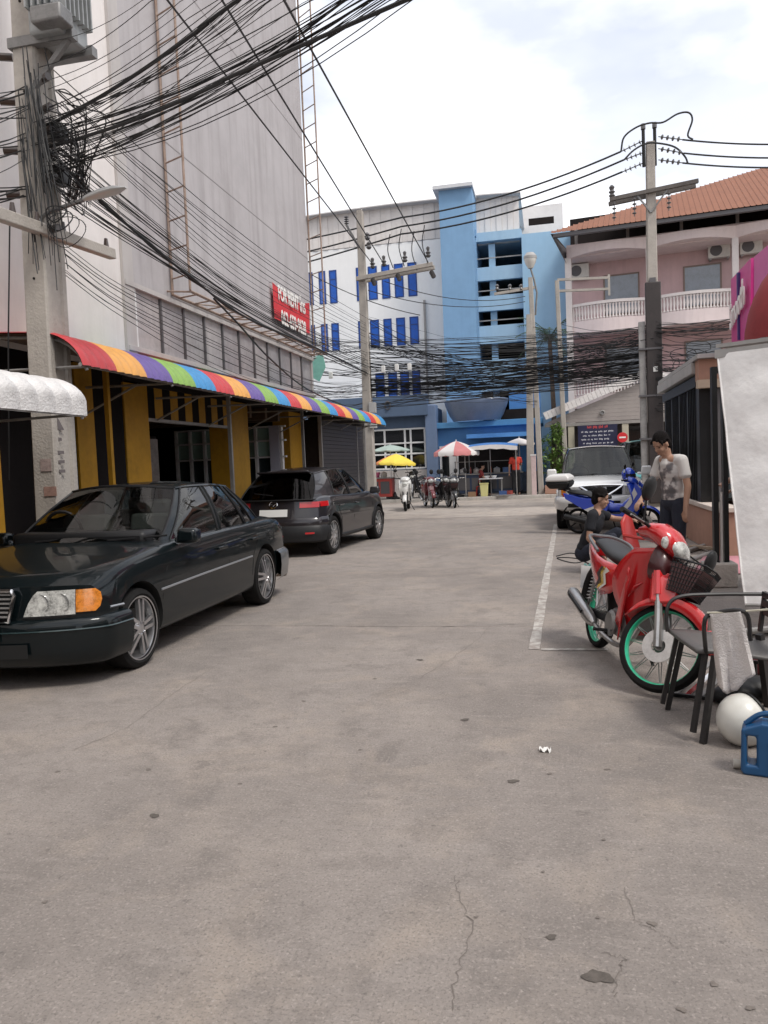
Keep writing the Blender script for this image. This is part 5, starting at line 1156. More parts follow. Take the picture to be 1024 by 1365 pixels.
tag(MB().tube([atY(13, 300, by_-.3), atY(11, 460, by_-.3), atY(12, 640, by_-.2)], .008, 5).build('drop_cable', M_cable), 'single cable hanging straight down left of the near pole', 'cable')
# E: the big mass across the cross street
mass = []
def Yof(x): return 24.5+(x-490)/380*(-1.6) if x > 490 else 25.0
for i in range(110):
    t = rc.random(); ya = 452+t*96; yb = 440+((t+rc.gauss(0, .12)) % 1)*74; x0, x1 = 489+rc.uniform(-2, 5), 872+rc.uniform(-4, 4)
    s = atY(x0, ya, MY+.1); e = atY(x1, yb-8, RY-.1); P = sagline(J(s, .06), J(e, .06), rc.uniform(-.05, .5)*(1-.7*t), 12); mass.append([J(p, .010) for p in P])
for i in range(22):      # dense low band
    s = atY(489, 512+rc.uniform(-9, 12), MY+.1); e = atY(870, 484+rc.uniform(-9, 9), RY-.1); mass.append([J(p, .010) for p in sagline(s, e, .25+rc.uniform(-.05, .12), 12)])
for i in range(46):      # middle pole leftwards behind the tower
    ya = rc.uniform(455, 548); s = atY(491, ya, MY); e = atY(380, ya+rc.uniform(-22, 14), 27); mass.append([J(p, .010) for p in sagline(s, e, rc.uniform(.02, .25), 8)])
for i in range(30):      # to the slim poles on the far pavement
    s = atY(492, rc.uniform(420, 520), MY); e = atY(rc.choice((708, 716)), rc.uniform(430, 540), SY-.1); mass.append([J(p, .010) for p in sagline(s, e, rc.uniform(.05, .5), 10)])
bundle('cross_street_cable_mass', 'thick dark mass of cables strung across the street between the poles', mass, (.004, .011))
mr = []
for i in range(64):      # right of the tall pole, before the pink block
    ya = rc.uniform(425, 548); s = atY(868, ya, RY-.2); x1 = rc.uniform(960, 1060); e = atY(x1, ya+rc.uniform(-22, 6), 21.5); mr.append([J(p, .010) for p in sagline(s, e, rc.uniform(.0, .3), 10)])
for i in range(30):
    s = atY(rc.choice((711, 716, 747)), rc.uniform(430, 520), SY-.1); e = atY(868, rc.uniform(430, 505), RY); mr.append([J(p, .012) for p in sagline(s, e, rc.uniform(.05, .35), 10)])
for i in range(16):
    c0 = atY(rc.uniform(880, 960), rc.uniform(455, 530), 22.2); rr = rc.uniform(.12, .3); mr.append([J(c0+Vector((rr*1.3*math.cos(a), .05*math.sin(a), rr*.7*math.sin(a))), .012) for a in [2*math.pi*k/14 for k in range(16)]])
bundle('right_cable_mass', 'tangled cables and coils hanging from the tall right pole before the pink block', mr, (.004, .011))
for i, (x0, y0, Y0_, x1, y1, Y1_) in enumerate([(597, 383, 25, 700, 395, SY), (575, 395, 25, 700, 402, SY), (430, 330, 26, 560, 420, MY)]): tag(MB().tube(sagline(atY(x0-84, y0-8, MY), atY(x1, y1, Y1_), .35), .014, 5).build('service_wire', M_cable), ['thin service wire from the middle pole to the slim pole arm, upper', 'thin service wire from the middle pole to the slim pole arm, lower', 'thin service wire hanging left of the middle pole shaft'][i], 'cable', 'thin service wires')
for px, py in ((511, 492), (529, 490), (546, 489), (441, 500)): p = atY(px, py, 24.4); tag(MB().box(p, (.13, .08, .22)).build('splice_box', M_plate, bevel=.02), {511: 'white splice box in the cable mass just right of the middle pole', 529: 'white splice box in the cable mass, second from the middle pole', 546: 'white splice box in the cable mass, third from the middle pole', 441: 'white splice box in the cables between the tower and the middle pole'}[px], 'box', 'splice boxes')
# mint sign plate behind the tower corner
mp_ = atY(423, 490, 24.0); t = thing('mint_hanging_sign', 'mint green hanging sign plate at the far corner of the tower', 'sign', mp_)
MB().prism([(-.22, .30), (.20, .42), (.28, 0), (.05, -.45), (-.2, -.3)], 1, -.02, .02).build('plate', mat('mint_plate', (.25, .56, .47), .5, var=.15), t, 0); MB().cyl((0, 0, .3), (-.9, -.4, .42), .02).build('arm', M_iron, t)

# ================================================================ right side of the lane
M_terra = mat('terracotta_render', (.42, .24, .175), .8, var=.14, vscale=2, streak=.3, dark=(.26, .15, .11)); M_gate = mat('black_gate_steel', (.012, .012, .013), .4, .3, var=.3)
GX = 2.33
gs = thing('gated_shop', 'brown shop with a black steel gate and glass behind it on a terracotta plinth', 'shop', (GX, 14, 0))
part(gs, 'plinth', M_terra, (GX, 11.7, 0), (GX+.3, 16.9, .62)); part(gs, 'plinth_cap', mat('pale_coping', (.60, .52, .46), .7, var=.15), (GX-.03, 11.66, .621), (GX+.33, 16.95, .69), .008)
part(gs, 'side_wall', M_gate, (GX+.02, 13.1, .70), (6, 13.28, 2.62)); part(gs, 'fascia', M_terra, (GX+.0, 12.98, 2.63), (6, 13.28, 2.95)); part(gs, 'fascia_trim', mat('tan_trim', (.50, .40, .30), .7, var=.1), (GX-.02, 12.94, 2.50), (6, 13.12, 2.628))
part(gs, 'street_beam', M_gate, (GX, 13.29, 2.55), (GX+.15, 17.0, 2.72)); part(gs, 'roof', mat('grey_roof_sheet', (.42, .41, .40), .6, .2, var=.15, streak=.2), (GX-.04, 12.85, 2.955), (7, 17.3, 3.02)); part(gs, 'gutter', mat('grey_roof_sheet', (.42, .41, .40), .6), (GX-.06, 13.29, 2.76), (GX+.1, 17.3, 2.94), .01)
part(gs, 'back_wall', M_dark, (6, 13.28, 0), (6.2, 17.2, 2.95)); part(gs, 'end_wall', M_terra, (GX+.1, 17.0, 0), (6, 17.2, 2.94)); part(gs, 'floor', M_pave, (GX+.3, 11.9, .0), (6, 17.0, .3))
k = 0; y = 13.3
while y < 17.0:
    part(gs, 'gate_post' if k % 6 == 0 else 'gate_bar', M_gate, (GX+.03, y, .69), (GX+(.13 if k % 6 == 0 else .055), y+(.10 if k % 6 == 0 else .025), 2.549)); y += .145; k += 1
for z in (.80, 1.7, 2.4): part(gs, 'gate_rail', M_gate, (GX+.056, 13.3, z), (GX+.085, 17.0, z+.05))
for i in range(3): part(gs, 'shop_glass', glassmat('gate_glass', (.35, .38, .38)), (GX+.20, 13.42+i*1.18, .70), (GX+.215, 14.56+i*1.18, 2.5))
part(gs, 'door_frame', M_dkframe, (GX+.25, 13.04, .72), (GX+.32, 13.099, 2.49)); part(gs, 'door_glass', mat('dim_glass', (.05, .06, .065), .08, coat=.6), (GX+.33, 13.06, .75), (GX+.75, 13.095, 2.45)); part(gs, 'door_strip', M_steel, (GX+.20, 13.05, .72), (GX+.235, 13.099, 2.49))
# post on a concrete block
bl_ = gnd(963, 784)
po = thing('gate_post', 'black steel post with a white pipe standing in a square concrete block', 'post', (bl_.x, bl_.y+.15, 0))
MB().bx((-.17, -.15, 0), (.17, .15, .27)).build('concrete_block', mat('rough_concrete_block', (.50, .46, .42), .9, var=.25, vscale=6, bump=.6, bscale=30), po, bevel=.02)
MB().bx((-.055, -.05, .24), (.0, .05, 2.35)).build('upright', M_gate, po); MB().bx((.05, -.05, .24), (.10, .05, 2.35)).build('upright', M_gate, po); MB().cyl((.025, -.03, .24), (.025, -.03, 1.05), .018).build('white_pipe', mat('white_pipe', (.6, .58, .56), .5), po)
MB().bx((-.055, -.05, 2.35), (1.5, .05, 2.42)).build('head_bar', M_gate, po)
# white canvas screen hung from a roof edge
cv = thing('white_canvas_screen', 'large white canvas sheet hung from a grey roof edge beside the gate', 'canvas screen', (0, 0, 0))
A = atY(957, 472, 6.9); B = atY(995, 806, 6.55); dirn = Vector((.86, -.5, 0))
rows = []
for i in range(31):
    s = i/30; rows.append([])
    for j in range(25):
        t = j/24; p = A.lerp(B, s)+dirn*(1.9*t); wv = .012*math.sin(s*37+t*3+math.sin(t*9)*1.2)*(.3+t)+.02*math.sin(t*11+s*2.0)+.006*math.sin(t*31+s*17); n_ = Vector((-.5, -.86, 0)); p += n_*wv; p.z += .02*math.sin(t*7)*s; rows[-1].append(p)
MB().grid(rows).build('sheet', mat('white_canvas', (.90, .895, .885), .7, var=.05, vscale=3, damt=.25, dark=(.52, .47, .45), dscale=3, bump=.35, bscale=9), cv)
MB().tube([rows[-1][j]+Vector((0, 0, -.0)) for j in range(25)], .014, 6).build('bottom_batten', M_steel, cv); MB().tube([r[0] for r in rows], .008, 5).build('hem', mat('white_canvas', (.7, .7, .7), .7), cv)
gr = thing('roof_edge', 'grey metal roof edge carrying the white canvas', 'roof', (0, 0, 0))
e0 = A+Vector((-.01, .02, .0)); MB().beam(e0, e0+dirn*2.2, .06, .07).build('fascia', mat('grey_fascia', (.40, .395, .385), .6, var=.15), gr)
t_ = Vector((.5, .86, 0)); q = [e0+Vector((0, 0, .055)), e0+dirn*2.2+Vector((0, 0, .055)), e0+dirn*2.2+t_*2.6+Vector((0, 0, .25)), e0+t_*2.6+Vector((0, 0, .25))]
ro = MB().add(q, [(0, 1, 2, 3)]).build('sheet', mat('grey_roof_sheet', (.42, .41, .40), .6), gr, 0); so = ro.modifiers.new('s', 'SOLIDIFY'); so.thickness = .03
MB().beam(e0+dirn*1.9+t_*.1+Vector((0, 0, .03)), Vector((e0.x, e0.y, 0))+dirn*1.9+t_*.1, .08).build('post', M_gate, gr); MB().beam(e0+t_*2.4+dirn*.9+Vector((0, 0, .2)), Vector((e0.x, e0.y, 0))+t_*2.4+dirn*.9, .08).build('post', M_gate, gr)
# pink billboard and red canopy above
pbd = thing('pink_billboard', 'magenta billboard with white script lettering above the gated shop roof', 'billboard', (0, 0, 0))
def quad(p, q, r_, s, th, name, m, t):
    nrm = (q-p).cross(s-p).normalized()*th; return MB().add([p, q, r_, s, p+nrm, q+nrm, r_+nrm, s+nrm], [(0, 1, 2, 3), (7, 6, 5, 4), (0, 4, 5, 1), (1, 5, 6, 2), (2, 6, 7, 3), (3, 7, 4, 0)]).build(name, m, t, 0)
PYb = 15.0
p0, p1, p2, p3 = atY(982, 462, PYb), atY(1008, 462, PYb-2.2), atY(1009, 343, PYb-2.2), atY(981, 372, PYb)
M_mag = mat('magenta_print', (.62, .03, .24), .4, var=.12, vscale=2)
quad(p0, p1, p2, p3, .08, 'panel', M_mag, pbd); o_ = MB().tube([p3, p2], .03, 5).build('edge', M_steel, pbd); MB().tube([p1, p2], .03, 5).build('edge', M_steel, pbd)
rot_ = Matrix(((p1-p0).normalized(), Vector((0, 0, 1)), (p1-p0).normalized().cross(Vector((0, 0, 1))))).transposed()
text('Smooth', .62, M_wlet, pbd, (p0+p2)/2+(p1-p0).normalized().cross(Vector((0, 0, 1)))*.14, (rot_ @ Matrix.Rotation(R(12), 3, 'Z')).to_euler(), ext=.01, sx=.95, bold=.01)
MB().beam((p0+p2)/2+(p1-p0).normalized().cross(Vector((0, 0, 1)))*.10+Vector((0, 0, .55)), (p0+p2)/2+(p1-p0).normalized().cross(Vector((0, 0, 1)))*.10+Vector((0, 0, -.55)), .06).build('dark_motif', mat('navy_motif', (.06, .04, .18), .5), pbd)
MB().beam(Vector((p0.x+.1, p0.y+.1, p0.z+.3)), Vector((p0.x+.1, p0.y+.1, 3.02)), .08).build('leg', M_steel, pbd); MB().beam(Vector((p1.x+.05, p1.y+.15, p1.z+.3)), Vector((p1.x+.05, p1.y+.15, 3.02)), .08).build('leg', M_steel, pbd)
p0b, p1b, p2b, p3b = atY(1013, 452, 12.6), atY(1075, 452, 10.5), atY(1075, 290, 10.5), atY(1013, 342, 12.6)
pb2 = thing('second_billboard', 'magenta billboard panel behind the red rounded canopy', 'billboard', (0, 0, 0)); quad(p0b, p1b, p2b, p3b, .08, 'panel', mat('magenta_pale_print', (.60, .08, .30), .4, var=.1), pb2); MB().tube([p0b, p3b], .03, 5).tube([p3b, p2b], .03, 5).build('edge', M_steel, pb2)
MB().beam(p0b.lerp(p1b, .3), Vector((p0b.lerp(p1b, .3).x, p0b.lerp(p1b, .3).y, 3.02)), .08).build('leg', M_steel, pb2)
rcn = thing('red_canopy', 'red fabric dome canopy over the roof edge', 'canopy', (0, 0, 0))
c0 = atY(1072, 458, 9.6); rows = []
for i in range(9):
    a = R(90)*i/8; rows.append([c0+Vector((.62*math.cos(a)*math.cos(b), .62*math.cos(a)*math.sin(b), 1.02*math.sin(a))) for b in [2*math.pi*k/20 for k in range(20)]])
MB().grid(rows, True).build('fabric', mat('red_fabric', (.27, .035, .04), .8, var=.15, vscale=3), rcn); MB().tube(rows[0], .012, 5, closed=True).build('hoop', M_steel, rcn); MB().cyl((c0.x, c0.y, 0), (c0.x, c0.y, c0.z+1), .025).build('pole', M_steel, rcn)
bl2 = thing('dark_cushion', 'flat dark bundle lying on the grey roof edge under the red canopy', 'bundle', atY(1004, 459, 8.4)); MB().ball((0, 0, .0), (.22, .12, .05)).ball((.12, .02, .01), (.14, .12, .055)).build('bundle', M_blkpl, bl2)
# clutter on the ground by the gate
M_wood = mat('raw_plank', (.36, .28, .21), .8, var=.25, vscale=5)
rq = random.Random(21)
for i, (x0, y0, x1, y1, hh, w_, mm, lab, nm, ct) in enumerate([(912, 716, 985, 700, .03, .10, M_wood, 'raw timber plank lying nearest the terracotta plinth', 'timber_plank', 'plank'), (905, 738, 975, 716, .05, .08, M_steel, 'grey steel channel lying across the planks', 'steel_channel', 'steel channel'),
                                 (915, 748, 985, 722, .03, .05, M_iron, 'thin steel bar lying beside the pink board', 'steel_bar', 'steel bar'), (922, 728, 990, 735, .04, .09, M_wood, 'raw timber plank lying crosswise behind the post block', 'timber_plank', 'plank')]):
    a, b = gnd(x0, y0, hh/2+.012*i), gnd(x1, y1, hh/2+.012*i); tag(MB().beam(a, b, w_, hh).build(nm, mm, bevel=.004), lab, ct)
a, b, c_, d = gnd(925, 762, .012), gnd(988, 765, .012), gnd(988, 742, .012), gnd(938, 742, .012); o = MB().add([a, b, c_, d], [(0, 1, 2, 3)]).build('pink_board', mat('pink_board', (.56, .25, .29), .7, var=.15)); so = o.modifiers.new('s', 'SOLIDIFY'); so.thickness = .012; tag(o, 'flat pink board lying on the ground behind the post block', 'board')
P = cat_curve([gnd(742, 742), gnd(760, 738), gnd(773, 741), gnd(778, 748), gnd(765, 751), gnd(748, 747), gnd(744, 744), gnd(768, 745), gnd(785, 752)], 6); tag(MB().tube([p+Vector((0, 0, .008)) for p in P], .008, 5).build('loose_cable', M_cable), 'loose black cable coiled on the ground beside the squatting person', 'cable')
p = gnd(789, 757); mb = MB(); rows = []
for i in range(9): rows.append([Vector((p.x-.1+.025*j, p.y-.1+.025*i, .03+.025*math.sin(i*1.3+j*.7)*math.cos(j*1.1)+.02*math.sin(j*2.1))) for j in range(9)])
o = mb.grid(rows).build('teal_rag', mat('teal_rag', (.22, .46, .42), .9, var=.3)); tag(o, 'crumpled teal rag on the ground beside the squatting person', 'rag')
# red plastic chair
cp_ = atY(838, 725, 8.9); ch = thing('red_plastic_chair', 'red plastic chair with a rounded backrest behind the red motorcycle', 'chair', (cp_.x+.17, 8.13, 0), R(340))
M_rp = mat('red_plastic', (.55, .035, .03), .4, var=.12); rows = []
for i in range(9):
    s = i/8; rows.append([Vector((-.20-.10*s+.05*math.cos(q*1.3), .24*q*(1-.35*max(0, s-.5)*2*abs(q)), .45+.47*s-.10*s*q*q)) for q in [k/5 for k in range(-5, 6)]])
o = MB().grid(rows).build('backrest', M_rp, ch); so = o.modifiers.new('s', 'SOLIDIFY'); so.thickness = .014
MB().box((.0, 0, .44), (.44, .46, .03)).build('seat', M_rp, ch, bevel=.014)
for sx in (-1, 1):
    for sy in (-1, 1): MB().beam((.20*sx, .20*sy, .43), (.25*sx, .24*sy, 0), .045).build('leg', M_rp, ch)
    MB().tube(cat_curve([(-.24, .22*sx, .70), (-.1, .27*sx, .68), (.12, .27*sx, .64), (.2, .25*sx, .45)], 5), .018, 6).build('armrest', M_rp, ch)
# ---- stacked chairs with towel, helmet, jerrycan etc in the foreground
c1 = gnd(924, 990); c2 = gnd(903, 946)
sc_ = thing('black_chair', 'black plastic chair with sloping steel legs and a towel beside it', 'chair', (c1.x+.10, c1.y+.33, 0), R(8))
def chair_leg(a, b): return MB().beam(a, b, .034, .034)
Mck = mat('chair_black', (.022, .020, .020), .45, var=.25, vscale=8); Mcs = mat('chair_seat_grey', (.10, .095, .092), .5, var=.2)
MB().beam((-.10, -.33, 0), (-.01, -.26, .44), .028).build('leg', Mck, sc_); MB().beam((-.12, .22, 0), (-.03, .20, .44), .028).build('leg', Mck, sc_); MB().beam((.46, -.28, 0), (.40, -.22, .44), .036).build('leg', Mck, sc_); MB().beam((.46, .24, 0), (.40, .20, .44), .036).build('leg', Mck, sc_)
MB().beam((-.14, -.30, .05), (-.05, -.24, .46), .024).build('stacked_leg', Mck, sc_); MB().beam((-.16, .18, .05), (-.07, .17, .46), .024).build('stacked_leg', Mck, sc_)
rows = [[Vector((-.10+.56*i/8, -.26+.50*j/8, .44+.035*math.cos(i/8*3)-.03*math.sin(math.pi*j/8)*math.sin(math.pi*i/8))) for j in range(9)] for i in range(9)]; o = MB().grid(rows).build('seat', Mcs, sc_); so = o.modifiers.new('s', 'SOLIDIFY'); so.thickness = .022
MB().tube(cat_curve([(-.11, .23, .46), (-.10, .25, .60), (-.02, .26, .66), (.2, .27, .665), (.44, .26, .66)], 6), .011, 8).build('arm_rail', Mck, sc_)
for z in (.54, .59, .64): MB().beam((.44, -.26, z+.02), (.45, .26, z+.02), .02, .035).build('back_slat', Mck, sc_)
MB().beam((.43, -.27, .44), (.46, -.27, .66), .022).build('back_post', Mck, sc_); MB().beam((.43, .27, .44), (.46, .27, .66), .022).build('back_post', Mck, sc_)
# cord with towel
k0, k1 = atY(943, 817, 4.02), atY(1090, 806, 3.75)
cd_ = MB().tube(sagline(k0, k1, .006, 8), .005, 5).build('cord', mat('cream_cord', (.55, .52, .42), .8)); tag(cd_, 'pale cord strung above the black chair carrying the towel', 'cord')
_inv = (Matrix.Translation(sc_.location) @ Matrix.Rotation(R(8), 4, 'Z')).inverted(); _a0, _a1 = _inv @ k0, _inv @ k0.lerp(k1, .36); MB().tube(cat_curve([(-.05, -.245, .45), _a0+Vector((-.012, .01, -.06)), _a0+Vector((.02, 0, -.008)), _a1+Vector((0, 0, -.008)), _a1+Vector((.05, .06, -.16))], 6), .011, 8).build('arm_rail', Mck, sc_)
st = MB().bx((k1.x-.015, k1.y-.015, 0), (k1.x+.015, k1.y+.015, k1.z+.05)).build('rail_post', Mck); tag(st, 'thin black upright holding the far end of the pale cord', 'post')
rows = []; n = 22
for i in range(n+1):
    s = i/n; rows.append([])
    for j in range(9):
        t = j/8; top_ = k0.lerp(k1, .02+.30*t*(1-.25*s)); L_ = .36; wob = .012*math.sin(t*9+s*4)+.01*math.sin(t*17+2)
        if s < .12: p = top_+Vector((0, .03-.03*s/.12, -.0+.008*math.sin(math.pi*s/.12)))+Vector((0, .02, -.10*(1-s/.12)))
        else: u_ = (s-.12)/.88; p = top_+Vector((.03*u_+.07*u_*t, -.018+wob*u_*1.6, .004-(L_+.05*math.sin(t*5))*u_))
        rows[-1].append(p)
tw_ = MB().grid(rows).build('towel', mat('pale_towel', (.76, .72, .70), .95, var=.13, vscale=14, bump=.5, bscale=120)); so = tw_.modifiers.new('s', 'SOLIDIFY'); so.thickness = .006; tag(tw_, 'worn pale towel hanging over the cord beside the black chair', 'towel')
h_ = gnd(990, 1003); hl = thing('white_helmet', 'white motorcycle helmet lying on its side behind the blue jerrycan', 'helmet', (h_.x+.03, h_.y+.12, 0), R(25))
mb = MB(); prof_ = []
for i in range(11): a = R(-35+125*i/10); prof_.append((.122*math.cos(a), .13*math.sin(a)))
M_hel = mat('white_helmet_shell', (.70, .69, .64), .3, coat=.5, var=.08)
o = MB().lathe(prof_, 26, Matrix.Translation((0, 0, .125)) @ Matrix.Rotation(R(-112), 4, 'Y') @ Matrix.Scale(1.12, 4, (1, 0, 0))).build('shell', M_hel, hl); so = o.modifiers.new('s', 'SOLIDIFY'); so.thickness = .012
MB().lathe([(.10, -.07), (.11, 0), (.08, .08), (0, .11)], 20, Matrix.Translation((0, 0, .125)) @ Matrix.Rotation(R(-112), 4, 'Y')).build('lining', M_blkpl, hl); MB().tube([(.06, -.12, .12), (.14, -.10, .05), (.19, -.02, .012), (.22, .06, .012)], .006, 5).build('strap', M_blkpl, hl)
MB().tube([Matrix.Translation((0, 0, .125)) @ Matrix.Rotation(R(-112), 4, 'Y') @ Matrix.Scale(1.12, 4, (1, 0, 0)) @ Vector((.102*math.cos(a), .102*math.sin(a), -.074)) for a in [2*math.pi*k/24 for k in range(24)]], .008, 6, closed=True).build('edge_trim', M_blkpl, hl); MB().lathe([(0, 0), (.016, .0), (.018, .006), (0, .009)], 14, Matrix.Translation((.045, -.112, .165)) @ Matrix.Rotation(R(75), 4, 'X')).build('visor_screw', M_blkpl, hl)
MB().box((.06, -.108, .09), (.06, .012, .035), (R(-15), R(20), R(15))).build('blue_decal', mat('blue_decal', (.03, .25, .60), .4), hl)
j_ = gnd(992, 1038); jc = thing('blue_jerrycan', 'blue plastic oil jerrycan with a moulded side handle standing on the road', 'jerrycan', (j_.x+.145, j_.y+.06, 0), R(-16))
M_jc = mat('blue_can_plastic', (.012, .075, .19), .35, var=.12, vscale=6); M_jl = mat('light_blue_plastic', (.02, .28, .62), .35)
mb = MB(); outl = [(-.13, 0), (.13, 0), (.135, .02), (.135, .21), (.115, .245), (-.05, .25), (-.085, .235), (-.135, .215), (-.14, .02)]
mb.prism([(x, z) for x, z in outl], 1, -.055, .055); ob = mb.build('body', M_jc, jc, 0)
cu = MB().bx((-.112, -.2, .05), (-.072, .2, .185)).build('cut', M_jc, None, 0); bo_ = ob.modifiers.new('b', 'BOOLEAN'); bo_.object = cu; bo_.solver = 'EXACT'; ob.parent = None; bpy.context.view_layer.update(); apply_mods(ob); ob.parent = jc; bpy.data.objects.remove(cu)
ob.data.materials.clear(); ob.data.materials.append(M_jc); bv = ob.modifiers.new('bv', 'BEVEL'); bv.width = .012; bv.segments = 3; bv.limit_method = 'ANGLE'
MB().tube(cat_curve([(-.12, 0, .225), (-.06, 0, .275), (.0, 0, .285), (.06, 0, .26)], 5), .013, 8).build('top_handle', M_jc, jc); MB().lathe([(.033, 0), (.035, .02), (.033, .045), (.0, .048)], 20, Matrix.Translation((.03, 0, .245))).build('cap', M_jl, jc)
lbq = MB().box((.04, -.0565, .105), (.12, .003, .13)).build('label_sticker', mat('can_label', (.03, .10, .26), .4, var=.5, vscale=40), jc, 0)
for q in range(2): MB().box((.035+.02*q, -.0585, .055+.02*q), (.03, .002, .012)).build('label_mark', M_wlet, lbq)
MB().box((.04, -.0585, .165), (.122, .0022, .004)).build('label_mark', M_wlet, lbq)
pv_ = gnd(978, 1024); tag(MB().lathe([(.018, 0), (.022, 0), (.022, .10), (.018, .10), (.018, 0)], 18, Matrix.Translation((pv_.x, pv_.y, .023)) @ Matrix.Rotation(R(80), 4, 'Z') @ Matrix.Rotation(R(90), 4, 'X')).build('pvc_pipe_piece', mat('pale_pvc', (.50, .46, .40), .5, var=.15)), 'short offcut of pale plastic pipe lying beside the blue jerrycan', 'pipe')
p = gnd(727, 1002); rows = [[Vector((p.x-.03+.0085*i, p.y-.02+.006*j, .012+.012*math.sin(i*1.7+j)*math.cos(j*1.9)+.006*math.sin(i*3))) for j in range(8)] for i in range(8)]
o = MB().grid(rows).build('paper_scrap', mat('white_paper', (.75, .74, .72), .8)); tag(o, 'crumpled white paper scrap lying alone on the open road', 'litter')
# folded metal rack, black bag, boots behind the chair
b_ = gnd(955, 925); rk = thing('aluminium_step', 'folded aluminium step frame lying behind the black chair', 'step', (b_.x-.06, b_.y-.05, 0), R(-30))
for i in range(4): MB().beam((-.16+.075*i, -.12, .01+.004*i), (-.05+.075*i, .26, .16+.004*i), .035, .012).build('slat', M_chrome if i % 2 else M_steel, rk)
MB().beam((-.17, -.12, .012), (.12, -.12, .03), .02).build('rail', M_blkpl, rk); MB().beam((-.06, .26, .165), (.22, .26, .185), .02).build('rail', M_blkpl, rk); MB().beam((.2, .26, .185), (.2, .26, 0), .02).build('leg', M_blkpl, rk); MB().beam((-.05, .26, .165), (-.05, .26, 0), .02).build('leg', M_blkpl, rk)
g_ = gnd(985, 935); mb = MB(); mb.ball((0, 0, .06), (.13, .10, .07)).ball((.1, .03, .07), (.12, .1, .08)).ball((-.08, -.03, .045), (.09, .08, .05)).ball((.02, .05, .12), (.07, .06, .05))
bg_ = remeshed(mb, 'black_bag', M_blkpl, None, .012, 3); bg_.location = (g_.x, g_.y, 0); tag(bg_, 'crumpled black plastic bag lying under the towel', 'bag')
m_ = gnd(1010, 905); mb = MB(); mb.ball((0, 0, .10), (.17, .10, .10)).ball((.12, .0, .12), (.12, .09, .09)); bb = remeshed(mb, 'maroon_bag', mat('maroon_cloth', (.13, .022, .028), .8, var=.4, vscale=18), None, .012, 3); bb.location = (m_.x+.06, m_.y+.1, 0); tag(bb, 'dark maroon cloth bag on the ground behind the pale cord', 'bag')
# low stack of pipes behind
for i, (y0, lab) in enumerate(((828, 'lowest'), (815, 'middle'), (803, 'topmost'))):
    a, b = gnd(955+i*8, 850-i*3, .05+.05*i), gnd(1090, 838-i*3, .05+.05*i); tag(MB().cyl(a, b, .026, n=10).build('steel_pipe', M_iron if i != 1 else M_blkpl), lab+' steel pipe of the small stack behind the black chair', 'pipe', 'pipes stacked behind the chair')

# unseen blocks added right and behind for car paint and glass to reflect
ob_ = thing('added_reflected_row', 'unseen plain shophouse row added across the lane for the saloon to reflect', 'building', (6.6, -3, 0))
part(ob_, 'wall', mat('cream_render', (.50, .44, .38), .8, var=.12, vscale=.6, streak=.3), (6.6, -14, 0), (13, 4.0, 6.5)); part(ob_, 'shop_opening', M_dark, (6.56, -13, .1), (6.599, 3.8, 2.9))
for i in range(5): part(ob_, 'window', M_sg, (6.57, -12+i*3.2, 4.0), (6.598, -10.4+i*3.2, 5.4))
bb_ = thing('added_reflected_house', 'unseen cream house added behind the viewer for car paint and glass to reflect', 'house', (0, -18, 0)); part(bb_, 'wall', mat('cream_render', (.5, .44, .38), .8), (-16, -24, 0), (5.3, -16, 8)); part(bb_, 'opening', M_dark, (-5, -16, .1), (4, -15.96, 3))

# ================================================================ motorcycles
M_spoke = mat('spoke_steel', (.5, .5, .5), .3, .9); M_eng = mat('engine_alloy', (.26, .255, .25), .45, .7, var=.25, vscale=12); M_exh = mat('exhaust_steel', (.42, .41, .40), .3, .9, var=.2, vscale=10)
M_saddle = mat('black_saddle', (.022, .022, .024), .55, var=.15, vscale=10)
def thick(o, t): so = o.modifiers.new('s', 'SOLIDIFY'); so.thickness = t; so.offset = 0; return o
def bike_wheel(root, x, M, r=.282, tw=.045, rimcol=None, front=True, spokes=28, disc=True, cast=False):
    Mw = (M or Matrix.Identity(4)) @ Matrix.Translation((x, 0, r)) @ Matrix.Rotation(R(90), 4, 'X')
    rr = r-.052; w_ = MB(Mw).lathe([(.0, .05), (.03, .05), (.045, .03), (.045, -.03), (.03, -.05), (0, -.05)], 18).build('wheel', M_eng, root)
    MB(Mw).lathe([(rr, -.022), (rr+.012, -.034), (r-.018, -tw*.8), (r-.004, -tw*.45), (r, 0), (r-.004, tw*.45), (r-.018, tw*.8), (rr+.012, .034), (rr, .022), (rr, -.022)], 44).build('tyre', M_tyre, w_)
    MB(Mw).lathe([(rr+.012, -.030), (rr+.002, -.026), (rr-.006, -.010), (rr-.006, .010), (rr+.002, .026), (rr+.012, .030)], 44).build('rim', rimcol or M_alloy, w_)
    sp = MB(Mw)
    if cast:
        for k in range(5): a = 2*math.pi*k/5; sp.beam((.03*math.cos(a), .03*math.sin(a), 0), ((rr-.01)*math.cos(a), (rr-.01)*math.sin(a), 0), .03, .022)
        sp.build('cast_spokes', rimcol or M_alloy, w_)
    else:
        for k in range(spokes):
            a = 2*math.pi*k/spokes; b = a+(.32 if k % 2 else -.32); s = .03 if k % 4 < 2 else -.03; sp.tube([(.042*math.cos(a), .042*math.sin(a), s), ((rr-.014)*math.cos(b), (rr-.014)*math.sin(b), 0)], 0.0034, 4, cap=False)
        so_ = sp.build('spokes', M_spoke, w_); so_['kind'] = 'stuff'
    if disc: MB(Mw).lathe([(.045, .058), (.105, .058), (.105, .064), (.045, .064)], 30).build('brake_disc', mat('disc_plate', (.55, .54, .53), .3, .7, var=.2, vscale=20), w_)
    return w_
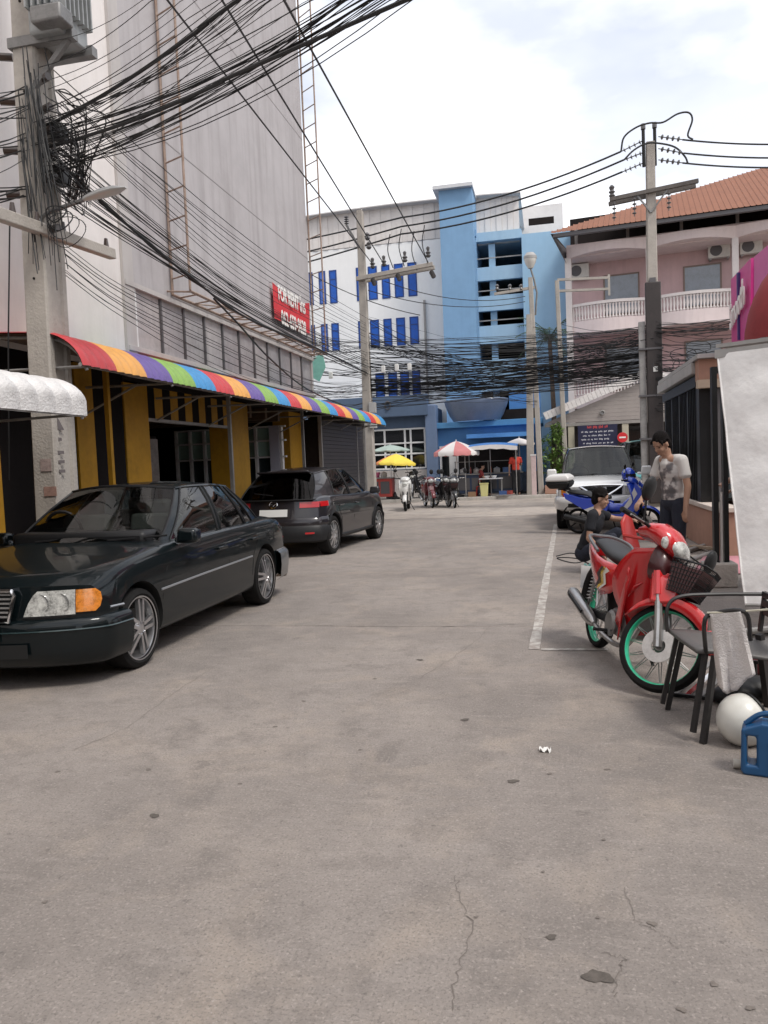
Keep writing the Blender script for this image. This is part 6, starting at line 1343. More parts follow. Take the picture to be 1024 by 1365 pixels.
def underbone(name, label, loc, rz, paint, rimcol, steer=0.0, lean=0.0, group=None, basket=True, decal=None, dark=None, mirrors=True, cat='motorcycle', seatmat=None):
    root = thing(name, label, cat, loc, rz, group); rot = root.rotation_euler; root.rotation_euler = (R(lean), 0, rz)
    dark = dark or mat('dark_maroon_plastic', (.05, .008, .010), .4, coat=.3)
    # steering transform about the head axis
    hp = Vector((.40, 0, .80)); axv = Vector((-.45, 0, .89)).normalized(); S = Matrix.Translation(hp) @ Matrix.Rotation(steer, 4, axv) @ Matrix.Translation(-hp)
    bike_wheel(root, .62, S, .282, .04, rimcol); bike_wheel(root, -.62, None, .282, .046, rimcol, False, disc=False)
    # fork
    for sy in (-1, 1):
        MB(S).tube([(.625, .075*sy, .27), (.56, .075*sy, .44), (.50, .075*sy, .58)], [.027, .027, .024], 10).build('fork_leg', M_exh, root); MB(S).tube([(.50, .075*sy, .58), (.42, .07*sy, .76)], .033, 10).build('fork_cover', paint, root)
    # front mudguard with side skirts
    rows = []
    for i in range(15):
        a = R(10+150*i/14); k = .325; cw = .062 if 2 < i < 13 else .05; drop = .06*math.sin(math.pi*i/14)+.02
        cx, cz = .62+k*math.cos(a), .282+k*math.sin(a); dx, dz = -math.cos(a), -math.sin(a)
        rows.append([(cx+dx*drop, -cw-.012, cz+dz*drop), (cx+dx*.012, -cw, cz+dz*.012), (cx, -cw*.5, cz), (cx+.0, 0, cz+.006), (cx, cw*.5, cz), (cx+dx*.012, cw, cz+dz*.012), (cx+dx*drop, cw+.012, cz+dz*drop)])
    thick(MB(S).grid(rows).build('front_mudguard', paint, root), .006)
    mb = MB(S); mb.loft([[(.62+dx, -y_, .50+z_), (.62+dx-.03, -y_, .66+z_), (.62+dx-.10, -y_*.6, .74), (.62+dx-.10, y_*.6, .74), (.62+dx-.03, y_, .66+z_), (.62+dx, y_, .50+z_)] for dx, y_, z_ in ((-.16, .10, .02), (-.08, .095, .03), (.0, .07, .07))]).build('fork_shroud', paint, root, bevel=.015)
    # leg shield: swept red shell
    rows = []
    for i in range(13):
        s = i/12; z = .90-.60*s; xf = .40-.10*s-.06*math.sin(math.pi*s); w_ = .09+.125*math.sin(math.pi*min(1, s*1.05+.12))**.8*(1-.25*s); bk = .08+.13*math.sin(math.pi*min(1, s*.9+.1))
        rows.append([(xf-bk*abs(q)**1.8, w_*q, z-.03*abs(q)) for q in [k/6 for k in range(-6, 7)]])
    thick(MB().grid(rows).build('leg_shield', paint, root), .012)
    for sy in (-1, 1):     # side wings running back and down to the engine
        rows = []
        for i in range(9):
            s = i/8; rows.append([Vector((.30-.22*s+.02*j-.10*(j/4)*(1-s), sy*(.18-.04*s-.02*math.sin(j/4*3)), .74-.36*s-.12*j/4-(.04*s))) for j in range(5)])
        thick(MB().grid(rows).build('side_wing', paint, root), .01)
    rows = [[Vector((x, .10*q*(1+.2*math.sin(x*5)), z-.05*q*q)) for q in (-1, -.6, 0, .6, 1)] for x, z in ((.28, .66), (.2, .58), (.08, .55), (-.04, .58), (-.12, .66))]; thick(MB().grid(rows).build('spine_cover', paint, root), .01)
    # saddle
    secs = []
    for x, z, w_, h_ in ((.02, .715, .07, .03), (-.05, .735, .10, .05), (-.2, .745, .125, .055), (-.35, .765, .125, .055), (-.5, .80, .12, .05), (-.66, .815, .105, .045), (-.74, .81, .07, .025)): secs.append([Vector((x, w_*math.cos(a), z+h_*max(-.8, math.sin(a)))) for a in [2*math.pi*k/14 for k in range(14)]])
    MB().loft(secs).build('saddle', seatmat or M_saddle, root, 60)
    # rear body panels
    for sy in (-1, 1):
        rows = []
        for x, zt, zb_, yy in ((.02, .70, .60, .10), (-.1, .715, .50, .135), (-.25, .72, .46, .15), (-.4, .735, .52, .15), (-.55, .765, .62, .14), (-.7, .80, .70, .115), (-.84, .83, .76, .075)): rows.append([Vector((x, sy*(yy+.012*math.sin(math.pi*k/4)), zt+(zb_-zt)*k/4)) for k in range(5)])
        sp_ = thick(MB().grid(rows).build('side_panel', paint, root), .008)
        if decal:
            for k, (mm, off) in enumerate(zip(decal, (0, .045, -.05))): MB().add([Vector((x, sy*.171, z)) for x, z in ((-.12+off, .66), (-.20+off, .63), (-.16+off, .56), (-.30+off, .50), (-.24+off, .58), (-.29+off, .61), (-.2+off, .68))], [(0, 1, 2, 3, 4, 5, 6)]).build('flame_decal', mm, sp_, 0)
    MB().tube(cat_curve([(-.45, -.145, .77), (-.62, -.15, .83), (-.84, -.09, .86), (-.87, 0, .86), (-.84, .09, .86), (-.62, .15, .83), (-.45, .145, .77)], 5), .013, 8).build('grab_rail', mat('grab_rail_grey', (.16, .16, .165), .4, .4), root)
    MB().loft([[(-.80, -.07, .70), (-.80, .07, .70), (-.80, .07, .80), (-.80, -.07, .80)], [(-.88, -.055, .72), (-.88, .055, .72), (-.88, .055, .79), (-.88, -.055, .79)]]).build('tail_light', M_redlens, root, bevel=.01)
    rows = [[Vector((-.62-.36*math.cos(R(a)), y_, .30+.36*math.sin(R(a)))) for y_ in (-.06, 0, .06)] for a in (-5, 10, 25, 40, 60, 80)]; thick(MB().grid(rows).build('rear_mudguard', M_blkpl, root), .008)
    MB().box((-.985, 0, .50), (.008, .16, .19), (0, R(-15), 0)).build('number_plate', M_plate, root)
    # engine, exhaust, suspension
    MB().loft([[Vector((x, y_, z)) for y_, z in ((-.11*k, .22), (.11*k, .22), (.13*k, .30), (.11*k, .40), (-.11*k, .40), (-.13*k, .30))] for x, k in ((-.14, .7), (-.08, 1), (.08, 1), (.14, .8))]).build('engine', M_eng, root, bevel=.02)
    eg = MB().cyl((.10, 0, .35), (.30, 0, .38), .065, .06, 14); [eg.cyl((.14+.03*k, 0, .355), (.146+.03*k, 0, .356), .085, n=14) for k in range(5)]; eg.build('cylinder', M_eng, root)
    MB().lathe([(0, .0), (.085, .0), (.09, .02), (.07, .04), (0, .045)], 20, Matrix.Translation((0, -.12, .31)) @ Matrix.Rotation(R(90), 4, 'X')).build('engine_cover', M_eng, root)
    MB().tube(cat_curve([(.28, -.05, .33), (.26, -.10, .22), (.12, -.13, .18), (-.15, -.145, .20), (-.35, -.15, .24)], 5), .018, 8).build('exhaust_pipe', M_exh, root)
    MB().tube([(-.30, -.155, .235), (-.34, -.155, .245), (-.46, -.16, .275), (-.84, -.17, .375), (-.88, -.17, .385)], [.02, .042, .05, .05, .034], 14).build('muffler', M_exh, root); MB().tube([(-.46, -.205, .29), (-.78, -.215, .37)], .016, 8).build('heat_shield', M_blkpl, root)
    for sy in (-1, 1):
        MB().beam((-.08, .09*sy, .30), (-.64, .10*sy, .285), .03, .05).build('swing_arm', M_blkpl, root); sh = MB().cyl((-.60, .115*sy, .33), (-.47, .12*sy, .66), .012, n=8)
        sh.tube([Vector((-.60, .115*sy, .36)).lerp(Vector((-.49, .12*sy, .60)), k/60)+Vector((.026*math.cos(k*.9), .026*math.sin(k*.9), 0)) for k in range(61)], .005, 5); sh.build('rear_shock', M_exh, root)
    MB().beam((-.05, .10, .28), (-.62, .105, .285), .02, .10).build('chain_guard', M_blkpl, root); MB().tube([(-.02, .10, .25), (.0, .22, .0)], .011, 8).build('side_stand', M_blkpl, root)
    MB().cyl((.0, -.26, .25), (.0, .26, .25), .012, n=8).build('foot_rest', M_blkpl, root); MB().tube([(.02, -.15, .27), (.1, -.18, .24), (.17, -.19, .25)], .009, 6).build('brake_pedal', M_exh, root)
    # handlebar cowl and headlight
    secs = []
    for x, z, w_, h_ in ((.20, .955, .10, .035), (.28, .975, .145, .06), (.36, .965, .16, .085), (.44, .93, .14, .09), (.49, .90, .10, .07)): secs.append([Vector((x, w_*math.cos(a), z+h_*math.sin(a))) for a in [2*math.pi*k/16 for k in range(16)]])
    MB(S).loft(secs).build('handlebar_cowl', paint, root, 60)
    secs = []
    for x, z, w_, h_ in ((.44, .925, .118, .066), (.505, .895, .105, .062), (.525, .885, .07, .04)): secs.append([Vector((x, w_*math.cos(a), z+h_*math.sin(a))) for a in [2*math.pi*k/16 for k in range(16)]])
    MB(S).loft(secs).build('headlight', M_lens, root, 60)
    MB(S).loft([[Vector((x, w_*math.cos(a), z+h_*math.sin(a))) for a in [2*math.pi*k/14 for k in range(14)]] for x, z, w_, h_ in ((.36, .80, .10, .13), (.43, .78, .12, .12), (.49, .74, .08, .09))]).build('front_cover', dark, root, 60)
    for sy in (-1, 1):
        MB(S).tube(cat_curve([(.30, .12*sy, .975), (.27, .22*sy, .985), (.22, .34*sy, .985)], 4), .012, 8).build('handlebar', M_blkpl, root); MB(S).tube([(.245, .28*sy, .986), (.215, .40*sy, .984)], .018, 10).build('grip', M_blkpl, root)
        MB(S).tube([(.30, .24*sy, .975), (.29, .40*sy, .965)], .006, 6).build('brake_lever', M_exh, root)
        MB(S).lathe([(0, 0), (.035, .004), (.04, .02), (.02, .03), (0, .03)], 14, Matrix.Translation((.43, .155*sy, .90)) @ Matrix.Rotation(R(80), 4, 'Y')).build('indicator', M_lens, root)
    if mirrors:
        for (sy, tipx, tipy, tipz) in mirrors if isinstance(mirrors, list) else ((1, .22, .44, 1.20), (-1, .22, -.44, 1.20)):
            st_ = MB(S).tube(cat_curve([(.28, .22*sy, .99), (.27, .25*sy, (1.0+tipz)/2), (tipx, tipy, tipz-.05)], 5), .006, 6).build('mirror_stem', M_blkpl, root)
            MB(S).ball((tipx, tipy, tipz), (.028, .07, .085), 14, 9).build('mirror', M_blkpl, st_)
    if basket:
        bk = MB(S); x0, x1, z0, z1, hw = .52, .735, .63, .835, .125
        def ringz(z, g): return [(x0+.02*(1-g), -hw*(.8+.2*g), z), (x1-.05*(1-g), -hw*(.8+.2*g), z), (x1-.05*(1-g)+.02, 0, z), (x1-.05*(1-g), hw*(.8+.2*g), z), (x0+.02*(1-g), hw*(.8+.2*g), z)]
        for k in range(8): bk.tube(ringz(z0+(z1-z0)*k/7, k/7), .0028 if k < 7 else .006, 4, closed=True)
        top_, bot = ringz(z1, 1), ringz(z0, 0)
        for e in range(5):
            for k in range(9):
                t = k/9; a = Vector(top_[e]).lerp(Vector(top_[(e+1) % 5]), t); b = Vector(bot[e]).lerp(Vector(bot[(e+1) % 5]), t); bk.tube([a, b], .0024, 4, cap=False)
        for k in range(8): y_ = -hw*.75+hw*1.5*k/7; bk.tube([(x0+.02, y_, z0), (x1-.04, y_, z0)], .0024, 4, cap=False)
        bo = bk.build('wire_basket', M_blkpl, root); bo['kind'] = 'stuff'
        # dark plastic liner inside the wire
        mb = MB(S); rows = [[Vector(p)*1.0 for p in ringz(z0+.006+(z1-z0-.04)*g, g)] for g in (0, .33, .66, 1)]; c_ = Vector((.63, 0, 0))
        rows = [[Vector((c_.x+(p.x-c_.x)*.95, p.y*.95, p.z)) for p in r] for r in rows]; mb.grid(rows, True); o_ = len(mb.v); mb.f.append([0, 1, 2, 3, 4]); mb.build('basket_liner', dark, root, 0)
        MB(S).tube([(.50, 0, .70), (.42, 0, .74)], .014, 6).build('basket_stay', M_blkpl, root)
    return root
ra, rb_ = gnd(795, 862), gnd(880, 924); hd = math.atan2(rb_.y-ra.y, rb_.x-ra.x); mid = (ra+rb_)/2
M_red = mat('red_motorcycle_paint', (.56, .018, .022), .22, coat=.9, var=.06, vscale=4); M_green = mat('green_rim_paint', (.02, .45, .25), .3, coat=.4)
red = underbone('red_motorcycle', 'red underbone motorcycle with bright green wheel rims and a wire basket', (mid.x, mid.y, 0), hd, M_red, M_green, R(44), -9.0, None, True,
                [mat('decal_yellow', (.80, .55, .08), .4), mat('decal_white', (.75, .73, .68), .4), mat('decal_dark', (.05, .03, .03), .4)], mirrors=[(-1, .26, -.27, 1.19), (1, .46, .50, .99)])

# ---- blue and white scooter seen from its side
def scooter(name, label, loc, rz, paint, paint2, group=None, topbox=False, lean=0):
    root = thing(name, label, 'scooter', loc, rz, group); root.rotation_euler = (R(lean), 0, rz)
    bike_wheel(root, .66, None, .25, .05, M_blkpl, cast=True, disc=True); bike_wheel(root, -.64, None, .25, .055, M_blkpl, cast=True, disc=False)
    for sy in (-1, 1): MB().tube([(.66, .07*sy, .25), (.54, .07*sy, .62)], .022, 8).build('fork_leg', M_blkpl, root)
    rows = [[Vector((.66+.29*math.cos(R(a)), y_, .25+.29*math.sin(R(a))-.03*abs(y_)/.06)) for y_ in (-.065, -.03, 0, .03, .065)] for a in range(15, 166, 15)]; thick(MB().grid(rows).build('front_mudguard', paint, root), .008)
    rows = []
    for i in range(11):
        s = i/10; z = 1.0-.66*s; xf = .47+.12*math.sin(math.pi*s*.9)-.02*s; w_ = .12+.10*math.sin(math.pi*min(1, s+.15)); rows.append([(xf-.13*abs(q)**1.7, w_*q, z-.02*abs(q)) for q in [k/5 for k in range(-5, 6)]])
    thick(MB().grid(rows).build('front_fairing', paint, root), .012)
    for sy in (-1, 1):
        MB().prism([(.50, 1.0), (.60, .88), (.64, .74), (.54, .52), (.34, .34), (.20, .34), (.22, .42), (.38, .60), (.46, .84)], 1, sy*.178-.012, sy*.178+.012).build('fairing_side', paint, root, 0, bevel=.008); MB().prism([(.49, .90), (.54, .78), (.40, .56), (.28, .44), (.24, .48), (.37, .66)], 1, sy*.196-.006, sy*.196+.006).build('fairing_stripe', paint2, root, 0, bevel=.003); MB().prism([(.36, .40), (.10, .30), (-.12, .30), (-.14, .44), (.1, .40)], 1, sy*.17-.008, sy*.17+.008).build('floor_side', paint, root, 0, bevel=.004)
        MB().prism([(-.04, .46), (.02, .62), (-.2, .68), (-.55, .72), (-.88, .82), (-.84, .70), (-.5, .50), (-.25, .40)], 1, sy*.15-.012, sy*.15+.012).build('rear_panel', paint, root, 0, bevel=.006); MB().prism([(-.02, .44), (-.25, .38), (-.48, .49), (-.3, .55)], 1, sy*.168-.004, sy*.168+.004).build('rear_stripe', paint2, root, 0)
    MB().box((.13, 0, .36), (.42, .30, .06)).build('floorboard', M_blkpl, root, bevel=.02); MB().loft([[Vector((x, w_*math.cos(a), z+h_*math.sin(a))) for a in [2*math.pi*k/12 for k in range(12)]] for x, z, w_, h_ in ((.40, .62, .1, .14), (.22, .50, .1, .09), (.05, .50, .11, .09), (-.1, .56, .13, .12))]).build('tunnel', paint, root, 60)
    secs = [[Vector((x, w_*math.cos(a), z+h_*max(-.7, math.sin(a)))) for a in [2*math.pi*k/12 for k in range(12)]] for x, z, w_, h_ in ((.0, .70, .08, .04), (-.1, .725, .13, .06), (-.35, .74, .14, .06), (-.42, .78, .14, .06), (-.7, .82, .12, .05), (-.82, .82, .07, .03))]; MB().loft(secs).build('saddle', M_saddle, root, 60)
    MB().loft([[Vector((x, w_*math.cos(a), z+h_*math.sin(a))) for a in [2*math.pi*k/12 for k in range(12)]] for x, z, w_, h_ in ((-.15, .30, .09, .09), (-.35, .28, .12, .10), (-.6, .27, .10, .09), (-.72, .27, .06, .06))]).build('engine', M_eng, root)
    MB().tube([(-.3, -.16, .22), (-.42, -.17, .26), (-.85, -.18, .36), (-.88, -.18, .37)], [.03, .055, .055, .03], 12).build('muffler', M_blkpl, root)
    MB().loft([[Vector((x, w_*math.cos(a), z+h_*math.sin(a))) for a in [2*math.pi*k/12 for k in range(12)]] for x, z, w_, h_ in ((.28, 1.02, .10, .035), (.36, 1.04, .16, .06), (.46, 1.0, .14, .07), (.51, .97, .08, .04))]).build('handlebar_cowl', paint, root, 60)
    MB().loft([[Vector((x, w_*math.cos(a), z+h_*math.sin(a))) for a in [2*math.pi*k/12 for k in range(12)]] for x, z, w_, h_ in ((.50, .88, .09, .06), (.575, .84, .07, .045))]).build('headlight', M_lens, root)
    for sy in (-1, 1): MB().tube([(.36, .14*sy, 1.04), (.30, .34*sy, 1.05)], .016, 8).build('grip', M_blkpl, root); st_ = MB().tube([(.38, .2*sy, 1.06), (.38, .28*sy, 1.2), (.36, .30*sy, 1.26)], .006, 6).build('mirror_stem', M_blkpl, root); MB().ball((.36, .31*sy, 1.30), (.02, .065, .05)).build('mirror', M_blkpl, st_)
    MB().tube(cat_curve([(-.6, -.13, .80), (-.85, -.11, .86), (-.92, 0, .87), (-.85, .11, .86), (-.6, .13, .80)], 5), .013, 8).build('grab_rail', M_blkpl, root); MB().box((-.90, 0, .76), (.04, .16, .06)).build('tail_light', M_redlens, root, bevel=.01)
    rows = [[Vector((-.64-.33*math.cos(R(a)), y_, .28+.33*math.sin(R(a)))) for y_ in (-.06, 0, .06)] for a in (-5, 20, 45, 70)]; thick(MB().grid(rows).build('rear_mudguard', M_blkpl, root), .008); MB().tube([(.0, .1, .25), (.03, .24, 0)], .012, 6).build('side_stand', M_blkpl, root)
    if topbox:
        tb = MB(); tb.loft([[Vector((-.98+x, y_, z)) for x, y_ in ((-.24*k, -.2*k), (.24*k, -.2*k), (.24*k, .2*k), (-.24*k, .2*k))] for z, k in ((.90, .75), (.97, .95), (1.04, 1.0))]); o1 = tb.build('top_box', M_blkpl, root, bevel=.03)
        MB().loft([[Vector((-.98+x, y_, z)) for x, y_ in ((-.245*k, -.205*k), (.245*k, -.205*k), (.245*k, .205*k), (-.245*k, .205*k))] for z, k in ((1.045, 1.0), (1.12, .95), (1.18, .7))]).build('lid', mat('white_box_plastic', (.68, .67, .66), .35), o1, bevel=.03); MB().box((-.9, 0, .885), (.2, .16, .03)).build('box_mount', M_blkpl, root)
    return root
M_bsc = mat('blue_scooter_paint', (.015, .06, .50), .25, coat=.9); M_wsc = mat('white_scooter_paint', (.66, .66, .66), .3, coat=.6)
sa, sb_ = gnd(767, 711), gnd(868, 712); sm = (sa+sb_)/2; dS = (sb_-sa).normalized()
blue = scooter('blue_scooter', 'blue and white scooter with a top box standing across the front of the pickup', (sm.x, sm.y, 0), math.atan2(dS.y, dS.x), M_bsc, M_wsc, topbox=True, lean=3)
hp = atY(838, 640, sm.y-.02); he = thing('blue_helmet', 'glossy blue helmet hung on the scooter mirror', 'helmet', (hp.x, hp.y, hp.z-.05), R(-60))
MB().lathe([(.125*math.cos(R(a)), .15+.14*math.sin(R(a))) for a in range(-45, 91, 15)], 22, Matrix.Scale(1.12, 4, (1, 0, 0))).build('shell', M_bsc, he); MB().lathe([(.10, .03), (.122, .10), (.09, .16)], 20, a0=R(-50), a1=R(50), M=Matrix.Scale(1.14, 4, (1, 0, 0))).build('lining', M_blkpl, he)
rows = [[Vector((1.13*.131*math.cos(R(b)), .131*math.sin(R(b)), z)) for b in range(-60, 61, 12)] for z in (.09, .13, .17)]; MB().grid(rows).build('visor', mat('dark_visor', (.02, .025, .03), .08, coat=.8), he); MB().box((.05, -.125, .22), (.05, .02, .04), (0, 0, R(-20))).build('decal', mat('pale_decal', (.62, .70, .62), .4), he)

# ---- motorcycles parked before the far stalls
rb3 = random.Random(9)
def far_bike(px, py, rz, mk_, lab, **k): p = gnd(px, py, .0); return mk_('parked_motorcycle', lab, (p.x, p.y, .004 if p.y < 29.6 else .12), R(rz), group='motorcycles parked at the far stalls', **k)
dm = mat('dark_red_bike', (.16, .02, .025), .3, coat=.7); bk_ = mat('black_bike_paint', (.02, .02, .022), .3, coat=.7)
far_bike(572, 676, -70, underbone, 'dark red motorcycle parked before the blue corner column', paint=dm, rimcol=M_alloy, basket=False, cat='motorcycle')
far_bike(590, 675, -62, underbone, 'black motorcycle parked beside the dark red one at the stalls', paint=bk_, rimcol=M_alloy, basket=False, cat='motorcycle')
far_bike(603, 676, -75, underbone, 'black motorcycle with a wire basket parked nearest the striped parasol', paint=bk_, rimcol=M_alloy, basket=True, cat='motorcycle')
far_bike(543, 680, -84, scooter, 'white scooter standing in the cross street before the stone dado', paint=mat('white_bike_paint', (.66, .65, .63), .3, coat=.6), paint2=M_blkpl)
far_bike(556, 668, -100, scooter, 'dark scooter parked behind the white one', paint=bk_, paint2=M_blkpl)

# ================================================================ people
M_skin = mat('skin', (.42, .245, .17), .55, var=.10, vscale=12); M_hair = mat('black_hair', (.010, .008, .008), .8, spec=.12, var=.4, vscale=60, bump=.6, bscale=120)
def person(label, loc, rz, J, shirt, trousers, long_sleeve=False, shoes=None, fine=.010, hands=True, long_trousers=True, group=None, print_=None, hair_long=False):
    root = thing('person', label, 'person', loc, rz, group); V = {k: Vector(v) for k, v in J.items()}
    hdir = V.get('face', Vector((1, 0, 0))).normalized(); up = (V['head']-V['neck']).normalized(); side = up.cross(hdir).normalized(); fw = side.cross(up).normalized()
    def H(f, s, u): return V['head']+fw*f+side*s+up*u
    b = MB()
    rotm = Matrix((fw, side, up)).transposed().to_euler()
    b.ball(H(-.008, 0, .045), (.097, .077, .098), 16, 10, rotm); b.ball(H(.022, 0, -.025), (.072, .063, .085), 14, 9, rotm); b.ball(H(.055, 0, -.085), (.035, .04, .032), 12, 8, rotm)
    b.capsule(H(.088, 0, .015), H(.103, 0, -.025), .009, .015, 8); b.ball(H(.092, 0, -.062), (.012, .026, .010), 10, 6, rotm)
    for s in (-1, 1): b.ball(H(-.005, .078*s, -.005), (.022, .010, .034), 10, 6, rotm); b.capsule(H(.083, .018*s, .028), H(.078, .048*s, .03), .010, .009, 8); b.ball(H(.070, .036*s, -.025), (.02, .022, .02), 8, 6)
    b.capsule(V['neck']-Vector((0, 0, .06)), H(-.02, 0, -.05), .058, .054)
    ch, pe = V['chest'], V['pelvis']; b.capsule(pe, ch, .085, .085)
    for s, k in ((1, 'L'), (-1, 'R')):
        sh, el, wr = V['sh'+k], V['el'+k], V['wr'+k]; b.capsule(sh, el, .047, .039); b.capsule(el, wr, .040, .027); b.capsule(V['neck']-Vector((0, 0, .05)), sh, .06, .05)
        hv = V.get('hd'+k, (wr-el)).normalized(); pl = wr+hv*.085
        if hands:
            lat = hv.cross(Vector((0, 0, 1)) if abs(hv.z) < .8 else fw).normalized(); nrm = lat.cross(hv).normalized()
            if nrm.z > 0: nrm = -nrm
            b.capsule(wr, wr+hv*.03, .027, .026, 10)
            for q in (-.027, -.009, .009, .027): b.capsule(wr+hv*.025+lat*q*.7, wr+hv*.09+lat*q, .015, .0125, 8)
            for q, ln in ((-.03, .058), (-.01, .074), (.01, .080), (.03, .066)):
                k0 = wr+hv*.09+lat*q; k1 = k0+(hv*.85+nrm*.4).normalized()*ln*.52; k2 = k1+(hv*.5+nrm*.85).normalized()*ln*.48; b.capsule(k0, k1, .0095, .009, 8); b.capsule(k1, k2, .009, .0075, 8)
            t0 = wr+hv*.03+lat*.026*s; t1 = t0+(hv*.6+lat*.8*s+nrm*.3).normalized()*.045; t2 = t1+(hv*.95+nrm*.4).normalized()*.035; b.capsule(t0, t1, .013, .011, 8); b.capsule(t1, t2, .011, .0085, 8)
        else: b.ball(pl, .045)
        hp, kn, an = V['hip'+k], V['kn'+k], V['an'+k]; b.capsule(hp, kn, .075, .052); b.capsule(kn, an, .052, .034)
        td = V.get('toe'+k, Vector((1, 0, 0))).normalized(); b.capsule(an+Vector((0, 0, -.035)), an+td*.16+Vector((0, 0, -.055)), .034, .026); b.ball(an+Vector((0, 0, -.045))-td*.03, .036); b.capsule(an, an+Vector((0, 0, -.04)), .036, .036)
    remeshed(b, 'body', M_skin, root, fine, 3)
    # shirt
    t = MB(); d = (ch-pe); tx = Vector((1, 0, 0)); lat = (V['shL']-V['shR']).normalized(); frw = lat.cross(d.normalized()).normalized(); e3 = Matrix((frw, lat, d.normalized())).transposed().to_euler()
    t.ball(ch+d.normalized()*.02, (.118, .168, .17), 16, 10, e3); t.ball(pe.lerp(ch, .45), (.112, .148, .20), 16, 10, e3); t.ball(pe.lerp(ch, .12), (.118, .150, .10), 16, 10, e3)
    t.capsule(V['shL'].lerp(V['shR'], .1), V['shR'].lerp(V['shL'], .1), .072, .072); t.capsule(V['neck']-Vector((0, 0, .10)), V['neck']-Vector((0, 0, .045)), .09, .066)
    for k in 'LR':
        sh, el = V['sh'+k], V['el'+k]; e = el if long_sleeve else sh.lerp(el, .62); t.capsule(sh, sh.lerp(e, .9), .066, .062); t.tube([sh.lerp(e, .5), e], [.062, .066], 14)
        if long_sleeve: t.capsule(el, V['wr'+k].lerp(el, .12), .05, .04)
    so_ = remeshed(t, 'shirt', shirt, root, fine, 2)
    # trousers
    t = MB(); t.ball(pe-d.normalized()*.03, (.120, .152, .115), 16, 10, e3)
    for k in 'LR':
        hp, kn, an = V['hip'+k], V['kn'+k], V['an'+k]; t.capsule(hp, kn, .094, .068)
        if long_trousers: t.capsule(kn, an.lerp(kn, .1), .068, .055); t.tube([an.lerp(kn, .3), an.lerp(kn, .06)], [.058, .06], 14)
        else: t.tube([hp.lerp(kn, .7), kn.lerp(an, .12)], [.075, .08], 14)
    remeshed(t, 'trousers', trousers, root, fine, 2)
    # hair
    t = MB(); t.ball(H(-.022, 0, .062), (.103, .086, .098), 16, 10, rotm); t.ball(H(-.052, 0, -.005), (.066, .079, .095), 14, 9, rotm); rr = random.Random(4)
    for k in range(60):
        a = rr.uniform(-1.15, 1.15); q = rr.uniform(0, 1); p = H(.075-.12*q, .07*a, .115-.05*abs(a)); t.capsule(p-fw*.02, p+fw*rr.uniform(-.02, .012)-up*rr.uniform(.0, .035)+side*.03*a, .016, .006, 6)
    if hair_long: t.capsule(H(-.07, 0, -.02), H(-.09, 0, -.2), .06, .04)
    remeshed(t, 'hair', M_hair, root, fine*.85, 1)
    for s in (-1, 1):
        MB().ball(H(.079, .034*s, .008), (.006, .011, .005), 10, 6, rotm).build('eye', mat('eye_dark', (.02, .015, .012), .2, coat=.5), root); MB().capsule(H(.089, .018*s, .034), H(.080, .055*s, .034), .0032, .0025, 6).build('eyebrow', M_hair, root)
    MB().ball(H(.100, 0, -.061), (.005, .022, .006), 10, 6, rotm).build('lips', mat('lips', (.30, .12, .09), .5), root)
    if shoes:
        for k in 'LR':
            an = V['an'+k]; td = V.get('toe'+k, Vector((1, 0, 0))).normalized(); td.z = 0; td.normalize(); g0 = Vector((an.x, an.y, 0)); MB().capsule(g0+Vector((0, 0, .012))-td*.05, g0+td*.18+Vector((0, 0, .012)), .04, .042).build('sandal', shoes, root) if shoes != 'none' else None
    return root, so_
def printed_shirt():
    m = bpy.data.materials.new('printed_tshirt'); m.use_nodes = True; nt = m.node_tree; b = nt.nodes['Principled BSDF']; N = nt.nodes.new; L = nt.links.new; tc = N('ShaderNodeTexCoord')
    n = N('ShaderNodeTexNoise'); n.inputs['Scale'].default_value = 9; n.inputs['Detail'].default_value = 5; L(tc.outputs['Object'], n.inputs['Vector'])
    r = N('ShaderNodeValToRGB'); r.color_ramp.elements[0].position = .44; r.color_ramp.elements[0].color = (.13, .125, .13, 1); r.color_ramp.elements[1].position = .56; r.color_ramp.elements[1].color = (.60, .58, .56, 1)
    e = r.color_ramp.elements.new(.50); e.color = (.26, .23, .23, 1); L(n.outputs['Fac'], r.inputs[0])
    sx = N('ShaderNodeSeparateXYZ'); L(tc.outputs['Object'], sx.inputs[0]); mr = N('ShaderNodeMapRange'); mr.inputs['From Min'].default_value = .02; mr.inputs['From Max'].default_value = .07; L(sx.outputs['X'], mr.inputs['Value'])
    ab = N('ShaderNodeMath'); ab.operation = 'ABSOLUTE'; L(sx.outputs['Y'], ab.inputs[0]); m2 = N('ShaderNodeMapRange'); m2.inputs['From Min'].default_value = .145; m2.inputs['From Max'].default_value = .11; L(ab.outputs[0], m2.inputs['Value'])
    m3 = N('ShaderNodeMath'); m3.operation = 'MULTIPLY'; L(mr.outputs[0], m3.inputs[0]); L(m2.outputs[0], m3.inputs[1])
    mx = N('ShaderNodeMixRGB'); L(m3.outputs[0], mx.inputs[0]); mx.inputs[1].default_value = (.60, .58, .56, 1); L(r.outputs[0], mx.inputs[2]); L(mx.outputs[0], b.inputs['Base Color']); b.inputs['Roughness'].default_value = .9
    return m
M_jean = mat('dark_jeans', (.022, .026, .042), .9, var=.3, vscale=8, bump=.4, bscale=150); M_bshirt = mat('black_tshirt', (.012, .013, .018), .9, var=.3, vscale=6, bump=.3, bscale=90); M_sand = mat('sandal_tan', (.45, .32, .2), .7)
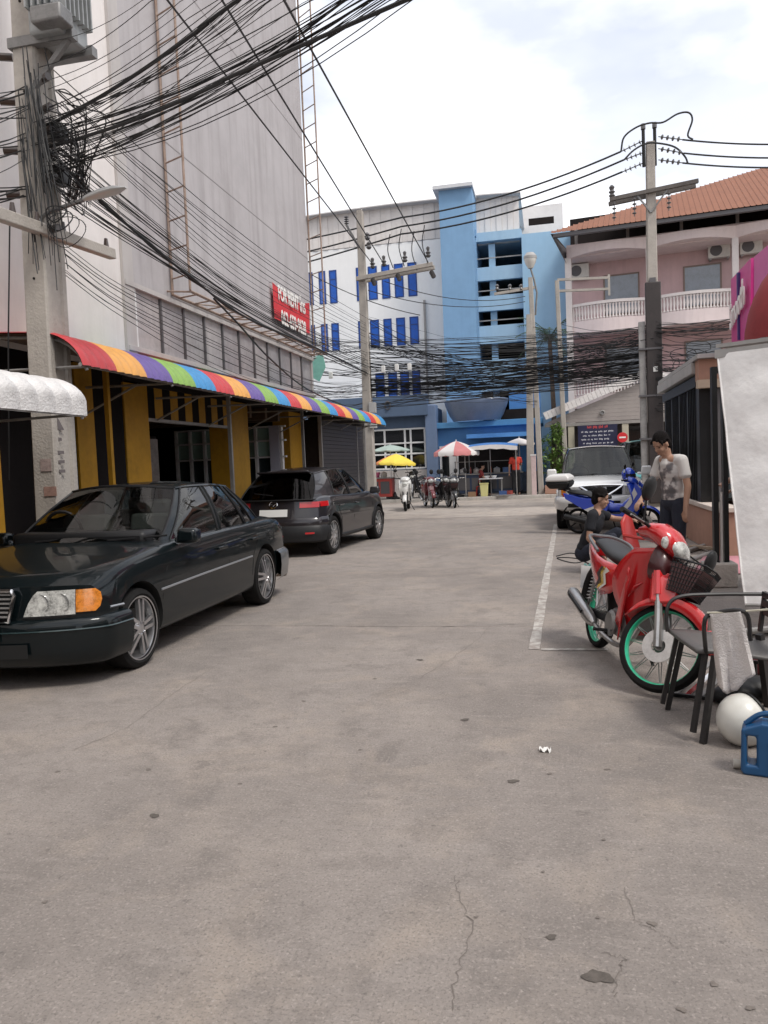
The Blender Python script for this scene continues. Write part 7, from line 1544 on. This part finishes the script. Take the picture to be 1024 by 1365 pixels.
STAND = dict(pelvis=(0, 0, .97), chest=(.03, 0, 1.27), neck=(.075, 0, 1.475), head=(.155, 0, 1.60), face=(.85, 0, -.5), shL=(.03, .175, 1.415), shR=(.03, -.175, 1.415), elL=(.02, .245, 1.12), elR=(.10, -.245, 1.13), wrL=(.07, .255, .865), wrR=(.30, -.19, .98), hdL=(.15, 0, -1), hdR=(.7, .1, -.6),
             hipL=(0, .085, .93), hipR=(0, -.085, .93), knL=(.02, .10, .50), knR=(.05, -.10, .50), anL=(-.02, .11, .085), anR=(.0, -.11, .085))
p = atY(897, 600, 9.3)
person('standing person in a grey printed white t-shirt and dark jeans looking down', (p.x, 9.3, 0), R(214), STAND, printed_shirt(), M_jean, shoes=M_sand)
SQ = dict(pelvis=(-.10, 0, .27), chest=(.02, 0, .60), neck=(.08, 0, .815), head=(.115, 0, .945), face=(1, .0, .05), shL=(.06, .17, .755), shR=(.02, -.175, .75), elL=(.27, .20, .67), elR=(-.02, -.235, .46), wrL=(.50, .10, .66), wrR=(.14, -.24, .27), hdL=(1, -.15, -.12), hdR=(.5, .0, -.85),
          hipL=(-.06, .09, .27), hipR=(-.06, -.09, .27), knL=(.30, .17, .50), knR=(.26, -.20, .46), anL=(.06, .15, .085), anR=(.02, -.16, .085))
p = atY(787, 735, 10.3)
person('squatting person in a black t-shirt reaching out one arm beside the blue scooter', (p.x+.03, 10.3, 0), R(-8), SQ, M_bshirt, M_jean, shoes=M_sand)
HOLD = dict(STAND); HOLD.update(head=(.09, 0, 1.62), face=(1, 0, -.1), elR=(.22, -.22, 1.22), wrR=(.40, -.13, 1.12), hdR=(.9, .2, -.2), elL=(.18, .22, 1.18), wrL=(.36, .18, 1.06), hdL=(.9, -.2, -.2))
p = atY(965, 642, 9.25)
person('person in black half hidden behind the white canvas holding the gate post', (p.x+.46, 9.38, 0), R(182), HOLD, M_bshirt, M_jean, shoes=M_sand)
FAR = dict(STAND); FAR.update(head=(.03, 0, 1.62), neck=(.01, 0, 1.475), chest=(0, 0, 1.27), face=(1, 0, 0), elR=(.16, -.22, 1.18), wrR=(.33, -.12, 1.2), hdR=(1, 0, 0))
p = gnd(689, 664)
person('person in a red shirt and black trousers standing at the blue stall', (p.x, 30.3, .12), R(95), FAR, mat('red_shirt', (.55, .05, .03), .85, var=.2), mat('black_trousers', (.012, .012, .014), .9), fine=.02, hands=False, hair_long=True)
SIT = dict(pelvis=(0, 0, .50), chest=(.04, 0, .82), neck=(.07, 0, 1.02), head=(.10, 0, 1.16), face=(1, 0, -.2), shL=(.04, .17, .97), shR=(.04, -.17, .97), elL=(.14, .22, .72), elR=(.14, -.22, .72), wrL=(.36, .14, .74), wrR=(.36, -.14, .74), hipL=(.02, .09, .48), hipR=(.02, -.09, .48), knL=(.42, .12, .48), knR=(.42, -.12, .48), anL=(.40, .12, .09), anR=(.40, -.12, .09))
p = atY(640, 655, 30.4)
person('person in a dark red top seated at the low stall table', (p.x, 30.5, .12), R(10), SIT, mat('dark_red_top', (.22, .03, .03), .85, var=.2), mat('black_trousers', (.012, .012, .014), .9), fine=.02, hands=False)
st_ = thing('plastic_stool', 'red plastic stool under the seated person at the stall', 'stool', (p.x, 30.5, .12)); MB().lathe([(0, .40), (.15, .40), (.16, .38), (.15, .37)], 16).build('seat', M_rp, st_); [MB().beam((.11*sx, .11*sy, .38), (.15*sx, .15*sy, 0), .04).build('leg', M_rp, st_) for sx in (-1, 1) for sy in (-1, 1)]

# ================================================================ street stalls on the far pavement
def parasol(label, x, y, ztop, rad, drop, mats, pole_z=0.12, n=8, lean=0, valance=.16, group='parasols over the street stalls'):
    t = thing('parasol', label, 'parasol', (x, y, pole_z), 0, group); t.rotation_euler = (0, R(lean), 0); zt = ztop-pole_z
    MB().cyl((0, 0, 0), (0, 0, zt+.06), .022, n=8).build('pole', M_whiteframe, t); MB().lathe([(.25, 0), (.25, .08), (.1, .12), (.03, .3)], 16).build('base', M_blkpl, t)
    for k in range(n):
        rows = []
        for i in range(7):
            s = i/6; r_ = rad*s; sag = .06*math.sin(math.pi*s); row = []
            for j in range(7):
                a = 2*math.pi*(k+j/6)/n; f = 1-.05*math.sin(math.pi*j/6)*s; row.append(Vector((r_*f*math.cos(a), r_*f*math.sin(a), zt-drop*s**1.35-.03*math.sin(math.pi*j/6)*s)))
            rows.append(row)
        rows.append([v+Vector((0, 0, -valance*(.85+.15*math.sin(j*1.6)))) for j, v in enumerate(rows[-1])])
        MB().grid(rows).build('gore', mats[k % len(mats)], t, 60); a = 2*math.pi*k/n; MB().tube([(0, 0, zt-.02), (rad*.5*math.cos(a), rad*.5*math.sin(a), zt-drop*.36-.03), (rad*math.cos(a), rad*math.sin(a), zt-drop-.02)], .008, 5).build('rib', M_steel, t)
    return t
M_pr = mat('parasol_red', (.60, .22, .22), .75, var=.12); M_pw2 = mat('parasol_white', (.74, .70, .68), .75, var=.08); M_py = mat('parasol_yellow', (.80, .62, .08), .75, var=.1); M_po = mat('parasol_orange', (.75, .28, .10), .75); M_pg = mat('parasol_grey_green', (.34, .42, .38), .75, var=.12); M_pbl = mat('parasol_blue', (.06, .20, .52), .7, var=.1); M_psky = mat('parasol_sky', (.25, .42, .66), .7)
def px2(x, y, Y): q = atY(x, y, Y); return q
q = px2(608, 588, 30.2); parasol('red and white striped parasol beside the parked motorcycles', q.x, 30.2, q.z, .90, .42, [M_pr, M_pw2])
q = px2(655, 590, 30.8); bp_ = thing('blue_stall_canopy', 'flat blue canopy with a white fringe over the noodle stall', 'canopy', (q.x, 30.8, .12))
zc_ = q.z-.12; rows = []
for i in range(9): rows.append([Vector((-1.05+2.1*j/8, -.9+1.8*i/8, zc_-.16*((j/4-1)**2+(i/4-1)**2)*.6)) for j in range(9)])
thick(MB().grid(rows).build('sheet', M_pbl, bp_), .012); fr_ = [r for r in rows[0]]; MB().grid([fr_, [v+Vector((0, -.01, -.15-.03*(k % 2))) for k, v in enumerate(fr_)]]).build('fringe', M_pw2, bp_)
for sx in (-1, 1): MB().cyl((sx*.98, -.82, 0), (sx*.98, -.82, zc_-.14), .02, n=8).build('pole', M_steel, bp_); MB().cyl((sx*.98, .82, 0), (sx*.98, .82, zc_-.14), .02, n=8).build('pole', M_steel, bp_)
MB().cyl((0, -.85, 0), (0, -.85, zc_-.1), .02, n=8).build('pole', M_dkframe, bp_)
q = px2(692, 584, 31.6); parasol('small white parasol behind the grey weathered pole', q.x, 31.6, q.z, .62, .22, [M_pw2], valance=.06)
q = px2(524, 605, 29.9); parasol('yellow parasol with orange and blue gores by the white framed window', q.x, 29.9, q.z, .80, .36, [M_psky, M_py, M_py, M_po, M_po, M_py, M_py, M_py], valance=.08, lean=4)
q = px2(520, 593, 30.9); parasol('grey green parasol just above the yellow one', q.x, 30.9, q.z, .82, .22, [M_pg], valance=.05)
# stall counters
def cart(label, x, y, w_, d_, h_, m, top_items, name='food_stall'):
    t = thing(name, label, 'food stall', (x, y, .12))
    MB().bx((-w_/2, -d_/2, .12), (w_/2, d_/2, h_)).build('cabinet', m, t, bevel=.02); MB().bx((-w_/2-.05, -d_/2-.05, h_), (w_/2+.05, d_/2+.05, h_+.04)).build('counter', M_steel, t)
    for sx in (-1, 1):
        for sy in (-1, 1): MB().bx((sx*w_/2*.9-.03, sy*d_/2*.8-.03, 0), (sx*w_/2*.9+.03, sy*d_/2*.8+.03, .13)).build('leg', M_blkpl, t)
    MB().bx((-w_/2+.1, -d_/2-.012, .25), (-.04, -d_/2, h_-.12)).build('door', M_dkframe, t); MB().bx((.04, -d_/2-.012, .25), (w_/2-.1, -d_/2, h_-.12)).build('door', M_dkframe, t)
    MB().bx((-w_/2, d_/2-.04, h_+.04), (-w_/2+.03, d_/2, h_+.55)).build('rack_post', M_steel, t); MB().bx((w_/2-.03, d_/2-.04, h_+.04), (w_/2, d_/2, h_+.55)).build('rack_post', M_steel, t); MB().bx((-w_/2, d_/2-.2, h_+.5), (w_/2, d_/2, h_+.53)).build('shelf', M_steel, t)
    return t
rs_ = random.Random(17)
def ware(x, y, z, kind, colr, lab, grp='wares on the stalls'):
    m = mat('ware_%d_%d_%d' % tuple(int(v*99) for v in colr), colr, .45, coat=.3)
    if kind == 'pot': o = MB().lathe([(0, 0), (.11, 0), (.13, .03), (.13, .16), (.14, .17), (.10, .19), (.02, .22), (.02, .24), (0, .245)], 18).build('cooking_pot', m)
    elif kind == 'bottle': o = MB().lathe([(0, 0), (.035, 0), (.037, .02), (.037, .16), (.015, .21), (.013, .26), (0, .262)], 12).build('bottle', m)
    elif kind == 'tub': o = MB().lathe([(0, .01), (.11, .01), (.12, .0), (.16, .20), (.17, .205), (.165, .21), (.15, .20), (.115, .03), (0, .03)], 18).build('tub', m)
    else: o = MB().bx((-.15, -.11, 0), (.15, .11, .02)).bx((-.15, -.11, .02), (-.135, .11, .2)).bx((.135, -.11, .02), (.15, .11, .2)).bx((-.135, -.11, .02), (.135, -.095, .2)).bx((-.135, .095, .02), (.135, .11, .2)).build('crate', m, smooth=0)
    o.location = (x, y, z); o.rotation_euler = (0, 0, rs_.uniform(-.4, .4)); return tag(o, lab, {'pot': 'pot', 'bottle': 'bottle', 'tub': 'tub'}.get(kind, 'crate'), grp)
q = gnd(628, 664); cart('dark blue food stall with shelves under the striped parasol', atY(628, 640, 30.5).x, 30.7, 1.35, .6, .85, mat('navy_cabinet', (.03, .05, .10), .5, var=.2), 0)
cart('long slate blue counter under the flat blue canopy', atY(664, 640, 31.3).x, 31.4, 1.9, .6, .85, mat('slate_cabinet', (.05, .07, .12), .5, var=.2), 0)
cart('red painted food cart under the yellow parasol', atY(508, 640, 30).x, 30.0, 1.0, .6, .85, mat('red_cart', (.42, .06, .05), .5, var=.25, vscale=5), 0)
for px, Y, kind, c_, l in [(618, 30.6, 'pot', (.5, .5, .5), 'steel pot at the end of the dark blue stall near the motorcycles'), (628, 30.65, 'bottle', (.35, .05, .04), 'red bottle in the middle of the dark blue stall'), (636, 30.6, 'pot', (.42, .40, .38), 'dull steel pot at the end of the dark blue stall near the seated person'),
                           (655, 31.35, 'bottle', (.5, .12, .05), 'orange bottle on the slate blue counter beside the canopy pole'), (663, 31.3, 'pot', (.55, .55, .55), 'steel pot in the middle of the slate blue counter'), (676, 31.35, 'crate', (.10, .2, .45), 'blue crate on the slate blue counter'),
                           (502, 29.95, 'tub', (.6, .12, .25), 'pink tub on the red food cart'), (512, 29.95, 'pot', (.45, .42, .38), 'grey pot on the red food cart')]: ware(atY(px, 640, Y).x, Y, 1.012, kind, c_, l)
tb = thing('low_table', 'low folding table with white bowls in front of the slate blue counter', 'table', (atY(655, 650, 30.1).x, 30.15, .12)); MB().bx((-.45, -.3, .66), (.45, .3, .70)).build('top', mat('pale_tabletop', (.5, .5, .52), .4), tb, bevel=.01)
for sx in (-1, 1):
    for sy in (-1, 1): MB().cyl((sx*.4, sy*.25, 0), (sx*.42, sy*.27, .66), .015, n=6).build('leg', M_steel, tb)
for i, dx in enumerate((-.15, .12)): o = MB().lathe([(0, .01), (.06, 0), (.11, .09), (.105, .095), (.055, .02), (0, .02)], 16).build('bowl', M_whiteframe); o.location = (tb.location.x+dx, 30.1, .82); tag(o, 'white bowl on the low table '+('nearer the seated person' if i == 0 else 'farther from the seated person'), 'bowl', 'bowls on the low table')
yb_ = gnd(643, 668); o = thing('yellow_bin', 'pale yellow bin at the kerb before the seated person', 'bin', (yb_.x, 29.95, .12)); MB().loft([[(-.16*k, -.13*k, z), (.16*k, -.13*k, z), (.16*k, .13*k, z), (-.16*k, .13*k, z)] for z, k in ((0, .8), (.5, 1.0))]).build('tub', mat('pale_yellow_plastic', (.66, .62, .28), .5), o, bevel=.02); MB().box((0, 0, .51), (.36, .30, .03)).build('rim', mat('pale_yellow_plastic', (.66, .62, .28), .5), o, bevel=.01)
for px, py, c_, l in [(672, 666, (.35, .06, .05), 'dark red crate on the pavement between the stools'), (664, 667, (.06, .12, .30), 'blue crate on the pavement beside the dark red one'), (618, 668, (.22, .13, .07), 'brown crate before the dark blue stall')]: q = gnd(px, py, .12); ware(q.x, max(29.95, q.y), .12, 'crate', c_, l)
# round wheel trim / lid lying at the kerb
q = gnd(662, 668, .12); o = MB().lathe([(0, .03), (.4, .03), (.46, .0), (.48, .05), (.42, .06), (0, .05)], 28).build('round_tray', M_steel); o.location = (q.x, 29.98, .12); tag(o, 'large round metal tray on the pavement at the kerb', 'tray')
# small frames / easel beside the red cart
ea = thing('wooden_easel', 'wooden easel stand beside the red food cart', 'easel', (atY(497, 640, 29.9).x, 29.85, .12)); [MB().beam((sx*.25, 0, 0), (sx*.05, .1, 1.2), .035).build('leg', M_wood, ea) for sx in (-1, 1)]; MB().beam((0, .45, 0), (0, .1, 1.15), .035).build('leg', M_wood, ea); MB().box((0, .03, .7), (.4, .02, .5), (R(-5), 0, 0)).build('board', mat('menu_board', (.45, .25, .2), .6, var=.5, vscale=12), ea)

# ================================================================ plants
M_leaf = mat('leaf_green', (.065, .13, .025), .55, var=.45, vscale=3.5); M_leaf2 = mat('leaf_bright', (.13, .22, .045), .5, var=.4, vscale=3); M_bark = mat('bark', (.14, .10, .07), .9, var=.3)
def leafcloud(mb, c, r, n, size, rnd, shell=.45):
    c = Vector(c)
    for i in range(n):
        d = Vector((rnd.gauss(0, 1), rnd.gauss(0, 1), rnd.gauss(0, 1))).normalized(); k = shell+(1-shell)*rnd.random()**.6; p = c+Vector((d.x*r[0], d.y*r[1], d.z*r[2]))*k
        a = Vector((rnd.uniform(-1, 1), rnd.uniform(-1, 1), rnd.uniform(-.7, .5))).normalized(); b = a.cross(Vector((rnd.uniform(-.4, .4), rnd.uniform(-.4, .4), 1))).normalized(); s = size*rnd.uniform(.6, 1.3)
        mb.add([p-a*s, p-b*s*.42+a*s*.1, p+a*s-Vector((0, 0, s*.3)), p+b*s*.42+a*s*.1], [(0, 1, 2, 3)])
def shrub(name, label, loc, blobs, size, n, m=M_leaf, stem_h=.6, cat='shrub', seed=1):
    rnd = random.Random(seed); t = thing(name, label, cat, loc); mb = MB(); tr = MB()
    for i, (c, r) in enumerate(blobs): leafcloud(mb, c, r, n, size, rnd); tr.tube([(0, 0, 0), (c[0]*.4, c[1]*.4, c[2]*.55), c], [.035, .025, .01], 6)
    mb.build('crown', m, t, 0); tr.build('trunk', M_bark, t); return t
q = gnd(742, 656, .12)
shrub('leafy_bush', 'bright green leafy bush between the slim poles and the gabled house', (atY(741, 650, 31.0).x, 31.0, .12), [((-.1, 0, 1.9), (.45, .4, .5)), ((.25, .1, 1.4), (.5, .4, .45)), ((-.2, -.1, 1.2), (.45, .4, .5)), ((.1, .1, 2.4), (.3, .3, .4)), ((.3, -.1, .7), (.45, .4, .4))], .10, 150, M_leaf2, seed=2)
shrub('leafy_bush', 'dark bush in a planter beside the white pickup mirror', (atY(757, 650, 29.95).x+.15, 30.9, .12), [((0, 0, .5), (.35, .3, .4)), ((.3, 0, .8), (.35, .3, .4))], .08, 140, M_leaf, seed=5)
pt = thing('clay_planter', 'low terracotta planter below the bright green bush', 'planter', (atY(748, 660, 30.2).x, 30.3, .12)); MB().bx((-.6, -.15, 0), (.6, .15, .34)).build('box', M_terra, pt, bevel=.02); MB().bx((-.56, -.12, .34), (.56, .12, .35)).build('soil', M_dirt, pt)
# palm before the parking deck
pm_ = thing('palm_tree', 'feathery palm behind the slim poles against the blue parking deck', 'palm', (atY(737, 600, 35.5).x, 35.5, .12)); rnd = random.Random(8); zc_ = atY(733, 452, 35.5).z-.12
MB().tube([(0, 0, 0), (.1, 0, zc_*.5), (0, 0, zc_)], [.14, .11, .09], 10).build('trunk', M_bark, pm_)
mb = MB()
for k in range(20):
    a = 2*math.pi*k/20+rnd.uniform(-.2, .2); el_ = rnd.uniform(-.1, 1.1); P = [Vector((0, 0, zc_))]; d = Vector((math.cos(a)*math.cos(el_), math.sin(a)*math.cos(el_), math.sin(el_)))
    for s in range(9): P.append(P[-1]+d*.2); d = (d+Vector((0, 0, -.16))).normalized()
    mb.tube(P, .012, 4, cap=False)
    for s in range(1, 10):
        tng = (P[min(s, 9)]-P[s-1]).normalized(); sd = tng.cross(Vector((0, 0, 1))).normalized()
        for sg in (-1, 1):
            for u_ in (0, .5):
                b0 = P[s-1].lerp(P[s], u_); tip = b0+(sd*sg*.8+tng*.5-Vector((0, 0, .35))).normalized()*(.42-.02*s); w_ = tng*.02; mb.add([b0-w_, b0+w_, tip], [(0, 1, 2)])
mb.build('crown', mat('palm_green', (.08, .13, .06), .6, var=.3), pm_, 0)
# hanging plant and potted greenery in the arcade and behind the gate
rnd = random.Random(31)
hp_ = atX(291, 566, -6.4); t = thing('hanging_plant', 'hanging plant basket in the dark arcade opening', 'plant', hp_); mb = MB(); leafcloud(mb, (0, 0, 0), (.2, .2, .18), 160, .06, rnd, .2); leafcloud(mb, (0, 0, -.25), (.1, .1, .25), 70, .05, rnd, .2); mb.build('foliage', M_leaf2, t, 0); MB().tube([(0, 0, 0), (0, 0, 2.86-hp_.z)], .006, 5).build('hanger', M_steel, t); MB().lathe([(.0, -.1), (.1, -.06), (.13, .04)], 14).build('pot', M_terra, t)
q = atX(297, 600, -6.5); o = thing('arcade_post', 'thin dark post with lamps inside the arcade opening', 'post', (q.x, q.y, .12)); MB().cyl((0, 0, 0), (0, 0, 2.74), .05, n=10).build('shaft', M_blkpl, o); [MB().ball((.0, -.07, z), (.035, .035, .06)).build('lamp', M_plate, o) for z in (1.35, 1.6)]
shrub('potted_plant', 'leafy plants seen through the black gate bars', (3.2, 15.6, .3), [((0, 0, .9), (.4, .6, .6)), ((.1, -.9, .8), (.4, .5, .5)), ((0, .6, 1.2), (.35, .4, .5))], .10, 160, M_leaf2, cat='plant', seed=12)
for px, Y, c_, l in [(320, 14.6, (.16, .05, .30), 'purple bottle on the arcade ledge beside the yellow pillar'), (328, 14.9, (.60, .20, .05), 'orange bottle on the arcade ledge beside the yellow pillar')]:
    q = atY(px, 655, 13.6); o = MB().lathe([(0, 0), (.07, 0), (.075, .03), (.075, .2), (.03, .27), (.03, .31), (0, .315)], 14).build('bottle', mat('bottle_%d' % px, c_, .35)); o.location = (q.x, 13.6, .62); tag(o, l, 'bottle')
q = atY(324, 655, 13.6); o = thing('arcade_ledge', 'dark low table holding two bottles before the yellow pillar', 'table', (q.x, 13.62, .0)); MB().bx((-.4, -.2, .56), (.4, .2, .62)).build('top', M_dark, o); [MB().bx((sx*.35-.03, -.15, .0), (sx*.35+.03, .15, .56)).build('leg', M_dark, o) for sx in (-1, 1)]
# stone at the saloon's rear wheel
q = gnd(372, 768); mb = MB(); mb.ball((0, 0, .06), (.13, .10, .09), 9, 6); mb.v = [v+Vector((rnd.uniform(-.015, .015), rnd.uniform(-.015, .015), rnd.uniform(-.01, .01))) for v in mb.v]; o = mb.build('stone_chock', mat('chock_stone', (.22, .17, .13), .9, var=.3, vscale=9), smooth=0); o.location = (q.x-.03, q.y+.06, -.02); tag(o, 'rough brown stone lying behind the saloon rear wheel', 'stone')
